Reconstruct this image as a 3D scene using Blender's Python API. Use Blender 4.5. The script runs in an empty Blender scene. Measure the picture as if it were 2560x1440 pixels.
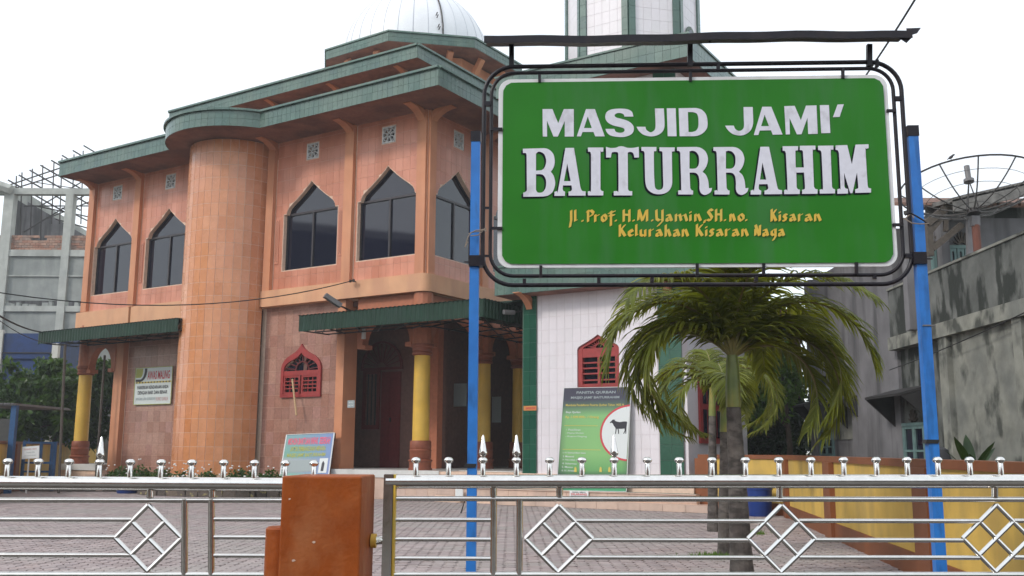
import bpy, bmesh, math, random
from mathutils import Matrix, Vector
random.seed(7)
rad = math.radians
scene = bpy.context.scene
col = scene.collection

# ------------------------------------------------------------------ camera
FPX = 2433.0; PITCH = rad(9.462); ROLL = rad(0.29); EYE = 1.5
cp, sp = math.cos(PITCH), math.sin(PITCH); cr, sr = math.cos(ROLL), math.sin(ROLL)
Fv = Vector((0, cp, sp)); Rv = Vector((cr, -sr*sp, sr*cp)); Uv = Vector((-sr, -cr*sp, cr*cp))
cam_d = bpy.data.cameras.new('camera'); cam = bpy.data.objects.new('camera', cam_d); col.objects.link(cam)
cam_d.sensor_width = 36.0; cam_d.lens = FPX/2560*36.0; cam_d.clip_start = 0.1; cam_d.clip_end = 2000
cam.matrix_world = Matrix(((Rv.x, Uv.x, -Fv.x, 0), (Rv.y, Uv.y, -Fv.y, 0), (Rv.z, Uv.z, -Fv.z, EYE), (0, 0, 0, 1)))
scene.camera = cam

# ------------------------------------------------------------------ light
SUN_TO = Vector((-0.72, -0.50, 0.66)).normalized()
sun_el = math.asin(SUN_TO.z); sun_az = math.atan2(SUN_TO.x, SUN_TO.y)
world = bpy.data.worlds.new('World'); scene.world = world; world.use_nodes = True
wn = world.node_tree; wn.nodes.clear()
o_ = wn.nodes.new('ShaderNodeOutputWorld'); add_ = wn.nodes.new('ShaderNodeAddShader')
b1 = wn.nodes.new('ShaderNodeBackground'); b2 = wn.nodes.new('ShaderNodeBackground')
sky = wn.nodes.new('ShaderNodeTexSky'); sky.sky_type = 'NISHITA'; sky.sun_disc = False
sky.sun_elevation = sun_el; sky.sun_rotation = sun_az
b1.inputs['Strength'].default_value = 0.05
wn.links.new(sky.outputs[0], b1.inputs['Color'])
tc = wn.nodes.new('ShaderNodeTexCoord'); nz = wn.nodes.new('ShaderNodeTexNoise'); nz.inputs['Scale'].default_value = 2.2
nz.inputs['Detail'].default_value = 5.0
wn.links.new(tc.outputs['Generated'], nz.inputs['Vector'])
rmp = wn.nodes.new('ShaderNodeValToRGB')
rmp.color_ramp.elements[0].position = 0.3; rmp.color_ramp.elements[0].color = (0.84, 0.95, 0.99, 1)
rmp.color_ramp.elements[1].position = 0.62; rmp.color_ramp.elements[1].color = (1.0, 1.0, 1.0, 1)
wn.links.new(nz.outputs['Fac'], rmp.inputs['Fac']); wn.links.new(rmp.outputs['Color'], b2.inputs['Color'])
b2.inputs['Strength'].default_value = 0.93      # white overcast deck
wn.links.new(b1.outputs[0], add_.inputs[0]); wn.links.new(b2.outputs[0], add_.inputs[1]); wn.links.new(add_.outputs[0], o_.inputs[0])
sd = bpy.data.lights.new('sun', 'SUN'); sd.energy = 1.45; sd.angle = rad(10); sd.color = (1.0, 0.95, 0.88)
so = bpy.data.objects.new('sun', sd); col.objects.link(so)
so.rotation_euler = SUN_TO.to_track_quat('Z', 'Y').to_euler()
vs = scene.view_settings; vs.view_transform = 'Standard'; vs.look = 'None'; vs.gamma = 1.0; vs.use_curve_mapping = False
vs.exposure = 0.24
scene.display_settings.display_device = 'sRGB'

# ------------------------------------------------------------------ placing helpers
def ray(px, py): return Fv + Rv*((px-1280)/FPX) - Uv*((py-720)/FPX)
def gnd(px, py, z=0.0):
    r = ray(px, py); k = (z-EYE)/r.z; return Vector((r.x*k, r.y*k, z))
def aty(px, py, Y):
    r = ray(px, py); k = Y/r.y; return Vector((r.x*k, Y, EYE+r.z*k))
YU = rad(57.62)
u = Vector((-math.sin(YU), math.cos(YU), 0)); v = Vector((math.cos(YU), math.sin(YU), 0))
_c = aty(1062, 730, 30.3); C0 = Vector((_c.x, _c.y, 0))
def M(s, t, z=0.0): return C0 + u*s + v*t + Vector((0, 0, z))
def onT(px, py, t):
    r = ray(px, py); k = ((C0.dot(v)+t))/(r.dot(v)); p = Vector((r.x*k, r.y*k, EYE+r.z*k))
    return (Vector((p.x, p.y, 0))-C0).dot(u), p.z
def onS(px, py, s):
    r = ray(px, py); k = ((C0.dot(u)+s))/(r.dot(u)); p = Vector((r.x*k, r.y*k, EYE+r.z*k))
    return (Vector((p.x, p.y, 0))-C0).dot(v), p.z

# ------------------------------------------------------------------ materials
MATS = {}
def mat(name, c, rough=0.6, metal=0.0, c2=None, scale=3.0, var=0.0, bump=0.0, bscale=40.0, stain=None, stain_amt=0.5,
        stain_scale=(1.2, 1.2, 0.25), spec=0.5, rnd=0.0, rndcol=None, stain_pos=(0.48, 0.62), coat=0.0, trans=0.0, rough2=None):
    m = bpy.data.materials.new(name); m.use_nodes = True; nt = m.node_tree; N = nt.nodes; L = nt.links
    b = N['Principled BSDF']; b.inputs['Roughness'].default_value = rough; b.inputs['Metallic'].default_value = metal
    b.inputs['Specular IOR Level'].default_value = spec
    if coat: b.inputs['Coat Weight'].default_value = coat; b.inputs['Coat Roughness'].default_value = 0.08
    if trans: b.inputs['Transmission Weight'].default_value = trans
    tcn = N.new('ShaderNodeTexCoord'); geo = N.new('ShaderNodeNewGeometry')
    cur = N.new('ShaderNodeRGB'); cur.outputs[0].default_value = (*c, 1); out = cur.outputs[0]
    def noise(sc, det=5.0, mapping=None, src=None):
        n = N.new('ShaderNodeTexNoise'); n.inputs['Scale'].default_value = sc; n.inputs['Detail'].default_value = det
        s_ = geo.outputs['Position']
        if mapping:
            mp = N.new('ShaderNodeMapping'); mp.inputs['Scale'].default_value = mapping; L.new(s_, mp.inputs['Vector']); s_ = mp.outputs[0]
        L.new(s_, n.inputs['Vector']); return n.outputs['Fac']
    def mix(fac, a, bcol, blend='MIX', facval=None):
        x = N.new('ShaderNodeMix'); x.data_type = 'RGBA'; x.blend_type = blend
        if fac is not None: L.new(fac, x.inputs[0])
        else: x.inputs[0].default_value = facval
        L.new(a, x.inputs[6])
        if isinstance(bcol, tuple): x.inputs[7].default_value = (*bcol, 1)
        else: L.new(bcol, x.inputs[7])
        return x.outputs[2]
    def ramp(src, a, b_, lo=0.0, hi=1.0):
        r = N.new('ShaderNodeMapRange'); r.inputs[1].default_value = a; r.inputs[2].default_value = b_
        r.inputs[3].default_value = lo; r.inputs[4].default_value = hi; L.new(src, r.inputs[0]); return r.outputs[0]
    if rndcol or rnd:
        oi = N.new('ShaderNodeObjectInfo'); ad = N.new('ShaderNodeMath'); ad.operation = 'ADD'
        L.new(oi.outputs['Random'], ad.inputs[0]); L.new(geo.outputs['Random Per Island'], ad.inputs[1])
        fr = N.new('ShaderNodeMath'); fr.operation = 'FRACT'; L.new(ad.outputs[0], fr.inputs[0]); R_ = fr.outputs[0]
        if rndcol:
            cr_ = N.new('ShaderNodeValToRGB'); el = cr_.color_ramp.elements
            n_ = len(rndcol)
            el[0].position = 0; el[0].color = (*rndcol[0], 1); el[1].position = 1; el[1].color = (*rndcol[-1], 1)
            for i in range(1, n_-1):
                e = el.new(i/(n_-1)); e.color = (*rndcol[i], 1)
            L.new(R_, cr_.inputs[0]); out = cr_.outputs[0]
        if rnd:
            hs = N.new('ShaderNodeHueSaturation'); L.new(out, hs.inputs['Color'])
            L.new(ramp(R_, 0, 1, 1-rnd, 1+rnd), hs.inputs['Value']); out = hs.outputs[0]
    if c2: out = mix(ramp(noise(scale), 0.35, 0.65), out, c2)
    if var:
        hs = N.new('ShaderNodeHueSaturation'); L.new(out, hs.inputs['Color'])
        L.new(ramp(noise(scale*2.7, 6), 0.3, 0.7, 1-var, 1+var), hs.inputs['Value']); out = hs.outputs[0]
    if stain:
        f = ramp(noise(1.0, 7, stain_scale), stain_pos[0], stain_pos[1], 0, stain_amt); out = mix(f, out, stain)
    L.new(out, b.inputs['Base Color'])
    if rough2 is not None:
        L.new(ramp(noise(scale*1.7, 5), 0.35, 0.65, rough, rough2), b.inputs['Roughness'])
    if bump:
        bp = N.new('ShaderNodeBump'); bp.inputs['Strength'].default_value = bump; bp.inputs['Distance'].default_value = 0.01
        L.new(noise(bscale, 6), bp.inputs['Height']); L.new(bp.outputs[0], b.inputs['Normal'])
    MATS[name] = m; return m

OR_ = [(.60, .24, .105), (.62, .265, .12), (.66, .30, .155), (.58, .235, .095), (.62, .27, .135), (.55, .205, .072)]
PK_ = [(.55, .215, .14), (.60, .245, .16), (.63, .27, .18), (.57, .23, .145)]
mat('orange_tile', (.6, .24, .1), .22, rndcol=OR_, var=.08, scale=1.2, bump=.08, bscale=9, stain=(.56, .26, .18), stain_amt=.45, stain_scale=(.5, .5, .12), rough2=.34)
mat('salmon_tile', (.6, .25, .16), .28, rndcol=PK_, var=.08, scale=.8, bump=.06, bscale=9, stain=(.42, .145, .075), stain_amt=.6, stain_scale=(1.0, 1.0, .1), rough2=.4)
mat('brown_tile', (.4, .19, .13), .32, rndcol=[(.30, .155, .12), (.37, .20, .155), (.43, .245, .19), (.33, .16, .115), (.39, .21, .175)], var=.16, scale=5, bump=.06)
mat('salmon_paint', (.60, .27, .145), .6, c2=(.55, .22, .11), scale=.7, var=.06, bump=.2, bscale=30, stain=(.40, .17, .10), stain_amt=.45)
mat('peach_paint', (.66, .36, .20), .6, c2=(.62, .31, .17), scale=.8, var=.05, bump=.2, stain=(.45, .22, .14), stain_amt=.4)
mat('mortar', (.72, .52, .40), .9, var=.1, bump=.2)
mat('grout_green', (.16, .20, .175), .8, var=.1)
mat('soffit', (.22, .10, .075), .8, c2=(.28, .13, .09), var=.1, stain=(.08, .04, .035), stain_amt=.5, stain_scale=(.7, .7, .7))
mat('green_tile', (.1, .2, .17), .22, rndcol=[(.065, .125, .105), (.08, .145, .125), (.09, .16, .135), (.07, .13, .118)], var=.10, scale=1, stain=(.15, .20, .16), stain_amt=.4, stain_scale=(1, 1, .3), rough2=.3)
mat('dark_green_tile', (.015, .075, .045), .16, rndcol=[(.012, .07, .045), (.016, .085, .052), (.02, .095, .058)], var=.08)
mat('white_tile', (.72, .68, .72), .25, rndcol=[(.72, .69, .72), (.76, .72, .76), (.74, .70, .73)], var=.02, stain=(.60, .56, .58), stain_amt=.25, bump=.03, bscale=8)
mat('white_grout', (.68, .61, .63), .8)
mat('dome_white', (.80, .82, .86), .42, var=.03, stain=(.70, .72, .78), stain_amt=.3, stain_scale=(.6, .6, .2), rough2=.45)  # cool off-white, tinted for the faint bluish shading against the bright sky
mat('dome_seam', (.48, .50, .56), .6)
mat('glass_dark', (.006, .007, .020), .04, spec=.66, rough2=.05)
mat('bronze_frame', (.045, .04, .045), .4, metal=.3, var=.1)
mat('concrete', (.34, .36, .345), .9, c2=(.28, .30, .29), scale=.8, var=.12, bump=.5, bscale=14, stain=(.20, .22, .215), stain_amt=.55)
mat('concrete_light', (.46, .48, .45), .9, c2=(.40, .42, .40), scale=.8, var=.12, bump=.5, bscale=18, stain=(.22, .23, .22), stain_amt=.45)
mat('mould_concrete', (.15, .155, .145), .92, c2=(.08, .085, .08), scale=1.0, var=.22, bump=.6, bscale=14, stain=(.020, .024, .020), stain_amt=.96, stain_scale=(2.8, 2.8, 1.1), stain_pos=(.47, .56))
mat('mould_concrete_pale', (.25, .25, .215), .92, c2=(.16, .165, .15), scale=1.1, var=.22, bump=.5, bscale=14, stain=(.040, .044, .038), stain_amt=.88, stain_scale=(1.5, 1.5, .95), stain_pos=(.52, .60))
mat('plaster_grey', (.20, .195, .205), .9, c2=(.145, .142, .15), scale=.7, var=.14, bump=.4, stain=(.06, .06, .062), stain_amt=.75, stain_scale=(2.0, 2.0, .25))
mat('old_brick', (.32, .18, .13), .9, rndcol=[(.28, .15, .11), (.36, .20, .15), (.40, .26, .20), (.25, .17, .14), (.33, .25, .21)], var=.2, bump=.4)
mat('stainless', (.78, .76, .73), .11, metal=1.0, var=.05, scale=12, rough2=.19, bump=.015, bscale=220)
mat('yellow_paint', (.70, .44, .07), .55, c2=(.62, .38, .05), scale=1.4, var=.05, bump=.15, stain=(.34, .22, .07), stain_amt=.35, stain_scale=(1.5, 1.5, .5))
mat('yellow_wall_paint', (.68, .45, .095), .7, c2=(.62, .40, .08), scale=1.2, var=.06, bump=.3, bscale=25, stain=(.33, .23, .08), stain_amt=.45, stain_scale=(1.4, 1.4, .5))
mat('brown_paint', (.235, .075, .024), .6, c2=(.20, .062, .02), scale=1.5, var=.08, bump=.15, bscale=30, stain=(.13, .05, .025), stain_amt=.4)
mat('post_paint', (.31, .068, .007), .5, spec=.3, c2=(.27, .056, .006), scale=7, var=.10, bump=.25, bscale=60, stain=(.42, .17, .07), stain_amt=.45, stain_scale=(9, 9, 4), stain_pos=(.52, .72))
mat('terracotta', (.26, .075, .035), .6, c2=(.22, .06, .03), scale=4, var=.1, bump=.3)
mat('column_salmon', (.42, .14, .07), .6, var=.1, scale=3, bump=.2)
mat('red_wood', (.33, .036, .034), .55, c2=(.27, .03, .03), scale=4, var=.1, bump=.15)
mat('dark_red_wood', (.13, .012, .014), .5, var=.15, scale=4)
mat('sheet_green', (.005, .028, .014), .45, spec=.35, c2=(.007, .036, .02), scale=2, var=.1, stain=(.014, .035, .026), stain_amt=.4)
mat('black_steel', (.010, .008, .013), .36, var=.15, scale=14, spec=.32, bump=.12, bscale=70, stain=(.035, .022, .020), stain_amt=.3, stain_scale=(9, 9, 5))
mat('blue_paint', (.020, .16, .52), .42, c2=(.024, .19, .58), scale=5, var=.08, bump=.1, bscale=50, stain=(.012, .05, .14), stain_amt=.45, stain_scale=(12, 12, 3), stain_pos=(.54, .66))
mat('sign_green', (.014, .165, .006), .42, c2=(.020, .185, .010), scale=1.5, var=.05, spec=.24, stain=(.045, .175, .05), stain_amt=.6, stain_scale=(7, 7, 1.1), stain_pos=(.46, .66), rough2=.42, bump=.05, bscale=2.5)
mat('sign_white', (.68, .68, .76), .5, var=.05, scale=9, stain=(.40, .38, .42), stain_amt=.4, stain_scale=(12, 12, 8), stain_pos=(.58, .68))
mat('sign_border', (.72, .73, .74), .5, var=.03, stain=(.5, .45, .45), stain_amt=.3, stain_scale=(8, 8, 8))
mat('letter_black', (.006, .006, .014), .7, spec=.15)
mat('letter_gold', (.72, .44, .045), .5, c2=(.62, .46, .08), scale=6)
mat('paver', (.2, .16, .16), .88, rndcol=[(.315, .255, .255), (.345, .282, .278), (.375, .31, .302), (.32, .268, .27), (.35, .276, .265)], var=.2, scale=1.0, bump=.5, bscale=60,
    stain=(.33, .30, .285), stain_amt=.75, stain_scale=(.35, .8, 1), stain_pos=(.46, .62))
mat('joint_sand', (.035, .028, .026), .95, c2=(.07, .06, .05), scale=2, var=.2)
mat('asphalt', (.09, .085, .082), .9, c2=(.13, .12, .11), scale=.6, var=.2, bump=.5, bscale=60)
mat('earth', (.16, .13, .10), .95, c2=(.11, .12, .06), scale=.5, var=.2)
mat('step_tile', (.60, .44, .36), .35, rndcol=[(.56, .40, .33), (.62, .46, .37), (.58, .43, .36)], var=.05, stain=(.40, .30, .25), stain_amt=.4)
mat('floor_white', (.66, .66, .64), .3, var=.05, stain=(.4, .4, .38), stain_amt=.4)
mat('trunk', (.075, .062, .057), .95, c2=(.12, .105, .095), scale=5, var=.25, bump=.8, bscale=30, stain=(.035, .03, .027), stain_amt=.8, stain_scale=(6, 6, 14))
mat('bark', (.07, .05, .035), .95, var=.25, scale=5, bump=.8)
mat('crownshaft', (.20, .22, .055), .4, c2=(.12, .16, .04), scale=3, var=.12, stain=(.32, .20, .03), stain_amt=.6, stain_scale=(5, 5, 1.2))
mat('rachis', (.16, .17, .045), .45, c2=(.22, .15, .05), scale=3, var=.15)
LF = [(.035, .070, .010), (.055, .10, .014), (.075, .125, .018), (.045, .085, .012), (.10, .14, .025)]
def leafmat(name, cols, tr=(.25, .38, .03), rough=.42, tw=.35):
    m = mat(name, cols[0], rough, rndcol=cols, var=.15, scale=1.5, spec=.28)
    nt = m.node_tree; N = nt.nodes; L = nt.links; b = N['Principled BSDF']; out = N['Material Output']
    t = N.new('ShaderNodeBsdfTranslucent'); t.inputs[0].default_value = (*tr, 1); mx = N.new('ShaderNodeMixShader'); mx.inputs[0].default_value = tw
    L.new(b.outputs[0], mx.inputs[1]); L.new(t.outputs[0], mx.inputs[2]); L.new(mx.outputs[0], out.inputs[0]); return m
leafmat('palm_leaf', [(.06, .078, .011), (.10, .125, .014), (.155, .19, .026), (.07, .090, .013), (.25, .27, .05)], (.32, .33, .02), .42, .36)
leafmat('tree_leaf', [(.020, .050, .012), (.03, .07, .014), (.05, .10, .02), (.025, .055, .014), (.09, .17, .03)], (.10, .20, .02), .4, .25)
leafmat('bright_leaf', [(.05, .11, .018), (.08, .16, .025), (.12, .22, .03), (.06, .12, .02)], (.22, .36, .04), .4, .35)
leafmat('dark_leaf', [(.010, .026, .008), (.015, .036, .010), (.022, .05, .012)], (.05, .09, .01), .45, .2)
mat('petal_white', (.8, .8, .78), .6); mat('petal_red', (.6, .05, .04), .6)
mat('blue_plastic', (.006, .035, .20), .4, var=.08, scale=4)
mat('blue_wall', (.010, .035, .13), .6, c2=(.012, .045, .17), var=.08, stain=(.02, .03, .06), stain_amt=.4)
mat('blue_metal', (.02, .08, .20), .5, var=.15, scale=6)
mat('white_wall', (.62, .62, .58), .8, var=.05, stain=(.4, .4, .37), stain_amt=.4)
mat('shutter_cyan', (.16, .26, .25), .6, c2=(.12, .20, .20), var=.15)
mat('rust_roof', (.22, .12, .09), .8, c2=(.30, .18, .14), scale=3, var=.2, stain=(.10, .06, .05), stain_amt=.6)
mat('roof_grey', (.16, .155, .145), .85, c2=(.22, .21, .20), scale=3, var=.25, stain=(.05, .05, .045), stain_amt=.6, stain_scale=(3, 3, 3))
mat('rust_pole', (.13, .04, .024), .7, var=.15)
mat('dark_void', (.012, .010, .010), .9)
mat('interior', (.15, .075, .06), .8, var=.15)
mat('dark_metal', (.05, .045, .045), .5, metal=.4)
mat('mesh_metal', (.10, .095, .09), .5, metal=.6)
mat('lamp_grey', (.16, .155, .16), .5, var=.1)
mat('cable', (.012, .012, .013), .6)
mat('wood_pale', (.52, .36, .20), .7, var=.15, scale=8)
mat('wood_dark', (.09, .075, .062), .85, var=.2, scale=6)
mat('awning_dark', (.022, .02, .02), .7, var=.2)
mat('stone_dark', (.12, .095, .08), .9, rndcol=[(.10, .08, .07), (.14, .11, .09), (.085, .07, .06), (.17, .13, .10)], var=.25, scale=9, bump=.8, bscale=30, stain=(.34, .29, .13), stain_amt=.85, stain_scale=(5, 5, 5), stain_pos=(.6, .64))
mat('paper_white', (.70, .72, .72), .5, var=.03)
mat('board_pale', (.62, .68, .67), .45, var=.03)
mat('print_red', (.55, .05, .07), .5); mat('print_pink', (.72, .10, .18), .5); mat('print_black', (.02, .02, .03), .5)
mat('print_green', (.30, .55, .24), .4); mat('print_olive', (.38, .40, .08), .5); mat('print_grey', (.30, .35, .36), .5)
mat('print_fade', (.55, .33, .33), .5); mat('print_white', (.66, .70, .70), .5); mat('print_yellow', (.62, .50, .10), .5)
mat('orange_sticker', (.55, .22, .06), .5); mat('tank_cloth', (.03, .03, .035), .8); mat('twine', (.26, .21, .17), .9)
mat('shed_grey', (.07, .07, .068), .9, var=.15)

# poster materials with printed colour fields (flat print)
def grad_mat(name, stops, axis, lo, hi, rough=.35, second=None):
    m = bpy.data.materials.new(name); m.use_nodes = True; nt = m.node_tree; N = nt.nodes; L = nt.links; b = N['Principled BSDF']
    b.inputs['Roughness'].default_value = rough
    tcn = N.new('ShaderNodeTexCoord'); sx = N.new('ShaderNodeSeparateXYZ'); L.new(tcn.outputs['Generated'], sx.inputs[0])
    r = N.new('ShaderNodeValToRGB'); L.new(sx.outputs[axis], r.inputs[0]); e = r.color_ramp.elements
    e[0].position = stops[0][0]; e[0].color = (*stops[0][1], 1); e[1].position = stops[-1][0]; e[1].color = (*stops[-1][1], 1)
    for p_, c_ in stops[1:-1]:
        q = e.new(p_); q.color = (*c_, 1)
    out = r.outputs[0]
    if second:
        r2 = N.new('ShaderNodeValToRGB'); L.new(sx.outputs[second[0]], r2.inputs[0]); e = r2.color_ramp.elements
        st_ = second[1]; e[0].position = st_[0][0]; e[0].color = (*[st_[0][1]]*3, 1); e[1].position = st_[-1][0]; e[1].color = (*[st_[-1][1]]*3, 1)
        for p_, c_ in st_[1:-1]:
            q = e.new(p_); q.color = (*[c_]*3, 1)
        mx = N.new('ShaderNodeMix'); mx.data_type = 'RGBA'; L.new(r2.outputs[0], mx.inputs[0]); L.new(out, mx.inputs[6])
        mx.inputs[7].default_value = (*second[2], 1); out = mx.outputs[2]
    L.new(out, b.inputs['Base Color']); MATS[name] = m
grad_mat('qurban_print', [(0, (.05, .30, .16)), (.10, (.16, .42, .17)), (.13, (.035, .05, .055)), (.2, (.14, .36, .13)), (.35, (.24, .48, .18)), (.72, (.22, .46, .18)), (.82, (.09, .15, .11)), (.88, (.055, .055, .085)), (1, (.05, .045, .075))], 2, 0, 1,
         second=(0, [(0, .75), (.14, .12), (.5, 0), (.85, .05), (1, .8)], (.045, .06, .07)))
grad_mat('infak_print', [(0, (.12, .42, .26)), (.12, (.30, .36, .38)), (.38, (.34, .38, .40)), (.46, (.16, .36, .28)), (1, (.18, .34, .38))], 2, 0, 1,
         second=(0, [(0, 0), (.3, .1), (1, .85)], (.16, .22, .50)))

# ------------------------------------------------------------------ mesh builder
ORG = {}
class MB:
    def __init__(s): s.v = []; s.f = []
    def poly(s, pts, flip=False):
        n = len(s.v); s.v.extend([tuple(p) for p in pts]); idx = list(range(n, n+len(pts)))
        s.f.append(idx[::-1] if flip else idx)
    def hexa(s, P):     # 8 points: bottom 4 (ccw from above) then top 4
        n = len(s.v); s.v.extend([tuple(p) for p in P])
        for q in ((3, 2, 1, 0), (4, 5, 6, 7), (0, 1, 5, 4), (1, 2, 6, 5), (2, 3, 7, 6), (3, 0, 4, 7)): s.f.append([n+i for i in q])
    def obox(s, c, ax, ay, az):   # centre and three half vectors
        c = Vector(c); P = []
        for k in (-1, 1):
            for i, j in ((-1, -1), (1, -1), (1, 1), (-1, 1)): P.append(c+ax*i+ay*j+az*k)
        s.hexa(P)
    def box(s, x0, x1, y0, y1, z0, z1):
        s.hexa([(x0, y0, z0), (x1, y0, z0), (x1, y1, z0), (x0, y1, z0), (x0, y0, z1), (x1, y0, z1), (x1, y1, z1), (x0, y1, z1)])
    def mbox(s, s0, s1, t0, t1, z0, z1):      # box in the mosque frame
        s.hexa([M(s1, t0, z0), M(s0, t0, z0), M(s0, t1, z0), M(s1, t1, z0), M(s1, t0, z1), M(s0, t0, z1), M(s0, t1, z1), M(s1, t1, z1)])
    def bar(s, a, b, w, h=None, up=Vector((0, 0, 1))):
        a = Vector(a); b = Vector(b); h = h or w; d = (b-a)
        if d.length < 1e-6: return
        d.normalize(); x = d.cross(up)
        if x.length < 1e-3: x = d.cross(Vector((1, 0, 0)))
        x.normalize(); y = d.cross(x).normalized(); s.obox((a+b)/2, x*(w/2), y*(h/2), (b-a)/2)
    def tube(s, path, r, n=8, r2=None, caps=True):
        path = [Vector(p) for p in path]; rings = []; m = len(path); prev = None
        for i, p in enumerate(path):
            d = (path[min(i+1, m-1)]-path[max(i-1, 0)]).normalized()
            if prev is None:
                x = d.cross(Vector((0, 0, 1)))
                if x.length < 1e-2: x = d.cross(Vector((1, 0, 0)))
            else: x = prev-d*prev.dot(d)
            x.normalize(); prev = x; y = d.cross(x)
            rr = r(i/(m-1)) if callable(r) else (r if r2 is None else r+(r2-r)*i/(m-1))
            base = len(s.v)
            for k in range(n):
                a = 2*math.pi*k/n; s.v.append(tuple(p+x*(rr*math.cos(a))+y*(rr*math.sin(a))))
            rings.append(base)
        for i in range(m-1):
            for k in range(n):
                a, b = rings[i], rings[i+1]; s.f.append([a+k, a+(k+1) % n, b+(k+1) % n, b+k])
        if caps:
            s.f.append([rings[0]+k for k in range(n)][::-1]); s.f.append([rings[-1]+k for k in range(n)])
    def lathe(s, c, prof, n=24, a0=0.0, a1=2*math.pi, rot=0.0):
        c = Vector(c); full = abs(a1-a0-2*math.pi) < 1e-6; cnt = n if full else n+1; rings = []
        for r, z in prof:
            base = len(s.v); rings.append(base)
            for k in range(cnt):
                a = a0+(a1-a0)*k/n+rot; s.v.append((c.x+r*math.cos(a), c.y+r*math.sin(a), c.z+z))
        for i in range(len(prof)-1):
            for k in range(n):
                k2 = (k+1) % cnt; a, b = rings[i], rings[i+1]; s.f.append([a+k, a+k2, b+k2, b+k])
        if full:
            s.f.append([rings[0]+k for k in range(n)][::-1]); s.f.append([rings[-1]+k for k in range(n)])
    def prism(s, pts, dvec):        # polygon (list of Vector) swept along dvec
        n = len(pts); b = len(s.v); dvec = Vector(dvec)
        s.v.extend([tuple(p) for p in pts]); s.v.extend([tuple(Vector(p)+dvec) for p in pts])
        s.f.append(list(range(b, b+n))[::-1]); s.f.append(list(range(b+n, b+2*n)))
        for i in range(n):
            j = (i+1) % n; s.f.append([b+i, b+j, b+n+j, b+n+i])
    def build(s, name, material, parent=None, smooth=False, fix=False):
        me = bpy.data.meshes.new(name); o = Vector((0, 0, 0))
        if parent is not None: o = ORG[parent.name]
        me.from_pydata([(a-o.x, b-o.y, c-o.z) for a, b, c in s.v], [], s.f)
        me.materials.append(MATS[material])
        if fix:
            bm = bmesh.new(); bm.from_mesh(me); bmesh.ops.recalc_face_normals(bm, faces=bm.faces); bm.to_mesh(me); bm.free()
        if smooth:
            me.polygons.foreach_set('use_smooth', [True]*len(me.polygons))
            try: me.set_sharp_from_angle(angle=rad(38))
            except Exception: pass
        ob = bpy.data.objects.new(name, me); col.objects.link(ob)
        if parent is not None: ob.parent = parent
        ORG[ob.name] = o.copy(); return ob
def tag(o, label=None, cat=None, group=None, kind=None):
    if label: o['label'] = label
    if cat: o['category'] = cat
    if group: o['group'] = group
    if kind: o['kind'] = kind
    return o
def thing(name, label, cat, loc=(0, 0, 0), group=None):
    o = bpy.data.objects.new(name, None); col.objects.link(o); o.location = loc; o.empty_display_size = .2
    ORG[o.name] = Vector(loc); return tag(o, label, cat, group)
def inst(name, me, parent, loc, rotz=0.0, rot=None):
    o = bpy.data.objects.new(name, me); col.objects.link(o); o.parent = parent; o.location = Vector(loc)-ORG[parent.name]
    if rot is not None: o.rotation_euler = rot
    else: o.rotation_euler = (0, 0, rotz)
    return o
def single(name, mb, material, label, cat, group=None, smooth=False, fix=False):
    return tag(mb.build(name, material, None, smooth, fix), label, cat, group)

# text as thin mesh on a board: O origin, X right, Y up (unit vectors), N outwards
def text(parent, s, O, X, Y, N, height, width=None, material='print_black', name='lettering', bold=0.0, align='LEFT', off=0.006):
    cu = bpy.data.curves.new('t', 'FONT'); cu.body = s; cu.size = 1.0; cu.extrude = 0.0; cu.offset = bold; cu.resolution_u = 2
    cu.align_x = 'LEFT'
    ob = bpy.data.objects.new('t', cu); col.objects.link(ob)
    dg = bpy.context.evaluated_depsgraph_get(); dg.update()
    me = bpy.data.meshes.new_from_object(ob.evaluated_get(dg)); bpy.data.objects.remove(ob)
    if not me.vertices: return None
    xs = [q.co.x for q in me.vertices]; ys = [q.co.y for q in me.vertices]; x0, x1, y0, y1 = min(xs), max(xs), min(ys), max(ys)
    sy = height/(y1-y0); sx = (width/(x1-x0)) if width else sy
    org = ORG[parent.name]; O = Vector(O)
    shift = 0 if align == 'LEFT' else -(x1-x0)*sx/2
    for q in me.vertices:
        p = O+X*((q.co.x-x0)*sx+shift)+Y*((q.co.y-y0)*sy)+N*off-org; q.co = p
    me.materials.clear(); me.materials.append(MATS[material])
    o = bpy.data.objects.new(name, me); col.objects.link(o); o.parent = parent; ORG[o.name] = org; return o
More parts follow.
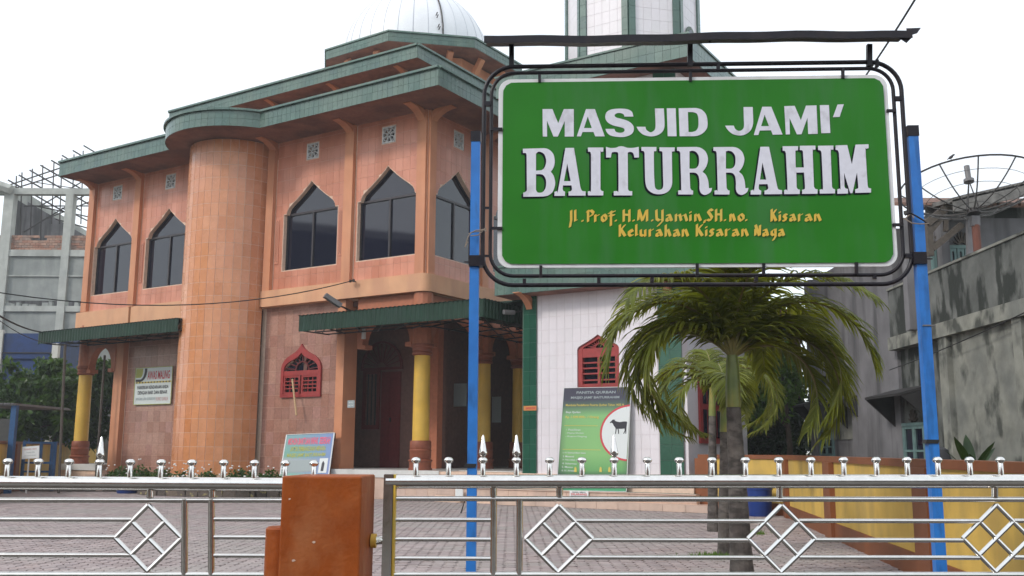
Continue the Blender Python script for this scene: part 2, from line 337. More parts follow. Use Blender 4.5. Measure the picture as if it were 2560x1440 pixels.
def outline_mesh(contours, fn, name, material, parent, depth=0.0):
    """contours: list of smooth/corner point lists [(x,y[,1])...] -> planar filled mesh through fn(x,y)->Vector"""
    cu = bpy.data.curves.new('g', 'CURVE'); cu.dimensions = '2D'; cu.fill_mode = 'BOTH'
    for ct in contours:
        P = []; n = len(ct)
        for i in range(n):
            p1 = ct[i]; p2 = ct[(i+1) % n]; p0 = ct[i-1]; p3 = ct[(i+2) % n]
            s1 = len(p1) > 2; s2 = len(p2) > 2
            if not s1 and not s2: P.append((p1[0], p1[1])); continue
            a = p0 if s1 else p1; d = p3 if s2 else p2
            for k in range(5):
                t = k/5
                P.append(tuple(.5*((2*p1[j])+(-a[j]+p2[j])*t+(2*a[j]-5*p1[j]+4*p2[j]-d[j])*t*t+(-a[j]+3*p1[j]-3*p2[j]+d[j])*t**3) for j in (0, 1)))
        sp_ = cu.splines.new('POLY'); sp_.points.add(len(P)-1); sp_.use_cyclic_u = True
        for i, (x, y) in enumerate(P): sp_.points[i].co = (x/100, y/100, 0, 1)
    ob = bpy.data.objects.new('g', cu); col.objects.link(ob)
    dg = bpy.context.evaluated_depsgraph_get(); dg.update()
    me = bpy.data.meshes.new_from_object(ob.evaluated_get(dg)); bpy.data.objects.remove(ob)
    org = ORG[parent.name]
    for q in me.vertices: q.co = fn(q.co.x*100, q.co.y*100)-org
    me.materials.clear(); me.materials.append(MATS[material]); me.name = name
    o = bpy.data.objects.new(name, me); col.objects.link(o); o.parent = parent; ORG[o.name] = org; return o

# ------------------------------------------------------------------ openings, walls and tiles on an (a, z) plane
OGEE = [(0, 0), (.03, .12), (.09, .22), (.26, .36), (.40, .46), (.53, .565), (.66, .67), (.80, .80), (.91, .905), (1, 1)]
class Opening:
    """a0..a1 and z0 sill; straight up to zs, then an ogee of half width w2 up to z1 (None: flat head)"""
    def __init__(s, a0, a1, z0, zs, z1=None, inset=0.0): s.a0, s.a1, s.z0, s.zs, s.z1, s.inset = a0, a1, z0, zs, z1, inset
    def top(s, a):
        if s.z1 is None: return s.zs
        m = (s.a0+s.a1)/2; h = (s.a1-s.a0)/2-s.inset; x = 1-abs(a-m)/h
        if x <= 0: return s.zs
        for (x0, y0), (x1, y1) in zip(OGEE, OGEE[1:]):
            if x <= x1+1e-9: return s.zs+(s.z1-s.zs)*(y0+(y1-y0)*(x-x0)/(x1-x0))
        return s.z1
    def samples(s):
        if s.z1 is None: return [s.a0, s.a1]
        m = (s.a0+s.a1)/2; h = (s.a1-s.a0)/2-s.inset
        xs = sorted(set([s.a0, s.a1]+[round(m-h*(1-x), 5) for x, _ in OGEE]+[round(m+h*(1-x), 5) for x, _ in OGEE])); return xs
    def outline(s):
        P = [(s.a0, s.z0), (s.a1, s.z0)]
        for a in reversed(s.samples()):
            P.append((a, s.top(a) if s.a0 < a < s.a1 else s.zs))
        return P
def wall(mb, W, a0, a1, z0, z1, ops=(), reveal=0.25):
    """face at depth 0, W(a, z, d) with d outwards"""
    cuts = sorted(set([a0, a1]+[x for o in ops for x in o.samples()]))
    for x0, x1 in zip(cuts, cuts[1:]):
        if x1-x0 < 1e-6: continue
        mid = (x0+x1)/2; hit = [o for o in ops if o.a0 < mid < o.a1]
        hit.sort(key=lambda o: o.z0); zz = z0; zz2 = z0
        for o in hit:
            mb.poly([W(x0, zz, 0), W(x1, zz2, 0), W(x1, o.z0, 0), W(x0, o.z0, 0)])
            zz, zz2 = o.top(x0+1e-7), o.top(x1-1e-7)
        mb.poly([W(x0, zz, 0), W(x1, zz2, 0), W(x1, z1, 0), W(x0, z1, 0)])
    for o in ops:
        P = o.outline()
        for i in range(len(P)):
            p, q = P[i], P[(i+1) % len(P)]; mb.poly([W(*p, 0), W(*q, 0), W(*q, -reveal), W(*p, -reveal)])
def tiles(mb, W, a0, a1, z0, z1, tw, th, ops=(), joint=.012, thick=.010, margin=.03, astart=None, zstart=None):
    az = a0 if astart is None else astart; zz0 = z0 if zstart is None else zstart
    def piece(P):
        n = len(mb.v); k = len(P)
        mb.v.extend([tuple(W(a, z, thick)) for a, z in P]); mb.v.extend([tuple(W(a, z, 0.001)) for a, z in P])
        mb.f.append(list(range(n, n+k)))
        for i in range(k):
            j = (i+1) % k; mb.f.append([n+i, n+k+i, n+k+j, n+j])
    i = 0
    while az+i*tw < a1-1e-4:
        x0 = max(a0, az+i*tw)+joint/2; x1 = min(a1, az+(i+1)*tw)-joint/2; i += 1
        if x1-x0 < .015: continue
        j = 0
        while zz0+j*th < z1-1e-4:
            y0 = max(z0, zz0+j*th)+joint/2; y1 = min(z1, zz0+(j+1)*th)-joint/2; j += 1
            if y1-y0 < .015: continue
            hit = [o for o in ops if o.a0-margin < x1 and o.a1+margin > x0 and o.z0-margin < y1 and max(o.zs, o.z1 or 0)+margin > y0]
            if not hit: piece([(x0, y0), (x1, y0), (x1, y1), (x0, y1)]); continue
            o = hit[0]; A0, A1 = o.a0-margin, o.a1+margin
            if x0 < A0: piece([(x0, y0), (min(A0, x1), y0), (min(A0, x1), y1), (x0, y1)])
            if x1 > A1: piece([(max(A1, x0), y0), (x1, y0), (x1, y1), (max(A1, x0), y1)])
            l, r = max(x0, A0), min(x1, A1)
            if r-l < .01: continue
            if y0 < o.z0-margin: piece([(l, y0), (r, y0), (r, min(y1, o.z0-margin)), (l, min(y1, o.z0-margin))])
            xs = [l]+[x for x in o.samples() if l < x < r]+[r]
            tp = [o.top(min(max(x, o.a0+1e-6), o.a1-1e-6))+margin for x in xs]
            low = [max(y0, q) for q in tp]
            seg = []
            for x, q in zip(xs, low):
                if q < y1-.004: seg.append((x, q))
                else:
                    if len(seg) > 1: piece(seg+[(seg[-1][0], y1), (seg[0][0], y1)])
                    seg = []
            if len(seg) > 1: piece(seg+[(seg[-1][0], y1), (seg[0][0], y1)])
def WF(t0): return lambda a, z, d: M(a, t0-d, z)          # faces the street (front)
def WR(s0): return lambda a, z, d: M(s0-d, a, z)          # faces right
def WL(s0): return lambda a, z, d: M(s0+d, a, z)
def WB(t0): return lambda a, z, d: M(a, t0+d, z)

# ================================================================== SETTING
def struct(name, mb, m, **k):
    o = mb.build(name, m, None, **k); o['kind'] = 'structure'; return o
g = MB(); R0 = 900; g.poly([(-R0, -R0, -.12), (R0, -R0, -.12), (R0, R0, -.12), (-R0, R0, -.12)]); struct('ground', g, 'earth')
g = MB(); g.box(-60, 60, -9, 2.6, -.30, -.10); struct('road', g, 'asphalt')
g = MB(); g.poly([(-30, 2.6, -.06), (22, 2.6, -.06), (22, 60, -.06), (-30, 60, -.06)]); court = struct('courtyard', g, 'joint_sand')
# hexagonal pavers, the nearest ones in view as parts, the rest as one stuff part
def hexring(cx, cy, r, z, off=0): return [(cx+r*math.cos(rad(60*k+off)), cy+r*math.sin(rad(60*k+off)), z) for k in range(6)]
HW = .185; HR = HW/2/math.cos(rad(30)); rr_ = HR-.0105
pm = bpy.data.meshes.new('paver')
P_ = hexring(0, 0, rr_-.006, 0)+hexring(0, 0, rr_, -.008)+hexring(0, 0, rr_, -.06)
F_ = [list(range(6))]+[[6+k, 6+(k+1) % 6, (k+1) % 6, k] for k in range(6)]+[[12+k, 12+(k+1) % 6, 6+(k+1) % 6, 6+k] for k in range(6)]
pm.from_pydata(P_, [], F_); pm.materials.append(MATS['paver'])
cand = []
yy = 9.5; row = 0
while yy < 34.5:
    xl, xr = -1280/FPX*yy*1.06-1.5, (8.3-(yy-9.5)*-.0)
    xx = math.floor(xl/(HR*1.5*2))*(HR*1.5*2)
    n_ = int((min(9.5, 1280/FPX*yy*1.06+1)-xx)/(HR*1.5))
    for i in range(n_):
        cx = xx+i*HR*1.5; cy = yy+(HW/2 if i % 2 else 0); cand.append((cx, cy))
    yy += HW
def inpoly(x, y):
    d = Vector((x, y, 0))-C0; s_, t_ = d.dot(u), d.dot(v)
    if t_ > -.15 and -9.3 < s_ < 18: return False
    if x > 2.2+ (y-9)*.127+ 2.9: return False
    return True
cand = [c for c in cand if inpoly(*c)]
vis = []
for c in cand:
    d = Vector((c[0], c[1], -EYE)); zc = d.dot(Fv); px = 1280+FPX*d.dot(Rv)/zc; py = 720-FPX*d.dot(Uv)/zc
    if 0 < px < 2560 and 1215 < py < 1438 and not (705 < px < 935): vis.append((zc, c))
vis.sort(key=lambda q: q[0]); near = set(c for _, c in vis[:300])
for c in [c for c in cand if c in near]:
    o = bpy.data.objects.new('paver', pm); col.objects.link(o); o.parent = court
    o.location = (c[0], c[1], random.uniform(-.006, .002)); o.rotation_euler = (random.uniform(-.012, .012), random.uniform(-.012, .012), random.uniform(-.03, .03))
mb = MB()
for c in cand:
    if c in near: continue
    dz = random.uniform(-.006, .002); a_ = random.uniform(-2, 2); n = len(mb.v); tx, ty = random.uniform(-.012, .012), random.uniform(-.012, .012)
    for (x, y, z) in hexring(0, 0, rr_-.005, 0, a_)+hexring(0, 0, rr_, -.05, a_): mb.v.append((c[0]+x, c[1]+y, z+dz+x*tx+y*ty))
    mb.f.append([n+k for k in range(6)]); mb.f.extend([[n+6+k, n+6+(k+1) % 6, n+(k+1) % 6, n+k] for k in range(6)])
o = mb.build('paver_field', 'paver', court); o['kind'] = 'stuff'

# ================================================================== MOSQUE
Z0, ZF = 0.0, 0.88             # ground, porch floor
ZB0, ZB1 = 6.43, 7.0           # string course
ZSOF = 12.42; ZE0, ZE1 = 12.42, 12.96   # eave fascia
LEN = 17.65; DEP = 20.0; EO = 1.58
mq = thing('mosque', 'orange tiled mosque with green eaves, ogee windows, half round tower and white dome', 'mosque', M(8, 6, 0))
TW, TH = .30, .44
WC = [1.63, 5.07, 12.66, 15.97]; WHW = 1.27; ZS, ZSP, ZAP = 7.68, 9.70, 10.77
opsF = [Opening(c-WHW, c+WHW, ZS, ZSP, ZAP, .12) for c in WC]
vents = [Opening(c-.29, c+.29, 11.62, 12.20) for c in WC]; vents = [Opening(c-.29, c+.29, 11.61-.0, 12.19) for c in WC]
VZ0, VZ1 = 11.57, 12.15
vents = [Opening(c-.28, c+.28, VZ0, VZ1) for c in WC]
WCR = [1.72, 5.17, 8.62]
opsR = [Opening(c-WHW, c+WHW, ZS, ZSP, ZAP, .12) for c in WCR]
ventsR = [Opening(c-.28, c+.28, VZ0, VZ1) for c in WCR]
CS, CR = 8.92, 1.68        # stair tower centre and radius
core = MB()
wall(core, WF(0), 0, LEN, ZB0, ZSOF, opsF+vents, .3); wall(core, WR(0), 0, DEP, ZB0, ZSOF, opsR+ventsR, .3)
wall(core, WL(LEN), 0, DEP, ZB0, ZSOF); wall(core, WB(DEP), 0, LEN, 0, ZSOF)
core.mbox(.02, LEN-.02, .31, DEP-.02, ZB0-.02, ZB0+.18)      # first floor slab
core.build('upper_wall', 'mortar', mq)
tl = MB()
for (a0, a1, os) in ((.40, 3.0, opsF[:1]+vents[:1]), (3.46, 6.75, opsF[1:2]+vents[1:2]), (11.0, 14.25, opsF[2:3]+vents[2:3]), (14.65, 17.25, opsF[3:]+vents[3:])):
    tiles(tl, WF(0), a0, a1, ZB1, ZSOF, TW, TH, os, joint=.008, thick=.008)
for (a0, a1, os) in ((.40, 3.05, opsR[:1]+ventsR[:1]), (3.5, 6.5, opsR[1:2]+ventsR[1:2]), (6.95, 10.0, opsR[2:]+ventsR[2:])):
    tiles(tl, WR(0), a0, a1, ZB1, ZSOF, TW, TH, os, joint=.008, thick=.008)
tag(tl.build('upper_tile_cladding', 'salmon_tile', mq), kind='stuff')
# pilasters
for (a0, a1) in ((0.0, .36), (3.04, 3.42), (6.78, 7.12), (14.28, 14.62), (17.29, 17.65)):
    p = MB(); p.mbox(a0, a1, -.16 if a0 else -.10, -.002, ZB1, ZSOF); p.build('pilaster', 'salmon_paint', mq)
for (a0, a1) in ((0.02, .36), (3.09, 3.46), (6.54, 6.91), (10.0, 10.4)):
    p = MB(); p.mbox(-.10, -.002, a0, a1, ZB1, ZSOF); p.build('pilaster', 'salmon_paint', mq)
# string course, rounded at the corner
band = MB(); prof = []
for r_, z_ in ((.16, ZB0), (.16, ZB1)):
    pass
path = [(7.2, -.17)]+[(.12+(-.29)*math.sin(a), .12-.29*math.cos(a)) for a in [rad(x) for x in range(0, 91, 10)]]+[(-.17, 12.0)]
for (q0, q1) in zip(path, path[1:]):
    band.poly([M(*q0, ZB0), M(*q1, ZB0), M(*q1, ZB1), M(*q0, ZB1)]); 
    band.poly([M(*q0, ZB1), M(*q1, ZB1), M(max(q1[0], .0) if q1[0] > .1 else .1, max(q1[1], .1), ZB1), M(max(q0[0], .1), max(q0[1], .1), ZB1)])
    band.poly([M(*q0, ZB0), M(*q1, ZB0), M(max(q1[0], .1), max(q1[1], .1), ZB0), M(max(q0[0], .1), max(q0[1], .1), ZB0)])
band.mbox(7.1, 7.2, -.17, 0, ZB0, ZB1)
band.build('string_course', 'peach_paint', mq)
band = MB(); band.mbox(10.6, 14.4, -.14, 0, ZB0-.35, ZB1); band.mbox(14.45, LEN+.2, -.20, 0, ZB0-.55, ZB1-.02); band.mbox(LEN, LEN+.2, 0, 4, ZB0-.55, ZB1-.02)
band.build('string_course', 'peach_paint', mq)
# windows
def ogee_window(c, W, parent, z0=ZS, zs=ZSP, z1=ZAP, hw=WHW, inset=.12):
    w = MB(); D = -.20
    fr = .055
    def rect(a0, a1, b0, b1, d0=D-.02, d1=D+.05): 
        P = [W(a0, b0, d0), W(a1, b0, d0), W(a1, b0, d1), W(a0, b0, d1), W(a0, b1, d0), W(a1, b1, d0), W(a1, b1, d1), W(a0, b1, d1)]
        w.hexa(P)
    rect(c-hw, c-hw+fr, z0, zs); rect(c+hw-fr, c+hw, z0, zs); rect(c-hw+fr, c+hw-fr, z0, z0+fr)
    rect(c-hw+fr, c+hw-fr, zs-.03, zs+.045); rect(c-.035, c+.035, z0+fr, zs-.03, D-.02, D+.055)
    o = Opening(c-hw, c+hw, z0, zs, z1, inset); sm = [x for x in o.samples() if o.a0+inset-.001 <= x <= o.a1-inset+.001]
    for x0, x1 in zip(sm, sm[1:]):
        y0, y1 = o.top(x0+1e-6), o.top(x1-1e-6)
        w.hexa([W(x0, y0-.06, D-.02), W(x1, y1-.06, D-.02), W(x1, y1-.06, D+.04), W(x0, y0-.06, D+.04), W(x0, y0, D-.02), W(x1, y1, D-.02), W(x1, y1, D+.04), W(x0, y0, D+.04)])
    f = w.build('window', 'bronze_frame', parent, fix=True)
    # panes, each slightly out of true so reflections differ
    def pane(P, tilt):
        q = MB(); k = len(P); am = sum(a for a, _ in P)/k
        q.v = [tuple(W(a, z, D+(a-am)*tilt)) for a, z in P]+[tuple(W(a, z, D-.006+(a-am)*tilt)) for a, z in P]
        q.f = [list(range(k)), list(range(k, 2*k))[::-1]]+[[i, k+i, k+(i+1) % k, (i+1) % k] for i in range(k)]
        q.build('pane', 'glass_dark', f, fix=True)
    pane([(c-hw+fr, z0+fr), (c-.035, z0+fr), (c-.035, zs-.03), (c-hw+fr, zs-.03)], random.uniform(-.006, .006))
    pane([(c+.035, z0+fr), (c+hw-fr, z0+fr), (c+hw-fr, zs-.03), (c+.035, zs-.03)], random.uniform(-.006, .006))
    pane([(c-hw+inset+.02, zs+.045), (c+hw-inset-.02, zs+.045)]+[(x, o.top(x)-.06) for x in reversed(sm[1:-1])], random.uniform(-.004, .004))
for c in WC: ogee_window(c, WF(0), mq)
for c in WCR: ogee_window(c, WR(0), mq)
# pierced ventilation blocks: frame, eight petals, ring
def vent(c, W, parent):
    m = MB(); z = (VZ0+VZ1)/2; h = .28; D0, D1 = -.06, .012
    def b(p, q, w):
        p = Vector(p); q = Vector(q); d = (q-p).normalized(); n = Vector((-d.y, d.x))*w/2
        P = [p-n, q-n, q+n, p+n]; m.hexa([W(c+x.x, z+x.y, D0) for x in P]+[W(c+x.x, z+x.y, D1) for x in P])
    for s1 in ((-h, -h+.02, h, -h+.02), (-h, h-.02, h, h-.02), (-h+.02, -h, -h+.02, h), (h-.02, -h, h-.02, h)): b(s1[:2], s1[2:], .04)
    for k in range(8):
        a = rad(22.5+45*k); b((.06*math.cos(a), .06*math.sin(a)), (.25*math.cos(a), .25*math.sin(a)), .030)
    for k in range(16):
        a, a2 = rad(22.5*k), rad(22.5*(k+1))
        for R_, w_ in ((.065, .022), (.25, .02)): b((R_*math.cos(a), R_*math.sin(a)), (R_*math.cos(a2), R_*math.sin(a2)), w_)
    o = m.build('ventilation_block', 'paper_white', parent, fix=True)
    d = MB(); d.poly([W(c-h, z-h, -.28), W(c+h, z-h, -.28), W(c+h, z+h, -.28), W(c-h, z+h, -.28)]); d.build('vent_back', 'dark_void', o)
for c in WC: vent(c, WF(0), mq)
for c in WCR: vent(c, WR(0), mq)
# narrow pierced screens beside the windows
for a in (3.62, 6.62, 14.12):
    m = MB(); m.mbox(a-.09, a+.09, -.035, -.002, 7.95, 9.55); o = m.build('pierced_screen', 'salmon_tile', mq)
    m = MB()
    for k in range(15):
        for dx in (-.045, 0.0, .045):
            zz = 8.02+k*.1+(0.05 if dx == 0 else 0); m.mbox(a+dx-.012, a+dx+.012, -.040, -.0355, zz, zz+.035)
    m.build('screen_hole', 'dark_void', o)
# lower front wall with red window, between tower and porch
LW = Opening(4.60, 6.36, 2.10+1.12, 4.0, 5.0, .02)
lw0, lw1 = onT(704, 995, .2), onT(803, 905, .2)
cw = (onT(704, 980, .2)[0]+onT(804, 975, .2)[0])/2; hw_ = (onT(704, 980, .2)[0]-onT(804, 975, .2)[0])/2
zlo = onT(755, 993, .2)[1]; zsp_ = onT(755, 928, .2)[1]; zap_ = onT(757, 860, .2)[1]
lop = Opening(cw-hw_+.08, cw+hw_-.08, zlo+.08, zsp_, zap_-.22)
m = MB(); wall(m, WF(.2), 3.3, 7.4, 0, ZB0, [lop], .25); wall(m, WF(.2), 10.4, 15.05, 0, ZB0); wall(m, WL(15.05), .2, DEP, 0, ZB0)
m.build('lower_wall', 'mortar', mq)
m = MB(); tiles(m, WF(.2), 3.72, 7.2, .4, ZB0, .36, .42, [lop], joint=.008, thick=.008); tiles(m, WF(.2), 10.5, 14.78, .4, ZB0-.35, .36, .42, (), joint=.008, thick=.008)
tag(m.build('lower_tile_cladding', 'brown_tile', mq), kind='stuff')
m = MB(); m.mbox(3.28, 3.62, -.02, .62, .88, ZB0); m.build('pilaster', 'salmon_paint', mq)
m = MB(); m.mbox(3.30, 3.63, -.06, .64, .88, 1.02); m.build('pilaster_base', 'salmon_paint', mq)
m = MB(); m.mbox(14.82, 15.35, -.02, .3, .6, 5.9); m.build('pilaster', 'salmon_paint', mq)
# red ogee window in the lower wall
def red_ogee_pts(c, hw, z0, zs, z1, k=1.0):
    L_ = [(0, 0), (.0, .12), (.05, .28), (.16, .42), (.34, .55), (.55, .64), (.72, .72), (.84, .81), (.93, .90), (1, 1)]
    left = [(c-hw+hw*x, zs+(z1-zs)*y) for x, y in L_]; right = [(c+hw-hw*x, zs+(z1-zs)*y) for x, y in L_[:-1]][::-1]
    return [(c+hw, z0), (c-hw, z0)]+left+right
def red_window(c, hw, z0, zs, z1, t, parent, name='window'):
    W = WF(t); m = MB()
    out_ = red_ogee_pts(c, hw, z0, zs, z1); in_ = red_ogee_pts(c, hw-.13, z0+.12, zs, z1-.30)
    n = len(out_)
    for i in range(n):
        j = (i+1) % n
        m.hexa([W(*out_[i], -.02), W(*out_[j], -.02), W(*in_[j], -.02), W(*in_[i], -.02), W(*out_[i], .06), W(*out_[j], .06), W(*in_[j], .06), W(*in_[i], .06)])
    w = m.build(name, 'red_wood', parent, fix=True)
    m = MB(); m.hexa([W(c-hw+.1, zs-.14, -.05), W(c+hw-.1, zs-.14, -.05), W(c+hw-.1, zs-.14, .04), W(c-hw+.1, zs-.14, .04), W(c-hw+.1, zs+.02, -.05), W(c+hw-.1, zs+.02, -.05), W(c+hw-.1, zs+.02, .04), W(c-hw+.1, zs+.02, .04)])
    m.build('transom', 'red_wood', w, fix=True)
    for sgn in (-1, 1):       # two louvred shutters
        m = MB(); a0, a1 = (c-hw+.12, c-.03) if sgn < 0 else (c+.03, c+hw-.12)
        def bb(x0, x1, y0, y1, d0=-.05, d1=.03): m.hexa([W(x0, y0, d0), W(x1, y0, d0), W(x1, y0, d1), W(x0, y0, d1), W(x0, y1, d0), W(x1, y1, d0), W(x1, y1, d1), W(x0, y1, d1)])
        b0, b1 = z0+.1, zs-.13
        bb(a0, a0+.08, b0, b1); bb(a1-.08, a1, b0, b1); bb(a0, a1, b0, b0+.08, -.05, .025); bb(a0, a1, b1-.08, b1, -.05, .025)
        k = 4
        for i in range(1, k): z_ = b0+.08+(b1-b0-.16)*i/k; bb(a0+.08, a1-.08, z_-.018, z_+.018, -.04, .02)
        for i in (1, 2): x_ = a0+.08+(a1-a0-.16)*i/3; bb(x_-.012, x_+.012, b0+.08, b1-.08, -.035, .012)
        m.build('shutter', 'red_wood', w, fix=True)
    # fan light
    m = MB()
    for k in range(9):
        a = rad(20*k+10); r0, r1 = hw*.33, hw*.86
        p = (c+r0*math.cos(a), zs+.02+r0*math.sin(a)); q = (c+r1*math.cos(a), zs+.02+min(r1, (z1-zs)*.62)*math.sin(a)); m.bar(W(*p, -.04), W(*q, -.04), .035, .03)
    for k in range(10):
        a, a2 = rad(18*k), rad(18*(k+1)); r0 = hw*.33; m.bar(W(c+r0*math.cos(a), zs+.02+r0*math.sin(a), -.035), W(c+r0*math.cos(a2), zs+.02+r0*math.sin(a2), -.035), .05, .04)
    m.build('fan_bars', 'dark_red_wood', w)
    m = MB(); P = in_; k = len(P); m.poly([W(a, z, -.10) for a, z in P]); m.build('pane', 'glass_dark', w, fix=True)
    return w
red_window(cw, hw_, zlo, zsp_, zap_, .2-.02, mq)
# half round stair tower
cyl = MB(); cyl_c = M(CS, 0, 0)
def WCyl(r): return lambda a, z, d: M(CS+(r+d)*math.cos(a/r), -(r+d)*math.sin(a/r), z)
NSEG = 34
for k in range(NSEG):
    a0, a1 = math.pi*CR*k/NSEG, math.pi*CR*(k+1)/NSEG; W = WCyl(CR)
    cyl.poly([W(a0, 0.0, 0), W(a1, 0.0, 0), W(a1, ZSOF, 0), W(a0, ZSOF, 0)])
cyl.build('stair_tower', 'mortar', mq, smooth=True)
ncol = 18; tw_ = math.pi*CR/ncol; nrow = 25; th_ = (ZSOF-.62)/nrow
tm = MB(); hwid = tw_/2-.008; hh = th_/2-.008
tm.v = [(-hwid, -.006, -hh), (hwid, -.006, -hh), (hwid, -.006, hh), (-hwid, -.006, hh), (-hwid, .004, -hh), (hwid, .004, -hh), (hwid, .004, hh), (-hwid, .004, hh)]
tm.f = [[0, 1, 2, 3], [1, 0, 4, 5], [2, 1, 5, 6], [3, 2, 6, 7], [0, 3, 7, 4]]
tme = bpy.data.meshes.new('tile'); tme.from_pydata(tm.v, [], tm.f); tme.materials.append(MATS['orange_tile'])
spots = []
for i in range(ncol):
    ang = math.pi*(i+.5)/ncol
    nrm = u*math.cos(ang)-v*math.sin(ang); pos = M(CS, 0, 0)+nrm*(CR-.002)
    face = (-(pos-Vector((0, 0, EYE)))).normalized().dot(nrm)
    for j in range(nrow): spots.append((face, pos+Vector((0, 0, .62+th_*(j+.5))), math.atan2(nrm.x, -nrm.y)))
spots.sort(key=lambda q: -q[0]); rest = MB()
for k, (f_, p, rz) in enumerate(spots):
    if k < 300 and f_ > 0: inst('tile', tme, mq, p, rz)
    else:
        Rm = Matrix.Rotation(rz, 3, 'Z'); n = len(rest.v); rest.v.extend([tuple(p+Rm @ Vector(q)) for q in tm.v]); rest.f.extend([[n+i for i in ff] for ff in tm.f])
tag(rest.build('tower_tile_cladding', 'orange_tile', mq), kind='stuff')
# eaves: outline path of the fascia in (s,t)
RE = 2.85; ECS = 8.45
aL = math.asin(EO/RE)
arc = [(ECS+RE*math.cos(a), -RE*math.sin(a)) for a in [aL+(math.pi-2*aL)*k/22 for k in range(23)]]
epath = [(LEN, 0.3), (LEN, -EO)]+arc+[(-EO, -EO), (-EO, DEP+.3)]
def eave(epath, z0, z1, parent, inner, th=.2, soff_in=None, ledge=.10, cap='green_tile', name='eave'):
    body = MB(); n = len(epath)
    cs = [(s_*1.0, t_*1.0) for s_, t_ in epath]
    e = MB()
    for (p, q) in zip(cs, cs[1:]):
        e.poly([M(*p, z0), M(*q, z0), M(*q, z1), M(*p, z1)], flip=False)
    e.poly([M(*p, z1-.02) for p in cs]+[M(*p, z1-.02) for p in inner])
    o = e.build(name, 'grout_green', parent)
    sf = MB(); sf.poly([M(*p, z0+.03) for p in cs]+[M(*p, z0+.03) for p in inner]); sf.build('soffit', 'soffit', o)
    t_ = MB(); ln = 0
    for (p, q) in zip(cs, cs[1:]):
        d = math.hypot(q[0]-p[0], q[1]-p[1]); dx, dy = (q[0]-p[0])/d, (q[1]-p[1])/d; nx, ny = dy, -dx
        # outward normal: path runs from left end round to the right, outwards is on the -t side
        W = lambda a, z, dd, p=p, dx=dx, dy=dy, nx=nx, ny=ny: M(p[0]+dx*a-nx*dd*SGN[0], p[1]+dy*a-ny*dd*SGN[0], z)
        tiles(t_, W, 0.0, d, z0, z1, .21, (z1-z0)/2, (), joint=.008, thick=.012) if d > .5 else tiles(t_, W, 0, d, z0, z1, d, (z1-z0)/2, (), joint=.008, thick=.012)
    tag(t_.build('fascia_tile_cladding', cap, o), kind='stuff')
    # top lip, a little set out
    l_ = MB()
    for (p, q) in zip(cs, cs[1:]):
        d = math.hypot(q[0]-p[0], q[1]-p[1]); dx, dy = (q[0]-p[0])/d, (q[1]-p[1])/d; nx, ny = -dy, dx
        ex = .05
        l_.hexa([M(p[0]+nx*ledge-dx*0, p[1]+ny*ledge, z1+.012), M(q[0]+nx*ledge+dx*0, q[1]+ny*ledge, z1+.012), M(q[0]-nx*.15, q[1]-ny*.15, z1+.012), M(p[0]-nx*.15, p[1]-ny*.15, z1+.012),
                 M(p[0]+nx*ledge, p[1]+ny*ledge, z1+.085), M(q[0]+nx*ledge, q[1]+ny*ledge, z1+.085), M(q[0]-nx*.15, q[1]-ny*.15, z1+.085), M(p[0]-nx*.15, p[1]-ny*.15, z1+.085)])
    l_.build('coping', 'green_tile', o, fix=True)
    return o
SGN = [1]
inner_main = [(.3, DEP+.3), (.3, .3), (LEN, .3)]
main_eave = eave(epath, ZE0, ZE1, mq, inner_main)
# curved brackets under the eaves
def bracket(s_, t_, ds, dt, z1, parent, L_=.88, H_=.62, w=.30):
    m = MB(); n = 7
    for k in range(n):
        a, a2 = rad(90*k/n), rad(90*(k+1)/n)
        def pt(a, r): return (L_*(1-math.cos(a)*r), -H_*(1-math.sin(a)*r))
        ins = [(L_*(1-math.cos(x)), z1-H_+H_*math.sin(x)) for x in (a, a2)]
        outs = [(max(L_*(1-math.cos(x))-.20*math.cos(x), 0), min(z1-H_+H_*math.sin(x)+.18*math.sin(x), z1+.02)) for x in (a, a2)]
        # inner curve bulges to the wall
        P = [ins[0], ins[1], outs[1], outs[0]]
        side = Vector((dt, -ds, 0))
        def g_(q, sd): return M(s_+ds*q[0]+(-dt)*sd, t_+dt*q[0]+ds*sd, q[1])
        m.hexa([g_(q, -w/2) for q in P]+[g_(q, w/2) for q in P])
    m.build('bracket', 'salmon_paint', parent, fix=True)
for a in (.2, 3.23, 6.9, 14.45, 17.45): bracket(a, -.0, 0, -1, ZSOF, mq)
for a in (.2, 3.27, 6.72, 10.2): bracket(0, a, -1, 0, ZSOF, mq)
# second roof tier
Z2a, Z2b = 15.60, 16.05; S2 = 2.40
e2 = [(16.15, 6.0), (16.15, S2), (S2, S2), (S2, 17.5)]
m = MB(); wall(m, WF(S2+1.0), S2+1.0, 15.4, ZE1, Z2a); wall(m, WR(S2+1.0), S2+1.0, 17.0, ZE1, Z2a); m.build('attic_wall', 'salmon_paint', mq)
eave(e2, Z2a, Z2b, mq, [(S2+1.1, 17.5), (S2+1.1, 6.0)] if False else [(S2+1.3, 17.5), (S2+1.3, S2+1.3), (15.0, S2+1.3), (15.0, 6.0)])
for a in (3.6, 7.0, 10.4, 13.8): bracket(a, S2+1.0, 0, -1, Z2a, mq, .8, .6, .2)
for a in (3.6, 7.0, 10.4): bracket(S2+1.0, a, -1, 0, Z2a, mq, .8, .6, .2)
m = MB(); m.mbox(S2+.5, 15.9, S2+.5, 17.2, Z2b-.06, Z2b+.10); m.build('flat_roof', 'concrete', mq)
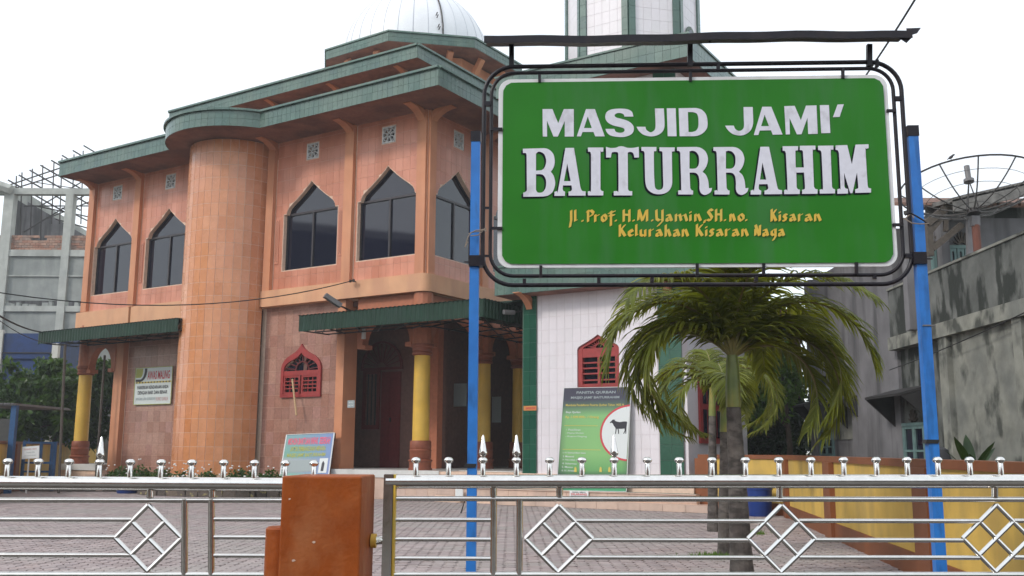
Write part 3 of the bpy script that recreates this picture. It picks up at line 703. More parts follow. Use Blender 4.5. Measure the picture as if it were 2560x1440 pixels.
# drum: octagonal eave
OCZ = 18.98
def solve(px, py, z): r = ray(px, py); k = (z-EYE)/r.z; return Vector((r.x*k, r.y*k, 0))
pA, pB, pC, pD = [solve(x, y, OCZ) for x, y in ((808, 127), (972, 80), (1183, 97), (1270, 157))]
side = ((pB-pA).length+(pC-pB).length)/2; OR8 = side/2/math.sin(rad(22.5))
mid = (pB+pC)/2; apo = side/2/math.tan(rad(22.5))
dirBC = (pC-pB).normalized(); inw = Vector((-dirBC.y, dirBC.x, 0)); oc = mid+inw*apo
oca = math.atan2((pB-oc).y, (pB-oc).x)
def octp(r, k, z=0): a = oca+rad(45*k); return oc+Vector((r*math.cos(a), r*math.sin(a), z))
m = MB()
for k in range(8): m.poly([octp(OR8-1.1, k, Z2b), octp(OR8-1.1, k+1, Z2b), octp(OR8-1.1, k+1, OCZ-.5), octp(OR8-1.1, k, OCZ-.5)])
dr = m.build('drum', 'salmon_paint', mq)
m = MB()
for k in range(8):
    p, q = octp(OR8, k), octp(OR8, k+1); d = (q-p); L_ = d.length; d.normalize(); n_ = Vector((d.y, -d.x, 0))
    W = lambda a, z, dd, p=p, d=d, n_=n_: p+d*a+n_*dd+Vector((0, 0, z))
    tiles(m, W, 0, L_, OCZ-.40, OCZ, .21, .20, (), joint=.008, thick=.012)
tag(m.build('drum_tile_cladding', 'green_tile', mq), kind='stuff')
m = MB(); m.prism([octp(OR8-.004, k, OCZ-.38) for k in range(8)], (0, 0, .38)); m.build('drum_eave', 'grout_green', mq)
m = MB(); m.prism([octp(OR8+.07, k, OCZ+.01) for k in range(8)], (0, 0, .07)); m.build('coping', 'green_tile', mq)
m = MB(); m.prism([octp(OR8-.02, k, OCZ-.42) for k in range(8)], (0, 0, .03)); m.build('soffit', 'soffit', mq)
for k in range(8):
    for f_ in (.25, .75):
        p = octp(OR8-1.1, k).lerp(octp(OR8-1.1, k+1), f_); q = octp(OR8-.35, k).lerp(octp(OR8-.35, k+1), f_)
        m = MB(); m.bar(p+Vector((0, 0, OCZ-1.35)), q+Vector((0, 0, OCZ-.50)), .24, .24); m.build('bracket', 'salmon_paint', mq)
# dome
DR = 184/FPX*(oc.y)*1.045; ocd = oc+Vector((-.27, 0, 0))
m = MB(); prof = [(DR*math.cos(rad(a))*(1 if a > 0 else 1), DR*1.02*math.sin(rad(a))+.75) for a in range(-12, 90, 6)]+[(.05, DR*1.02+.75)]
dcz = OCZ-.35
m.lathe(ocd+Vector((0, 0, dcz)), prof, 64); dome = m.build('dome', 'dome_white', mq, smooth=True)
m = MB()
for k in range(32):
    a = 2*math.pi*k/32+.05; pth = [ocd+Vector((r*1.001*math.cos(a), r*1.001*math.sin(a), z+dcz)) for r, z in prof[:-1]]; m.tube(pth, .010 if k % 8 else .016, 4, caps=False)
m.build('dome_seam', 'dome_seam', dome)
m = MB(); a = math.atan2(-oc.y, -oc.x)+.34; pth = [ocd+Vector((r*1.012*math.cos(a), r*1.012*math.sin(a), z+dcz)) for r, z in prof[:-1]]; m.tube(pth, .035, 5); m.build('conductor_strap', 'dark_metal', dome)
m = MB()
for k in range(4):
    a2 = a-.06-.012*k; r, z = prof[3+k//2]; q = ocd+Vector((r*1.02*math.cos(a2), r*1.02*math.sin(a2), z+dcz+.1*k)); m.bar(q, q+Vector((.06, 0, .16)), .04, .04)
m.build('dome_bracket', 'dark_metal', dome)
m = MB(); m.lathe(ocd+Vector((0, 0, dcz+DR*1.02+.7)), [(.16, 0), (.1, .2), (.22, .45), (.08, .7), (.05, 1.1), (.01, 1.5)], 12); m.build('finial', 'stainless', dome, smooth=True)

# porch
DT = 2.6
m = MB(); m.mbox(-9.0, 3.30, -.42, 9, 0.0, ZF-.02); m.mbox(15.36, LEN+.3, -.25, 6, 0.0, ZF-.02); m.build('porch_floor', 'mortar', mq)
m = MB(); tiles(m, WF(-.42), -1.0, 3.9, 0.02, ZF-.24, .42, .30, (), joint=.008, thick=.012); m.mbox(3.30, 4.0, -.40, .2, 0, ZF-.10)
tag(m.build('porch_step_cladding', 'step_tile', mq), kind='stuff')
for nm_, bx_ in (('porch_edge', (-1.0, 3.27, -.46, .6, ZF-.23, ZF)), ('porch_slab', (-.9, 5.2, .6, DT, ZF-.02, ZF+.001)), ('porch_slab', (-9, -.9, .6, 9, ZF-.02, ZF)), ('porch_slab', (-.9, 1.7, DT, 9, ZF-.02, ZF)), ('porch_edge', (15.36, LEN+.34, -.30, 6, ZF-.24, ZF))):
    m = MB(); m.mbox(*bx_); m.build(nm_, 'floor_white', mq)
m = MB(); m.mbox(14.95, 16.1, -.42, -.32, .0, .5); m.build('step', 'step_tile', mq)
def column(s_, t_, parent, r=.265, top=4.42, capz=5.3):
    c = M(s_, t_, 0)
    m = MB(); m.lathe(c, [(.37, ZF), (.37, ZF+.06), (.345, ZF+.07), (.345, ZF+.25), (.38, ZF+.27), (.38, ZF+.31), (.31, ZF+.34), (.335, ZF+.38), (.335, ZF+.56), (.355, ZF+.6), (.32, ZF+.64), (.335, ZF+.68), (.335, ZF+.86), (.31, ZF+.9)], 20)
    k = m.build('column', 'terracotta', parent, smooth=True)
    m = MB(); m.lathe(c, [(r, ZF+.88), (r*.985, 2.8), (r*.94, top)], 28); m.build('shaft', 'yellow_paint', k, smooth=True)
    m = MB(); m.lathe(c, [(r+.02, top), (r+.06, top+.03), (r+.06, top+.09), (r+.02, top+.11), (r+.05, top+.14), (r+.05, top+.24), (r+.09, top+.28), (r+.09, top+.36)], 24); m.build('capital', 'terracotta', k, smooth=True)
    m = MB(); m.lathe(c, [(r+.05, top+.36), (r+.05, ZB0)], 12); m.build('upper_shaft', 'column_salmon', k)
    return k
column(.2, .2, mq); column(.2, 3.66, mq, .25); column(.2, 5.95, mq, .24); column(.2, 9.2, mq, .24); column(LEN-.33, .1, mq, .27)
def arch_spandrel(W, a0, a1, zs, z1, ztop, parent, th=.3):
    """wall above an arched opening between two columns: keyhole arch"""
    m = MB(); n = 16; c = (a0+a1)/2; h = (a1-a0)/2
    pts = []
    for k in range(n+1):
        a = math.pi*k/n; x = c-h*math.cos(a); z = zs+(z1-zs)*math.sin(a)**.8; pts.append((x, z))
    for (p, q) in zip(pts, pts[1:]):
        m.hexa([W(p[0], p[1], 0), W(q[0], q[1], 0), W(q[0], q[1], -th), W(p[0], p[1], -th), W(p[0], ztop, 0), W(q[0], ztop, 0), W(q[0], ztop, -th), W(p[0], ztop, -th)])
    for x0, x1 in ((a0-.22, a0), (a1, a1+.22)): m.hexa([W(x0, zs, 0), W(x1, zs, 0), W(x1, zs, -th), W(x0, zs, -th), W(x0, ztop, 0), W(x1, ztop, 0), W(x1, ztop, -th), W(x0, ztop, -th)])
    for x0, x1 in ((a0-.08, a0+.16), (a1-.16, a1+.08)): m.hexa([W(x0, zs-.02, .03), W(x1, zs-.02, .03), W(x1, zs-.02, -th-.03), W(x0, zs-.02, -th-.03), W(x0, zs+.12, .03), W(x1, zs+.12, .03), W(x1, zs+.12, -th-.03), W(x0, zs+.12, -th-.03)])
    m.build('arch', 'column_salmon', parent, fix=True)
arch_spandrel(WF(.08), .62, 2.60, 4.75, 5.75, ZB0, mq); arch_spandrel(WR(.08), .62, 3.3, 4.75, 5.75, ZB0, mq); arch_spandrel(WR(.08), 4.0, 5.6, 4.75, 5.6, ZB0, mq); arch_spandrel(WR(.08), 6.3, 8.9, 4.75, 5.75, ZB0, mq)
arch_spandrel(WF(-.05), 15.5, 16.95, 4.5, 5.5, 6.0, mq)
# porch interior: back wall with door and window, side wall, ceiling
m = MB()
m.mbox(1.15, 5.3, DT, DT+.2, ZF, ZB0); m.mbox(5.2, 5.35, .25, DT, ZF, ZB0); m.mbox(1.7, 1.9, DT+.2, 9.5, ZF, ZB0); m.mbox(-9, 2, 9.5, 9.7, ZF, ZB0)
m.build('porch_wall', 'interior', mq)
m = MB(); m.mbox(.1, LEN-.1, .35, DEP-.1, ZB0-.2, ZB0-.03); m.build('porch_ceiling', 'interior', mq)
dcn, _ = onT(979, 1000, DT); 
m = MB(); m.mbox(dcn-.42, dcn+.42, DT-.06, DT-.005, ZF, 4.2); d_ = m.build('door', 'dark_red_wood', mq)
m = MB(); m.mbox(dcn-.38, dcn-.03, DT-.075, DT-.061, 1.1, 2.4); m.mbox(dcn+.03, dcn+.38, DT-.075, DT-.061, 1.1, 2.4); m.mbox(dcn-.38, dcn-.03, DT-.075, DT-.061, 2.6, 4.0); m.mbox(dcn+.03, dcn+.38, DT-.075, DT-.061, 2.6, 4.0); m.build('door_panel', 'dark_red_wood', d_)
m = MB(); m.mbox(dcn-.06, dcn+.0, DT-.11, DT-.075, 2.45, 2.6); m.build('handle', 'dark_metal', d_)
wc_ = dcn+.9
m = MB()
for (x0, x1, z_, z2) in ((wc_-.38, wc_-.28, 2.2, 4.3), (wc_+.28, wc_+.38, 2.2, 4.3), (wc_-.28, wc_+.28, 2.2, 2.35), (wc_-.28, wc_+.28, 4.15, 4.3)): m.mbox(x0, x1, DT-.08, DT-.005, z_, z2)
w_ = m.build('window', 'dark_red_wood', mq)
m = MB()
for k in range(3): m.mbox(wc_-.20+k*.17, wc_-.17+k*.17, DT-.05, DT-.02, 2.35, 4.15)
m.build('window_bar', 'dark_metal', w_)
fc = (dcn+wc_)/2
m = MB()
for k in range(13):
    a = rad(15*k); m.bar(M(fc+.2*math.cos(a), DT-.05, 4.35+.2*math.sin(a)), M(fc+.85*math.cos(a), DT-.05, 4.35+.85*math.sin(a)), .03, .03)
for k in range(18):
    a, a2 = rad(10*k), rad(10*(k+1)); m.bar(M(fc+.9*math.cos(a), DT-.04, 4.35+.92*math.sin(a)), M(fc+.9*math.cos(a2), DT-.04, 4.35+.92*math.sin(a2)), .09, .07)
m.mbox(fc-.95, fc+.95, DT-.07, DT-.005, 4.27, 4.37)
m.build('fan_light', 'dark_red_wood', mq)
m = MB(); m.mbox(1.15, 1.5, 2.3, 2.6, ZF, ZB0); m.mbox(1.55, 1.72, 5.4, 5.8, ZF, ZB0); m.build('pilaster', 'column_salmon', mq)

# green corrugated canopies
def canopy(path, z0, z1, back, parent, rise=.55, pitch=.17, name='canopy'):
    """path: (s,t) points of the hanging apron, back: inner edge points; ribbed apron plus ribbed roof"""
    ap = MB(); rf = MB()
    for i, (p, q) in enumerate(zip(path, path[1:])):
        d = math.hypot(q[0]-p[0], q[1]-p[1]); dx, dy = (q[0]-p[0])/d, (q[1]-p[1])/d; nx, ny = dy, -dx
        n = max(2, int(d/pitch)*4); pr = []
        for k in range(n+1):
            a = d*k/n; o_ = (.022 if (k % 4) in (1, 2) else 0.0); pr.append((a, o_))
        bp, bq = back[i], back[i+1]
        for (a, o1), (b, o2) in zip(pr, pr[1:]):
            A = M(p[0]+dx*a+nx*o1*-1, p[1]+dy*a+ny*o1*-1, 0); B = M(p[0]+dx*b+nx*o2*-1, p[1]+dy*b+ny*o2*-1, 0)
            jag = .02*math.sin(a*9)
            ap.poly([A+Vector((0, 0, z0)), B+Vector((0, 0, z0)), B+Vector((0, 0, z1+o2)), A+Vector((0, 0, z1+o1))])
            fa, fb = a/d, b/d
            A2 = M(bp[0]+(bq[0]-bp[0])*fa, bp[1]+(bq[1]-bp[1])*fa, z1+rise+o1); B2 = M(bp[0]+(bq[0]-bp[0])*fb, bp[1]+(bq[1]-bp[1])*fb, z1+rise+o2)
            An = M(p[0]+dx*a-nx*.05, p[1]+dy*a-ny*.05, z1+o1); Bn = M(p[0]+dx*b-nx*.05, p[1]+dy*b-ny*.05, z1+o2)
            rf.poly([An, Bn, B2, A2])
    c = rf.build(name, 'sheet_green', parent); ap.build('apron', 'sheet_green', c)
    m = MB()
    for i, (p, q) in enumerate(zip(path, path[1:])):
        d = math.hypot(q[0]-p[0], q[1]-p[1]); bp, bq = back[i], back[i+1]
        nb = max(2, int(d/1.1))
        for k in range(nb+1):
            f_ = k/nb; P1 = M(p[0]+(q[0]-p[0])*f_, p[1]+(q[1]-p[1])*f_, z0+.05); P2 = M(bp[0]+(bq[0]-bp[0])*f_, bp[1]+(bq[1]-bp[1])*f_, z0+.05); P1 = P1.lerp(P2, .04)
            m.bar(P1, P2, .04, .04); m.bar(P1+Vector((0, 0, z1-z0-.08)), P2+Vector((0, 0, z1+rise-z0-.1)), .04, .04)
            for j in range(4): m.bar(P1.lerp(P2, j/4), (P1.lerp(P2, (j+1)/4))+Vector((0, 0, (z1-z0-.05)+rise*(j+1)/4)), .025, .025)
        for h_ in (.04, .5, .96):
            P1 = M(*p, z0+.06).lerp(M(*bp, z0+.06), h_); P2 = M(*q, z0+.06).lerp(M(*bq, z0+.06), h_); m.bar(P1, P2, .04, .04)
    m.build('truss', 'dark_metal', c)
    return c
ct = -1.45
sl, zl1 = onT(748, 787, ct); _, zl0 = onT(748, 827, ct); sR, zr1 = onT(1207, 752, ct)
canopy([(sl, ct), (sR, ct), (sR-.2, 9.2)], zl0-.03, zl1-.04, [(sl, -.02), (-.2, .0), (-.2, 9.2)], mq, .06)
m = MB(); m.mbox(-3.9, -.15, 0, 9.4, zl1+.05, zl1+.10); m.mbox(-8.8, -.15, 9.4, 9.6, ZF, 6); m.build('porch_roof', 'sheet_green', mq)
ct2 = -1.75
s1, z11 = onT(97, 830, ct2); _, z10 = onT(97, 862, ct2); s2, z21 = onT(446, 797, ct2)
canopy([(s1, ct2), (s2, ct2)], (z10+onT(446, 826, ct2)[1])/2, (z11+z21)/2, [(LEN+.2, -.02), (s2-.2, -.02)], mq, .08)
m = MB(); a, b = M(s1, ct2, z11), M(LEN+.2, 0, z11); m.poly([a, b, b+Vector((0, 0, .08)), a+Vector((0, 0, -.5))][::-1]); m.build('canopy_side', 'sheet_green', mq)

# ================================================================== MINARET
T0 = -.31; SL, SRt = -3.88, -8.73
mn = thing('minaret', 'white and green tiled minaret with square base, broad eaves and octagonal shaft beside the mosque', 'minaret', M(-6.3, 2.1, 0))
tcx, tcy = (SL+SRt)/2, T0+(SL-SRt)/2; hwt = (SL-SRt)/2
EZ0, EZ1 = onT(1370, 727, T0-.62)[1], onT(1205, 676, T0-.62)[1]
pE = onT(1713, 88, T0-.6)
UZ1 = pE[1]; UZ0 = UZ1-.62
m = MB(); 
twc = -6.235; twop = Opening(twc-.55, twc+.55, 2.35, 4.05, 4.60)
zsp2 = onT(1492, 872, T0)[1]; zap2 = onT(1492, 836, T0)[1]
twl, twr = onT(1443, 900, T0)[0], onT(1548, 900, T0)[0]; twc = (twl+twr)/2; twh = (twl-twr)/2
twop = Opening(twc-twh, twc+twh, 2.45, zsp2, zap2)
wall(m, WF(T0), SRt, SL, 0, UZ0, [twop], .3); wall(m, WL(SL), T0, T0+2*hwt, 0, UZ0); wall(m, WR(SRt), T0, T0+2*hwt, 0, UZ0); wall(m, WB(T0+2*hwt), SRt, SL, 0, UZ0)
m.build('base_wall', 'white_grout', mn)
m = MB(); tiles(m, WF(T0), SRt+.70, SL-.46, .44, EZ0, .255, .37, [twop], joint=.007, thick=.008, margin=.0, zstart=.44)
tiles(m, WL(SL), T0+.4, T0+2*hwt, .44, EZ0, .255, .37, (), joint=.007, thick=.008); tiles(m, WR(SRt), T0+.35, T0+2*hwt, .44, 5.7, .255, .37, (), joint=.007, thick=.008)
tiles(m, WF(T0), SRt+.7, SL-.46, EZ1+.1, UZ0, .255, .37, (), joint=.007, thick=.008)
tag(m.build('white_tile_cladding', 'white_tile', mn), kind='stuff')
def greenstrip(W, a0, a1, z0, z1, parent):
    m = MB()
    P = [W(a0, z0, .002), W(a1, z0, .002), W(a1, z0, .05), W(a0, z0, .05), W(a0, z1, .002), W(a1, z1, .002), W(a1, z1, .05), W(a0, z1, .05)]
    m.hexa(P); o = m.build('green_pilaster', 'grout_green', parent, fix=True)
    m = MB(); tiles(m, lambda a, z, d: W(a, z, d+.05), a0, a1, z0, z1, (a1-a0)/2, .41, (), joint=.007, thick=.008); tag(m.build('pilaster_tile_cladding', 'dark_green_tile', o), kind='stuff')
greenstrip(WF(T0), SL-.44, SL, .44, EZ0, mn); greenstrip(WF(T0), SRt, SRt+.66, .44, EZ0, mn); greenstrip(WL(SL), T0, T0+.4, .44, EZ0, mn); greenstrip(WF(T0), SL-.44, SL, EZ1, UZ0, mn); greenstrip(WF(T0), SRt, SRt+.66, EZ1, UZ0, mn)
# square eaves
def sq_eave(o_, z0, z1, name):
    a0, a1 = SRt-o_, SL+o_; b0, b1 = T0-o_, T0+2*hwt+o_
    m = MB(); m.mbox(a0, a1, b0, b1, z0+.03, z1); e = m.build(name, 'grout_green', mn)
    m = MB(); tiles(m, WF(b0), a0, a1, z0, z1, .24, (z1-z0)/2, (), joint=.007, thick=.012); tiles(m, WR(a0), b0, b1, z0, z1, .24, (z1-z0)/2, (), joint=.007, thick=.012); tiles(m, WL(a1), b0, b1, z0, z1, .24, (z1-z0)/2, (), joint=.007, thick=.012)
    tag(m.build('fascia_tile_cladding', 'green_tile', e), kind='stuff')
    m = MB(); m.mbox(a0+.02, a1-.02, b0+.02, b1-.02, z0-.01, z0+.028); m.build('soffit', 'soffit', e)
    m = MB(); m.mbox(a0-.05, a1+.05, b0-.05, b1+.05, z1+.005, z1+.06); m.build('coping', 'green_tile', e)
sq_eave(.62, EZ0, EZ1, 'eave'); sq_eave(.62, UZ0, UZ1, 'eave')
# brackets below lower eave hidden by shade
for a in (SL-.2, SRt+.33): bracket(a, T0, 0, -1, EZ0, mn, .8, .6, .2)
# lean-to lintel of side door wall
m = MB(); m.mbox(SRt-.10, SRt-.012, T0+.02, T0+4.2, .44, 3.80); m.build('side_wall', 'white_tile', mn)
m = MB(); m.mbox(SRt-.16, SRt-.105, T0+.75, T0+3.9, 1.70, 3.66); sw = m.build('side_window', 'red_wood', mn)
m = MB()
for k in range(9):
    tt = T0+.95+k*.34; m.mbox(SRt-.185, SRt-.161, tt, tt+.22, 1.85, 2.6); m.mbox(SRt-.185, SRt-.161, tt, tt+.22, 2.75, 3.5)
m.build('pane', 'glass_dark', sw)
# red front window
W = WF(T0)
m = MB()
A = [(twc+twh, 2.45), (twc-twh, 2.45)]+[(x, twop.top(min(max(x, twop.a0+1e-5), twop.a1-1e-5))) for x in [twc-twh+2*twh*k/20 for k in range(21)]]
cA = (twc, (2.45+zsp2)/2)
inn = [(twc+(x-twc)*.78, zsp2+(z-zsp2)*.72 if z > zsp2-.01 else (z+.13 if z < 3 else z)) for x, z in A]
for i in range(len(A)):
    j = (i+1) % len(A)
    m.hexa([W(*A[i], -.16), W(*A[j], -.16), W(*inn[j], -.16), W(*inn[i], -.16), W(*A[i], -.04), W(*A[j], -.04), W(*inn[j], -.04), W(*inn[i], -.04)])
w = m.build('window', 'red_wood', mn, fix=True)
m = MB()
def bx(x0, x1, z0, z1, d0=-.15, d1=-.05): m.hexa([W(x0, z0, d0), W(x1, z0, d0), W(x1, z0, d1), W(x0, z0, d1), W(x0, z1, d0), W(x1, z1, d0), W(x1, z1, d1), W(x0, z1, d1)])
iw = twh*.78
bx(twc-iw, twc+iw, zsp2-.22, zsp2+.03); bx(twc-.04, twc+.04, 2.55, zsp2-.22)
for z_ in (zsp2-.37, zsp2-.52, zsp2-.67, zsp2-.85): bx(twc-iw, twc+iw, z_-.02, z_+.02, -.14, -.07)
bx(twc-iw, twc+iw, zsp2-1.12, zsp2-.95)
m.build('shutter', 'red_wood', w, fix=True)
m = MB()
for k in range(10):
    a = rad(18*k+9); m.bar(W(twc+.12*math.cos(a), zsp2+.04+.1*math.sin(a), -.12), W(twc+iw*math.cos(a), zsp2+.04+.42*math.sin(a), -.12), .03, .03)
m.build('fan_bars', 'red_wood', w)
m = MB(); m.poly([W(x, z, -.17) for x, z in A]); m.build('pane', 'glass_dark', w, fix=True)
# octagonal shaft
def shp(r, k, z): a = math.atan2(u.y, u.x)+rad(22.5+45*k); c = M(tcx, tcy, z); return c+Vector((r*math.cos(a), r*math.sin(a), 0))
SR8 = 2.05; ZT = 24.0
m = MB()
for k in range(8): m.poly([shp(SR8, k, UZ1), shp(SR8, k+1, UZ1), shp(SR8, k+1, ZT), shp(SR8, k, ZT)])
shf = m.build('shaft', 'white_grout', mn)
wt = MB(); gt = MB()
for k in range(8):
    p, q = shp(SR8, k, 0), shp(SR8, k+1, 0); d = q-p; L_ = d.length; d.normalize(); n_ = Vector((d.y, -d.x, 0))
    if (p-M(tcx, tcy, 0)).dot(n_) < 0: n_ = -n_
    W8 = lambda a, z, dd, p=p, d=d, n_=n_: p+d*a+n_*dd+Vector((0, 0, z))
    tiles(wt, W8, .20, L_-.20, UZ1, ZT, .255, .37, (), joint=.007, thick=.008)
    for a0, a1 in ((0, .20), (L_-.20, L_)): tiles(gt, lambda a, z, dd, W8=W8: W8(a, z, dd+.05), a0, a1, UZ1, ZT, .20, .37, (), joint=.006, thick=.012); gt.hexa([W8(a0, UZ1, 0), W8(a1, UZ1, 0), W8(a1, UZ1, .05), W8(a0, UZ1, .05), W8(a0, ZT, 0), W8(a1, ZT, 0), W8(a1, ZT, .05), W8(a0, ZT, .05)])
    if k % 2 == 0:
        o = MB(); wz = UZ1+.2; c_ = L_/2
        P = [(c_-.32, wz), (c_+.32, wz), (c_+.32, wz+2.1), (c_+.2, wz+2.45), (c_, wz+2.7), (c_-.2, wz+2.45), (c_-.32, wz+2.1)]
        SIDEW = (k, P)
tag(wt.build('white_tile_cladding', 'white_tile', shf), kind='stuff'); tag(gt.build('green_tile_cladding', 'green_tile', shf), kind='stuff')
# arched window on the right hand face
best = max(range(8), key=lambda k: ((shp(SR8, k, 0)+shp(SR8, k+1, 0))/2-M(tcx, tcy, 0)).normalized().dot(Vector((.72, -.69, 0))))
p, q = shp(SR8, best, 0), shp(SR8, best+1, 0); d = (q-p).normalized(); n_ = Vector((d.y, -d.x, 0)); n_ = n_ if (p-M(tcx, tcy, 0)).dot(n_) > 0 else -n_; cm = (p+q)/2
def arch_face(hw, z0, z1, off):
    P = [cm+d*hw*-1+n_*off+Vector((0, 0, z0)), cm+d*hw+n_*off+Vector((0, 0, z0))]
    for k in range(9): a = math.pi*k/8; P.append(cm+d*hw*math.cos(a)+n_*off+Vector((0, 0, z1-hw*1.4+hw*1.4*math.sin(a))))
    return P
zt_ = UZ1+1.55
m = MB(); m.prism(arch_face(.42, UZ1-.2, zt_+.1, .012), n_*.05); wv = m.build('shaft_window', 'grout_green', shf, fix=True)
m = MB(); m.prism(arch_face(.32, UZ1-.2, zt_, .065), n_*.01); m.build('pane', 'glass_dark', wv, fix=True)
m = MB(); m.prism([shp(SR8+.4, k, ZT) for k in range(8)], (0, 0, .4)); m.build('shaft_eave', 'green_tile', shf)
# plinth steps in front
st_ = thing('entrance_step', 'beige tiled double step running in front of the white minaret base', 'steps', M(-5, -.6, 0))
m = MB(); m.mbox(-9.15, -1.0, -.62, .3, 0, .42); m.build('upper_step', 'mortar', st_)
m = MB(); tiles(m, WF(-.62), -9.15, -1.0, .20, .40, .62, .2, (), joint=.01, thick=.012); m.mbox(-9.15, -1.0, -.66, -.3, .402, .43); tiles(m, WF(-.96), -9.62, -3.2, 0.0, .18, .62, .18, (), joint=.01, thick=.012)
tag(m.build('step_tile_cladding', 'step_tile', st_), kind='stuff')
m = MB(); m.mbox(-9.6, -3.2, -.95, -.62, 0, .185); m.mbox(-9.6, -9.15, -.62, .3, 0, .185); m.build('lower_step', 'step_tile', st_)
m = MB(); m.mbox(-9.1, -1.05, -.60, .25, .43, .438); m.build('step_tread', 'green_tile', st_)

# ================================================================== UNFINISHED BUILDING (far left)
ub = thing('unfinished_building', 'unfinished grey concrete frame building with brick infill and bare steel roof trusses', 'building', (-24, 52, 0))
YB = 52.0
def fx(px, py=600, Y=YB): return aty(px, py, Y)
def fz(py, Y=YB, px=120): return aty(px, py, Y).z
zt1, zt0 = fz(471), fz(486); zb1, zb0 = fz(625), fz(641); zc1, zc0 = fz(765), fz(779); zd = fz(690)
Lx, Rx = fx(-90).x, fx(330).x
def cf(name, x0, x1, z0, z1, y0=0.0, y1=.4, m_='concrete_light'): 
    m = MB(); m.box(x0, x1, YB+y0, YB+y1, z0, z1); return m.build(name, m_, ub)
for pa, pb in ((3, 27), (158, 177)):
    a, b = fx(pa).x, fx(pb).x; cf('column', a, b, 0, zt0, -.12, .35)
cf('column', fx(-95).x, fx(-75).x, 0, zt0, -.12, .35)
for z0, z1 in ((zt0, zt1), (zb0, zb1), (zc0, zc1)): cf('beam', Lx, Rx, z0, z1, -.06, .34)
cf('wall_panel', Lx, Rx, zd+.03, zb0, .06, .2, 'concrete'); cf('wall_panel', Lx, Rx, zc1+.3, zd-.03, .06, .2, 'concrete'); cf('wall_panel', Lx, Rx, 0, zc0, .06, .2, 'concrete')
cf('ledge', Lx, Rx, zd-.03, zd+.03, -.02, .2); 
m = MB(); x = Lx
while x < Rx:
    if random.random() < .75: m.box(x, x+random.uniform(.15, .4), YB+.0, YB+.2, zc1, zc1+random.uniform(.08, .28))
    x += .35
m.build('ragged_masonry', 'concrete', ub)
m = MB(); zz = zb1; j = 0; ztop = fz(588)
while zz < ztop:
    x = Lx+(j % 2)*.15
    while x < Rx:
        if not (zz > ztop-.35 and random.random() < .25): m.box(x, x+.285, YB+.05+random.uniform(0, .02), YB+.2, zz, zz+.125)
        x += .30
    zz += .14; j += 1
tag(m.build('brick_infill', 'old_brick', ub), kind='stuff')
# sloping gable side wall behind, seen through the frame
a, b = aty(28, 485, YB+2), aty(225, 590, YB+9)
m = MB(); m.hexa([(a.x, a.y, 8), (a.x+.2, a.y, 8), (b.x+.2, b.y, 8), (b.x, b.y, 8), (a.x, a.y, a.z), (a.x+.2, a.y, a.z), (b.x+.2, b.y, aty(225, 600, YB+9).z), (b.x, b.y, aty(225, 600, YB+9).z)])
m.build('gable_wall', 'plaster_grey', ub)
a2 = aty(30, 478, YB+1.9)
m = MB(); m.bar(a2, Vector((b.x-.1, b.y, aty(228, 597, YB+9).z)), .25, .7); m.build('sloping_beam', 'concrete_light', ub)
# steel trusses
m = MB()
def P3(px, py, Y): return aty(px, py, Y)
for i in range(8):
    f_ = i/7; Yt = YB+.2+f_*7
    x0, y0 = 20+27*i, 450-12.3*i
    m.tube([P3(x0, y0, Yt), P3(x0+150+4*i, y0+85+3*i, Yt+1)], .045, 5)
for (p, q) in (((25, 462), (225, 395)), ((40, 470), (235, 410)), ((60, 580), (225, 480)), ((100, 515), (230, 440)), ((90, 515), (235, 545)), ((120, 545), (235, 500)), ((155, 520), (235, 560)), ((60, 515), (235, 515)), ((140, 548), (235, 575))):
    m.tube([P3(*p, YB+1.5), P3(*q, YB+5)], .04, 5)
for i, x_ in enumerate((38, 52, 78, 104, 132, 152, 182, 205)):
    m.tube([P3(x_-3, 640-8*i if i < 4 else 560, YB+.5+i*.4), P3(x_+3, 440-9*i, YB+.5+i*.4)], .035, 5)
m.tube([P3(84, 455, YB+2), P3(235, 478, YB+5)], .025, 4)
m.build('roof_truss', 'dark_metal', ub)
m = MB(); m.tube([aty(-30, 455, YB-.4), aty(28, 474, YB-.3)], .28, 6); m.build('gutter', 'concrete_light', ub)

# blue shop building and low white building behind the trees
bb = thing('blue_building', 'low dark blue painted shop block in front of the unfinished building', 'building', (-20, 46, 0))
x0, x1 = aty(8, 900, 46).x, aty(152, 900, 46).x; zt = aty(60, 834, 46).z
m = MB(); m.box(x0-9, x1, 46, 50, 0, zt-1.2); m.box(x0, x1, 45.9, 50, zt-1.2, zt); m.build('blue_wall', 'blue_wall', bb)
m = MB(); m.box(x0-3, x0-.02, 45.8, 46, zt-2.6, zt+.15); m.build('white_pier', 'white_wall', bb)
xp0, xp1 = aty(130, 900, 45.7).x, aty(145, 900, 45.7).x
m = MB(); m.box(xp0, xp1, 45.6, 45.85, 0, zt-.5); m.build('white_pier', 'white_wall', bb)
m = MB()
for z_ in (aty(60, 883, 45.8).z,): m.box(x0, x1, 45.86, 45.89, z_, z_+.05)
m.build('ledge', 'dark_metal', bb)
wb = MB(); wx0, wx1 = aty(112, 1090, 54).x, aty(420, 1090, 54).x; wb.box(wx0, wx1, 54, 54.3, 0, aty(200, 1064, 54).z)
wbo = thing('boundary_wall', 'pale white wall behind the leafy trees, left of the mosque', 'wall', ((wx0+wx1)/2, 54, 0)); wb.build('wall_face', 'white_wall', wbo)
m = MB(); m.box(wx0, wx0+.5, 53.8, 53.98, 0, aty(112, 1068, 54).z); m.box(aty(240, 1090, 54).x, aty(243, 1090, 54).x+.1, 53.85, 53.98, 0, aty(112, 1068, 54).z); m.build('wall_pier', 'plaster_grey', wbo)
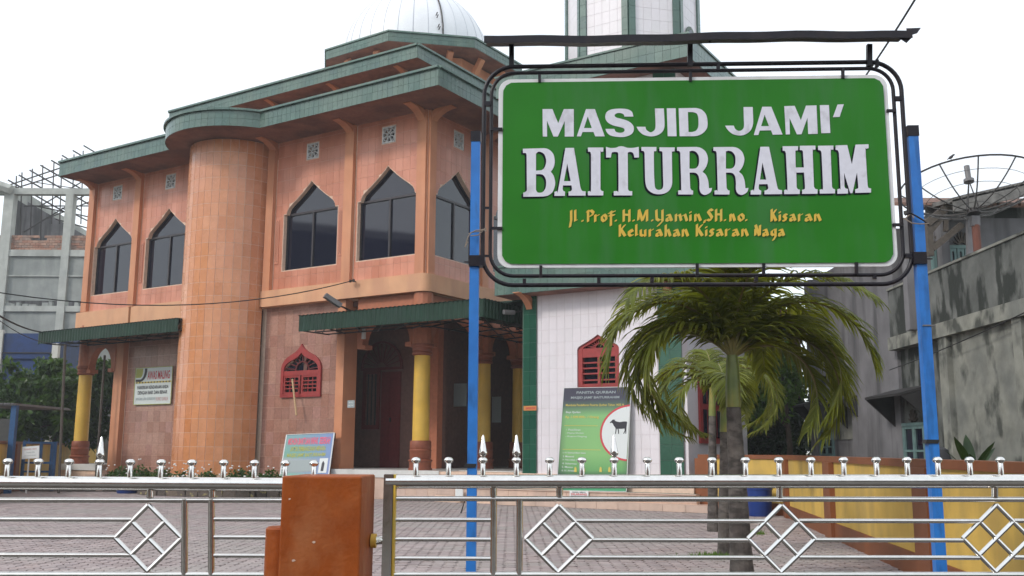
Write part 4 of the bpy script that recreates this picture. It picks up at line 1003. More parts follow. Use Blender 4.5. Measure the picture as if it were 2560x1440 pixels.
# open sided blue shed, far left
sh = thing('blue_shed', 'open shed with blue steel posts and thin sheet roof at the left edge', 'shed', aty(10, 1100, 33))
m = MB(); zr = aty(20, 1013, 33).z
m.bar(Vector((aty(30, 1100, 33).x, 33, 0)), Vector((aty(38, 1015, 33).x, 33, zr)), .18, .18); m.build('post', 'blue_metal', sh); m = MB(); m.bar(Vector((aty(-60, 1100, 33).x, 33, 0)), Vector((aty(-60, 1015, 33).x, 33, zr)), .16, .16); m.build('post', 'blue_metal', sh)

m = MB(); xa = aty(-90, 1015, 33).x
for k in range(15): x_ = xa+k*.12; m.box(x_, x_+.07, 32.8, 37, zr+.03, zr+.07); 
m.box(xa, aty(44, 1015, 33).x, 32.85, 37, zr-.01, zr+.03); m.build('sheet_roof', 'lamp_grey', sh)
m = MB(); m.box(aty(-80, 1100, 38).x, aty(30, 1100, 38).x, 38, 38.2, 0, 2.6); m.build('shed_back', 'shed_grey', sh)

# ================================================================== YELLOW WALLS
def yellow_wall(name, label, pts, h, pil, cap=.10, th=.18, side=-1, skirt=.28, end=True):
    w = thing(name, label, 'wall', (pts[0][0], pts[0][1], 0))
    body = MB(); capm = MB(); sk = MB()
    for (p, q) in zip(pts, pts[1:]):
        p = Vector((*p, 0)); q = Vector((*q, 0)); d = (q-p).normalized(); n = Vector((d.y, -d.x, 0))*side
        def bx(m, a, b, o0, o1, z0, z1): m.hexa([a+n*o0+Vector((0, 0, z0)), b+n*o0+Vector((0, 0, z0)), b+n*o1+Vector((0, 0, z0)), a+n*o1+Vector((0, 0, z0)), a+n*o0+Vector((0, 0, z1)), b+n*o0+Vector((0, 0, z1)), b+n*o1+Vector((0, 0, z1)), a+n*o1+Vector((0, 0, z1))])
        bx(body, p, q, -th, 0, -.05, h-cap-.001); bx(capm, p, q, -th-.03, .035, h-cap, h); bx(sk, p, q, .002, .03, -.05, skirt)
    body.build('wall_face', 'yellow_wall_paint', w, fix=True); capm.build('wall_coping', 'brown_paint', w, fix=True); sk.build('skirting', 'brown_paint', w, fix=True)
    for (cx, cy, ang, wd) in pil:
        d = Vector((math.cos(ang), math.sin(ang), 0)); n = Vector((d.y, -d.x, 0))*side; c = Vector((cx, cy, 0))
        m = MB(); m.hexa([c-d*wd/2+n*.0-n*th, c+d*wd/2-n*th, c+d*wd/2+n*.09, c-d*wd/2+n*.09]+[x+Vector((0, 0, h-cap+.002)) for x in (c-d*wd/2-n*th, c+d*wd/2-n*th, c+d*wd/2+n*.09, c-d*wd/2+n*.09)])
        m.build('wall_pier', 'brown_paint', w, fix=True)
    return w
# right-hand wall: base line through two ground points
g1 = gnd(2276, 1433); g2 = gnd(2072, 1340); dW = (g1-g2).normalized(); wang = math.atan2(dW.y, dW.x)
def wallpt(px):   # point on base line at image column px
    r = ray(px, 1300); n = Vector((dW.y, -dW.x, 0)); k = (g1.dot(n))/(Vector((r.x, r.y, 0)).dot(n)); return Vector((r.x*k, r.y*k, 0))
far = wallpt(1962); nearp = g1+dW*7.2
hW = EYE-(1139-1125-3)/FPX*g2.y
bend = far+Vector((-1.7, 1.6, 0))
pil = []
for px_, wd in ((1973, .42), (2082, .62), (2320, .60)):
    c = wallpt(px_); pil.append((c.x, c.y, wang, wd))
c = wallpt(2560)+dW*2.0; pil.append((c.x, c.y, wang, .6))
for k in (1,):
    c = (far+bend)/2; a = math.atan2((far-bend).y, (far-bend).x); pil.append((bend.x+.1, bend.y-.1, a, .4))
yellow_wall('yellow_wall', 'yellow compound wall with brown piers and coping on the right side of the yard', [(bend.x, bend.y), (far.x, far.y), (nearp.x, nearp.y)], hW, pil, side=1)
lw_pts = [(-14.6, 26.2), (-17.7, 35.2), (-22.2, 55.0)]
yellow_wall('yellow_wall', 'yellow wall with brown coping behind the blue rack at the left edge of the yard', lw_pts, 1.72, [(-17.75, 35.4, math.atan2(19, -4.2), .5), (-20.2, 46, math.atan2(19, -4.2), .5)], side=1)

# ================================================================== GREY BUILDING (right)
gb = thing('grey_house', 'mould streaked grey concrete house with parapet balcony and window hoods behind the yellow wall', 'house', (10.5, 22, 0))
GX = 9.0
def gp(px, py, X=GX):
    r = ray(px, py); k = X/r.x; return Vector((X, r.y*k, EYE+r.z*k))
yN = 12.0; yc = gp(2226, 850).y; zpar = gp(2322, 685).z; zbt = gp(2400, 794).z; zbb = gp(2380, 837).z
def gbx(name, x0, x1, y0, y1, z0, z1, m_): 
    m = MB(); m.box(x0, x1, y0, y1, z0, z1); return m.build(name, m_, gb)
gbx('parapet', GX, GX+.2, yN, yc, zbt, zpar, 'mould_concrete'); gbx('parapet_coping', GX-.03, GX+.23, yN, yc, zpar, zpar+.05, 'mould_concrete_pale')
gbx('floor_beam', GX-.06, GX+.3, yN, yc+.02, zbb, zbt, 'mould_concrete_pale')
yq0, yq1 = gp(2353, 950).y, gp(2373, 950).y; yr0, yr1 = gp(2538, 900).y, gp(2562, 900).y
gbx('column', GX-.02, GX+.3, yq1, yq0, 0, zbb, 'mould_concrete_pale'); gbx('column', GX-.02, GX+.3, yr1, yr0, 0, zbb, 'mould_concrete_pale')
gbx('wall_panel', GX+.10, GX+.25, yN, yr1, 0, zbb, 'mould_concrete_pale'); gbx('wall_panel', GX+.10, GX+.25, yr0, yq1, 0, zbb, 'mould_concrete_pale')
gbx('wall_panel', GX+.22, GX+.35, yq0, yc, 0, zbb, 'mould_concrete')
gbx('slab', GX+.3, GX+9, yN, yc, zbt-.3, zbt, 'concrete')
# far wing
GX2 = 9.35
def gp2(px, py): return gp(px, py, GX2)
yF = gp2(2018, 900).y; zft = aty(2300, 514, 21.05).z-.06
gbx('wing_wall', GX2+.12, GX2+.3, yc-2.0, yF, 0, zft, 'plaster_grey')
ye0 = gp2(2135, 950).y
gbx('pilaster', GX2-.2, GX2+.12, yc+.03, yc+ (ye0-yc)*.93, 0, zft, 'plaster_grey'); gbx('pilaster', GX2, GX2+.12, yF-.5, yF, 0, zft, 'plaster_grey')
gbx('beam', GX2+.02, GX2+.12, ye0, yF-.5, gp2(2080, 935).z, gp2(2080, 900).z, 'plaster_grey')
gbx('end_wall', GX2+.12, GX2+8, yF, yF+.2, 0, zft, 'plaster_grey')
gbx('wall_panel', GX2+.09, GX2+.115, gp2(2119, 950).y, yF-.5, gp2(2060, 1100).z, gp2(2060, 935).z, 'mould_concrete_pale')
m = MB(); fA = aty(2300, 514, 21.05).z; fB = aty(2300, 498, 33).z; xw0, xw1 = GX2-.3, GX2+9
for k in range(int((xw1-xw0)/.16)):
    x_ = xw0+k*.16; m.hexa([(x_, 21.0, fA), (x_+.10, 21.0, fA), (x_+.10, 33, fB), (x_, 33, fB), (x_, 21.0, fA+.05), (x_+.10, 21.0, fA+.05), (x_+.10, 33, fB+.05), (x_, 33, fB+.05)])
m.hexa([(xw0, 21.05, fA-.03), (xw1, 21.05, fA-.03), (xw1, 33, fB-.03), (xw0, 33, fB-.03), (xw0, 21.05, fA+.01), (xw1, 21.05, fA+.01), (xw1, 33, fB+.01), (xw0, 33, fB+.01)])
m.build('wing_roof', 'rust_roof', gb)
# recessed upper floor facing the street
YU_ = 21.3
def gu(px, py): return aty(px, py, YU_)
xl = gu(2262, 600).x
gbx('upper_wall', xl, xl+11, YU_, YU_+.25, zbt, gu(2400, 545).z, 'plaster_grey')
gbx('gable_wall', xl+.6, xl+11, YU_+.01, YU_+.24, gu(2400, 545).z, gu(2400, 505).z, 'mould_concrete')
# sloping fascia and roof sheets above the balcony
A_, B_ = aty(2384, 505, 20.0), aty(2640, 447, 20.0)
m = MB(); m.hexa([A_+Vector((0, 0, -.22)), B_+Vector((0, 0, -.22)), B_+Vector((0, .06, -.22)), A_+Vector((0, .06, -.22)), A_+Vector((0, 0, .05)), B_+Vector((0, 0, .05)), B_+Vector((0, .06, .05)), A_+Vector((0, .06, .05))])
m.build('fascia_board', 'roof_grey', gb)
m = MB(); nR = 22
for k in range(nR):
    a = A_.lerp(B_, k/nR); b = A_.lerp(B_, (k+.6)/nR); dz = Vector((0, 2.6, .35)); h_ = Vector((0, 0, .05))
    m.hexa([a+h_, b+h_, b+dz+h_, a+dz+h_, a+h_*2, b+h_*2, b+dz+h_*2, a+dz+h_*2])
m.hexa([A_+h_*.2, B_+h_*.2, B_+dz+h_*.2, A_+dz+h_*.2, A_+h_, B_+h_, B_+dz+h_, A_+dz+h_]); m.build('balcony_roof', 'roof_grey', gb)
for (p, q, w_) in (((2384, 505), (2315, 560), .16), ((2352, 548), (2325, 580), .1), ((2330, 622), (2404, 562), .13), ((2364, 548), (2364, 578), .09)):
    m = MB(); m.bar(aty(*p, 20.6), aty(*q, 20.6), w_, w_); m.build('rafter', 'wood_dark', gb)
m = MB(); m.bar(aty(2424, 642, 20.4), aty(2424, 548, 20.4), .11, .11); m.build('roof_post', 'plaster_grey', gb)
m = MB(); m.bar(aty(2326, 640, 20.6), aty(2322, 560, 20.6), .12, .12); m.build('roof_post', 'wood_dark', gb)
def shutter_window(O, X, wd, z0, z1, leaves, parent, N, fan=True):
    """O left bottom point (z ignored), X along wall, N outwards"""
    m = MB(); O = Vector((O.x, O.y, 0)); up = Vector((0, 0, 1))
    def b(a0, a1, b0, b1, d0, d1, mm): mm.hexa([O+X*a+up*z+N*d for a, z, d in ((a0, b0, d0), (a1, b0, d0), (a1, b0, d1), (a0, b0, d1), (a0, b1, d0), (a1, b1, d0), (a1, b1, d1), (a0, b1, d1))])
    zf = z1+(.38 if fan else 0)
    b(0, wd, z0-.05, z0, .0, .07, m); b(0, .06, z0, z1, 0, .06, m); b(wd-.06, wd, z0, z1, 0, .06, m); b(0, wd, z1, z1+.07, 0, .07, m)
    w = m.build('window', 'shutter_cyan', parent, fix=True)
    d = MB(); d.hexa([O+X*a+up*z+N*q for a, z, q in ((.06, z0, .003), (wd-.06, z0, .003), (wd-.06, z0, .012), (.06, z0, .012), (.06, z1, .003), (wd-.06, z1, .003), (wd-.06, z1, .012), (.06, z1, .012))]); d.build('pane', 'glass_dark', w, fix=True)
    lw = (wd-.12)/leaves
    for k in range(leaves):
        s_ = MB(); a0 = .06+lw*k+.01; a1 = a0+lw-.02
        b(a0, a0+.05, z0, z1, .013, .05, s_); b(a1-.05, a1, z0, z1, .013, .05, s_); b(a0+.05, a1-.05, z0, z0+.08, .013, .045, s_); b(a0+.05, a1-.05, z1-.07, z1, .013, .045, s_)
        b(a0+.05, a1-.05, z0+(z1-z0)*.32, z0+(z1-z0)*.32+.05, .013, .045, s_)
        s_.build('shutter', 'shutter_cyan', w, fix=True)
    if fan:
        f_ = MB()
        for c in ((.27*wd, .73*wd) if leaves > 2 else (wd/2,)):
            for k in range(7):
                a = rad(15+25*k); f_.bar(O+X*(c+.07*math.cos(a))+up*(z1+.08+.05*math.sin(a))+N*.03, O+X*(c+.3*wd/2*1.3*math.cos(a))+up*(z1+.08+.3*math.sin(a))+N*.03, .035, .03)
        f_.build('fan_bars', 'wood_dark', w)
p0 = gu(2330, 700); shutter_window(p0, Vector((1, 0, 0)), (gu(2440, 700)-p0).x, zbt+.1, gu(2400, 622).z, 5, gb, Vector((0, -1, 0)))
# ground floor windows with hoods on the side facing the mosque
for (pa, pb, pt, pbt, X_, hoody, hx0, hx1) in ((2262, 2318, 1066, 1140, GX+.22, 995, 2212, 2352), (2148, 2184, 1070, 1118, GX2+.12, 1010, 2090, 2188), (2052, 2086, 1075, 1120, GX2+.12, 1020, 2012, 2086)):
    y0, y1 = gp(pb, 1100, X_).y, gp(pa, 1100, X_).y
    O = Vector((X_, y1, 0)); shutter_window(O, Vector((0, -1, 0)), y1-y0, gp(pa, pbt+20, X_).z, gp(pa, pt, X_).z, 2, gb, Vector((-1, 0, 0)), True)
    ha = gp(hx0+28, hoody, X_-.0).y; hb = gp(hx1-14, hoody, X_).y; zh = gp((hx0+hx1)/2, hoody-6, X_-.0).z
    m = MB(); ex = .75
    m.hexa([(X_-ex, hb, zh-.06), (X_, hb, zh+.12), (X_, ha, zh+.12), (X_-ex, ha, zh-.06), (X_-ex, hb, zh+.0), (X_, hb, zh+.20), (X_, ha, zh+.20), (X_-ex, ha, zh+.0)])
    for y_ in (ha-.06, hb):
        m.prism([Vector((X_-ex+.02, y_, zh-.061)), Vector((X_-.002, y_, zh+.10)), Vector((X_-.002, y_, zh-.75))], (0, .06, 0))
    m.build('window_hood', 'awning_dark', gb, fix=True)

# plant and drum behind the wall
def blade(mb, base, d, L_, w, droop, n=5, up=1.0):
    side = d.cross(Vector((0, 0, 1))).normalized(); pts = []
    for k in range(n+1):
        t = k/n; p = base+d*(L_*t*(.55+.25*droop))+Vector((0, 0, 1))*(L_*up*(t-droop*t*t)); ww = w*(math.sin(math.pi*min(1, .15+t*.85)))**.8; pts.append((p, ww))
    for (p, a), (q, b) in zip(pts, pts[1:]):
        fold = Vector((0, 0, -.0)); n_ = len(mb.v)
        mb.v.extend([tuple(p-side*a/2), tuple(p+Vector((0, 0, -.12*a))), tuple(p+side*a/2), tuple(q+side*b/2), tuple(q+Vector((0, 0, -.12*b))), tuple(q-side*b/2)])
        mb.f.append([n_, n_+1, n_+4, n_+5]); mb.f.append([n_+1, n_+2, n_+3, n_+4])
ag = aty(2430, 1160, 13.2); ag.z = 1.15
pl = thing('agave_plant', 'broad leaved rosette plant standing behind the yellow wall under the grey house', 'plant', (ag.x, ag.y, 0))
m = MB(); m.tube([(ag.x, ag.y, 0), (ag.x, ag.y, 1.2)], .09, 8); m.build('stem', 'bark', pl)
for k in range(13):
    a = rad(k*137.5); m = MB(); d = Vector((math.cos(a), math.sin(a), 0)); blade(m, ag+Vector((0, 0, .015*k-.1)), d, .58+.06*(k % 3), .15, .10+.35*(1-k/13), up=.35+.65*k/13); m.build('leaf', 'dark_leaf', pl)
tp = aty(2352, 1146, 13.6); m = MB(); m.lathe((tp.x, tp.y, tp.z-.5), [(.13, 0), (.14, .35), (.135, .5), (.10, .62), (.03, .66)], 14); single('black_drum', m, 'tank_cloth', 'rounded black drum just showing over the yellow wall behind the right sign post', 'drum', smooth=True)

# satellite dish
dish = thing('satellite_dish', 'large mesh satellite dish on a rust red pole on the balcony of the grey house', 'satellite dish', aty(2443, 640, 18.6))
YD = 18.6; dc = aty(2434, 528, YD)
Dax = Vector((0.03, .21, .98)).normalized()      # axis points up and towards the street
ex_ = Vector((1, 0, 0)); ex_ = (ex_-Dax*ex_.dot(Dax)).normalized(); ey_ = Dax.cross(ex_)
RD, DD = 1.32, .52
def dp(r, a): return dc+ex_*(r*math.cos(a))+ey_*(r*math.sin(a))+Dax*(DD*(r/RD)**2)
m = MB(); m.tube([dp(RD, 2*math.pi*k/40) for k in range(41)], .018, 6, caps=False); m.build('rim', 'dark_metal', dish)
for k in range(12):
    m = MB(); a = 2*math.pi*k/12+.22; m.tube([dp(.1+(RD-.1)*j/8, a) for j in range(9)], .014, 5); m.build('rib', 'mesh_metal', dish)
m = MB()
for r_ in (.35, .6, .85, 1.1): m.tube([dp(r_, 2*math.pi*k/36) for k in range(37)], .006, 4, caps=False)
m.build('hoop', 'mesh_metal', dish)
mm_ = bpy.data.materials.new('wire_mesh'); mm_.use_nodes = True; nt = mm_.node_tree
tr = nt.nodes.new('ShaderNodeBsdfTransparent'); mx = nt.nodes.new('ShaderNodeMixShader'); mx.inputs[0].default_value = .13
nt.nodes['Principled BSDF'].inputs['Base Color'].default_value = (.12, .12, .12, 1)
nt.links.new(tr.outputs[0], mx.inputs[1]); nt.links.new(nt.nodes['Principled BSDF'].outputs[0], mx.inputs[2]); nt.links.new(mx.outputs[0], nt.nodes['Material Output'].inputs[0]); MATS['wire_mesh'] = mm_
m = MB()
for j in range(5):
    for k in range(36):
        r0, r1 = .1+(RD-.1)*j/5, .1+(RD-.1)*(j+1)/5; a, b = 2*math.pi*k/36, 2*math.pi*(k+1)/36; m.poly([dp(r0, a), dp(r0, b), dp(r1, b), dp(r1, a)])
m.build('mesh_reflector', 'wire_mesh', dish)
m = MB(); fp = dc+Dax*.80; m.tube([fp-Dax*.10, fp+Dax*.20], .055, 10); m.tube([fp-Dax*.16, fp-Dax*.10], .10, 12); m.build('feed_horn', 'lamp_grey', dish)
for a in (0.3, 1.8, 3.4, 5.0):
    m = MB(); m.tube([dp(.16, a), fp-Dax*.12], .011, 5); m.build('feed_strut', 'dark_metal', dish)
m = MB(); m.tube([dc-Dax*.06, dc+Dax*.03], .13, 12); m.build('hub', 'dark_metal', dish)
m = MB(); m.box(dc.x-.07, dc.x+.09, YD-.06, YD+.06, dc.z-.30, dc.z-.10); m.build('mount', 'plaster_grey', dish)
m = MB(); m.tube([Vector((dc.x+.02, YD, zbt)), Vector((dc.x+.02, YD, dc.z-.28))], .075, 10); m.build('mast', 'rust_pole', dish)
# small bird on the rim
ang_b = min([2*math.pi*k/200 for k in range(200)], key=lambda a: (lambda d: abs(1280+FPX*d.dot(Rv)/d.dot(Fv)-2378)+ (0 if d.dot(Uv)/d.dot(Fv) > (720-430)/FPX else 500))(dp(RD, a)-Vector((0, 0, EYE))))
bp = dp(RD, ang_b)+Vector((0, 0, .055))
bird = thing('bird', 'tiny dark bird perched on the rim of the satellite dish', 'bird', bp)
m = MB(); m.tube([bp+Vector((-.075, 0, -.035)), bp+Vector((-.05, 0, -.02)), bp+Vector((-.015, 0, .0)), bp+Vector((.02, 0, .025)), bp+Vector((.04, 0, .05)), bp+Vector((.06, 0, .06)), bp+Vector((.085, 0, .056))], lambda t: (.006, .012, .028, .026, .018, .017, .003)[min(6, int(round(t*6)))], 8); m.build('body', 'dark_metal', bird, smooth=True)
for s_ in (-1, 1):
    m = MB(); m.bar(bp+Vector((0, .008*s_, -.02)), bp+Vector((0, .008*s_, -.055)), .004); m.build('leg', 'dark_metal', bird)

# ================================================================== TREES
def leaf_quad(mb, c, d, n, L_, w):
    s_ = d.cross(n).normalized()*w/2; k = len(mb.v); mid_ = c+d*(L_*.45)-n*(L_*.08); tip = c+d*L_-n*(L_*.25)
    mb.v.extend([tuple(c), tuple(mid_+s_), tuple(tip), tuple(mid_-s_)]); mb.f.append([k, k+1, k+2, k+3])
def rdir(zb=0.0):
    while True:
        q = Vector((random.uniform(-1, 1), random.uniform(-1, 1), random.uniform(-1, 1)))
        if .05 < q.length < 1: q.normalize(); q.z += zb; return q.normalized()
def tree(name, label, x, y, h, clumps, nleaf, L_, material, trunk=.12, group='trees beyond the yard'):
    t = thing(name, label, 'tree', (x, y, 0), group)
    m = MB(); top = Vector((x, y, h*.62)); m.tube([(x, y, 0), (x+.1, y, h*.3), top], lambda q: trunk*(1-.45*q), 8)
    for (cx, cy, cz, r) in clumps: m.tube([top-Vector((0, 0, h*.2)), Vector((x+(cx)*.6, y+cy*.6, cz-.2)), Vector((x+cx, y+cy, cz))], lambda q: trunk*.4*(1-.8*q), 5)
    m.build('trunk', 'bark', t, smooth=True)
    m = MB(); tot = sum(r*r for *_, r in clumps)
    for (cx, cy, cz, r) in clumps:
        n = int(nleaf*r*r/tot); c = Vector((x+cx, y+cy, cz))
        subs = [c+rdir()*(r*random.uniform(.3, .95)) for _ in range(max(6, int(n/26)))]
        for k in range(n):
            s_ = random.choice(subs); p = s_+rdir()*(random.uniform(.02, .34)*r*.75)
            dd = rdir(-.15); nn = rdir(.9)
            leaf_quad(m, p, dd, nn, L_*random.uniform(.6, 1.25), L_*random.uniform(.4, .6))
    tag(m.build('crown', material, t)); return t
tree('broadleaf_tree', 'leafy broadleaf tree with pale shiny top leaves at the left edge', aty(40, 1100, 41).x, 41, 5.2, [(0, 0, 3.9, 1.3), (-1.8, .4, 3.6, 1.4), (1.5, .2, 3.7, 1.25), (.6, -.5, 2.8, 1.3), (-1.0, 0, 2.5, 1.4), (1.9, .2, 2.6, 1.1)], 5200, .34, 'tree_leaf')
tree('broadleaf_tree', 'taller leafy tree with a bright top cluster left of the yellow corner column', aty(130, 1100, 43).x, 43, 5.8, [(0, 0, 4.6, 1.2), (1.2, .3, 3.9, 1.2), (-1.1, .3, 3.7, 1.2), (.3, -.4, 2.9, 1.3), (1.8, 0, 5.0, .7), (-1.4, 0, 2.6, 1.0)], 4600, .34, 'tree_leaf')
tree('broadleaf_tree', 'dark leafy tree seen through the left porch arch behind the yellow column', aty(250, 1100, 45).x, 45, 5.2, [(0, 0, 4.4, 1.2), (-1.2, .3, 3.6, 1.1), (1.0, .3, 3.6, 1.1), (.2, -.4, 2.6, 1.1), (.8, 0, 5.2, .9)], 3400, .34, 'tree_leaf')
tree('dark_tree', 'dark dense tree between minaret and grey house', aty(1925, 1100, 33).x, 33, 4.6, [(0, 0, 3.0, 1.4), (-1.3, .3, 2.6, 1.3), (1.2, .3, 2.6, 1.2), (.2, -.4, 1.7, 1.4), (-1.3, -.2, 1.4, 1.2), (1.2, 0, 1.5, 1.2)], 6500, .22, 'dark_leaf')
tree('bright_tree', 'bright green tree top showing behind the palm fronds beside the grey house', aty(1962, 1000, 30.5).x, 30.5, 5.4, [(0, 0, 3.7, .9), (-.8, .2, 4.3, .8), (-.5, .2, 3.0, .8), (-1.2, .3, 3.4, .9), (-.1, 0, 4.6, .5)], 4600, .20, 'bright_leaf')

# ================================================================== PALMS
def palm(label, px, Y, base_r, shaft_px, crown_py, fronds, L_, lean=(0, 0), leaflen=.52, dens=48):
    b = aty(px, 1200, Y); base = Vector((b.x, Y, 0)); top = aty(px+lean[0], crown_py, Y); sh0 = aty(px+lean[0]*.8, shaft_px, Y)
    t = thing('palm_tree', label, 'palm tree', base, 'palm trees in the yard')
    m = MB(); n = 26; pth = [base.lerp(Vector((sh0.x, Y, sh0.z)), k/n) for k in range(n+1)]
    m.tube(pth, lambda q: base_r*(1.06-.46*q**.8)*(1+.05*((int(round(q*n))) % 2)), 14); m.build('trunk', 'trunk', t, smooth=False)
    m = MB(); c0 = Vector((sh0.x, Y, sh0.z)); c1 = Vector((top.x, Y, top.z)); m.tube([c0.lerp(c1, k/8) for k in range(9)], lambda q: base_r*(.66+.06*math.sin(q*3.1)-.20*q), 14); m.build('crownshaft', 'crownshaft', t, smooth=True)
    for (az, el, ln, droop) in fronds:
        a = rad(az); h = Vector((math.cos(a), math.sin(a), 0)); N_ = 22; p = c1.copy()-Vector((0, 0, .03)); e = rad(el); pts = [p.copy()]; tang = []
        ln_ = L_*ln
        for k in range(N_):
            d = h*math.cos(e)+Vector((0, 0, math.sin(e))); p = p+d*(ln_/N_); pts.append(p.copy()); tang.append(d); e -= rad(droop)/N_*(1+.9*math.sin(math.pi*k/N_))
        tang.append(tang[-1])
        m = MB(); m.tube(pts, lambda q: .021*(1-.85*q), 6)
        side = Vector((-h.y, h.x, 0))
        fr = m.build('frond', 'rachis', t)
        lv = MB()
        for k in range(dens):
            q = .10+.90*k/(dens-1); i_ = min(N_-1, int(q*N_)); f_ = q*N_-i_; pos = pts[i_].lerp(pts[i_+1], min(1, f_)); tg = tang[i_]
            upv = side.cross(tg).normalized()
            if upv.z < 0: upv = -upv
            LL = leaflen*(.42+.58*math.sin(math.pi*min(1, .18+q*.80)))*random.uniform(.85, 1.1)
            for sg in (-1, 1):
                sweep = .50+.5*q
                dirn = (side*sg*random.uniform(.75, 1.0)+tg*sweep*random.uniform(.8, 1.15)+upv*random.uniform(.05, .35)).normalized()
                w = .040*random.uniform(.8, 1.15); c = pos.copy(); dd = dirn.copy(); cur = []; 
                for s_ in range(5):
                    tt = s_/4; cur.append((c.copy(), w*(1-.15*tt) if s_ < 3 else w*(.62 if s_ == 3 else .04), dd.copy())); c = c+dd*(LL/4); dd = (dd+Vector((0, 0, -.26-.12*random.random()))).normalized()
                ws = (dirn.cross(upv)).normalized(); k0 = len(lv.v)
                for (c_, w_, d_) in cur:
                    lv.v.extend([tuple(c_-ws*w_/2), tuple(c_-upv*w_*.0+upv*w_*.28), tuple(c_+ws*w_/2)])
                for s_ in range(4):
                    a_ = k0+3*s_; lv.f.append([a_, a_+1, a_+4, a_+3]); lv.f.append([a_+1, a_+2, a_+5, a_+4])
        lv.build('leaflets', 'palm_leaf', fr)
    if not fronds: pass
    return t
# azimuth 0 = right, 180 = left, 270 = towards the street
palm('tallest front palm with thick grey trunk and yellow green crownshaft', 1848, 11.0, .128, 1018, 888,
     [(183, 46, .98, 124), (196, 52, 1.0, 132), (166, 58, 1.0, 118), (188, 68, 1.02, 100), (4, 40, 1.05, 110), (-10, 50, 1.0, 116), (18, 56, 1.05, 104), (350, 66, 1.05, 96), (252, 82, 1.0, 62), (286, 80, 1.0, 58),
      (95, 74, 1.0, 70), (30, 70, 1.02, 88), (125, 66, 1.0, 96), (62, 66, 1.0, 92), (145, 74, 1.0, 84), (215, 76, 1.0, 80), (325, 76, 1.0, 78), (12, 32, .85, 100)], 2.12, (-18, 0), leaflen=.56, dens=60)
palm('middle palm with slim trunk standing between the other two trunks', 1806, 14.5, .10, 1080, 985,
     [(180, 54, 1.15, 140), (200, 48, .95, 140), (163, 62, 1.15, 120), (60, 70, .8, 110), (90, 78, .8, 90), (262, 70, .6, 110)], 1.75, (6, 0), leaflen=.45, dens=46)
palm('rear palm with the thinnest mottled trunk, leftmost of the three', 1779, 19.0, .105, 1040, 955,
     [(150, 70, .8, 120), (0, 44, 1.15, 130), (-25, 46, 1.1, 140), (30, 56, 1.3, 120), (90, 76, .9, 90), (50, 60, 1.2, 120)], 2.2, (2, 0), leaflen=.52, dens=46)

# weeds at the foot of the palms
for (px_, Y_, lb_) in ((1786, 14.3, 'tuft of grass growing at the foot of the middle palm'), (1868, 18.4, 'small tuft of weeds by the rear palm foot')):
    b_ = aty(px_, 1300, Y_); m = MB()
    for k in range(260):
        q = Vector((b_.x+random.gauss(0, .16), Y_+random.gauss(0, .12), -.01)); d = Vector((random.gauss(0, .5), random.gauss(0, .5), 1)).normalized(); leaf_quad(m, q, d, Vector((random.random()-.5, -1, .1)).normalized(), random.uniform(.04, .13), .012)
    tag(single('grass_tuft', m, 'bright_leaf', lb_, 'grass'), kind='stuff')
m = MB()
for k in range(170):
    q = gnd(random.uniform(20, 2100), random.uniform(1262, 1432)); q.z = .004+.004*random.random(); a = random.uniform(0, 6.28); leaf_quad(m, q, Vector((math.cos(a), math.sin(a), .12)).normalized(), Vector((0, 0, 1)), random.uniform(.03, .10), random.uniform(.01, .03))
tag(single('fallen_leaves', m, 'bark', 'scattered dry leaf litter on the paving of the yard', 'leaf litter'), kind='stuff')

# planter bed in front of the stair tower
pts_p = [gnd(352, 1236), gnd(400, 1239), gnd(470, 1241.5), gnd(560, 1243), gnd(640, 1243.5), gnd(715, 1243)]
pb_ = thing('planter_bed', 'low rubble stone flower bed at the foot of the half round orange tower', 'flower bed', pts_p[2])
stn = 0
for (a, b) in zip(pts_p, pts_p[1:]):
    L_ = (b-a).length; nst = max(2, int(L_/.42)); d = (b-a).normalized(); n_ = Vector((d.y, -d.x, 0))
    for row_ in range(2):
        k = 0; x = 0.0
        while x < L_-.05:
            w = min(random.uniform(.28, .5), L_-x); c = a+d*(x+w/2); hh_ = .245; z_ = .0+row_*.25
            m = MB(); j = lambda: random.uniform(-.025, .025)
            P = []
            for zz in (z_+.008, z_+hh_-.006):
                for (i1, i2) in ((-1, -1), (1, -1), (1, 1), (-1, 1)): P.append(c+d*(i1*(w/2-.008))+n_*(i2*.13)+Vector((j(), j(), zz)))
            m.hexa(P); m.build('stone', 'stone_dark', pb_, fix=True); x += w
m = MB(); back = [M(15.2, .1), M(6.9, .1)]
m.poly([p+Vector((0, 0, .46)) for p in pts_p]+[M(3.9, -.2, .46), M(6.9, .1, .46), M(14.9, .1, .46)]); m.build('soil', 'earth', pb_, fix=True)
def shrub(label, px, Y, r, zc, n, fl=12, redf=0):
    p = aty(px, 1180, Y); s_ = thing('flowering_shrub', label, 'shrub', (p.x, p.y, .46), 'flowering shrubs in the bed')
    m = MB(); m.tube([(p.x, p.y, .45), (p.x, p.y, zc)], .02, 5); m.build('stem', 'bark', s_)
    m = MB()
    for k in range(n):
        q = rdir(); q = Vector((p.x+q.x*r*random.uniform(.3, 1), p.y+q.y*r*.8*random.uniform(.3, 1), zc+abs(q.z)*r*.75*random.uniform(.2, 1)-.1)); leaf_quad(m, q, rdir(), rdir(.6), .12, .07)
    m.build('foliage', 'tree_leaf', s_)
    m = MB()
    for k in range(fl):
        q = rdir(); q = Vector((p.x+q.x*r*.95, p.y-abs(q.y)*r*.8, zc+abs(q.z)*r*.95)); m.lathe(q, [(.01, -.02), (.035, 0), (.02, .02)], 6)
    if fl: tag(m.build('flowers', 'petal_white', s_), kind='stuff')
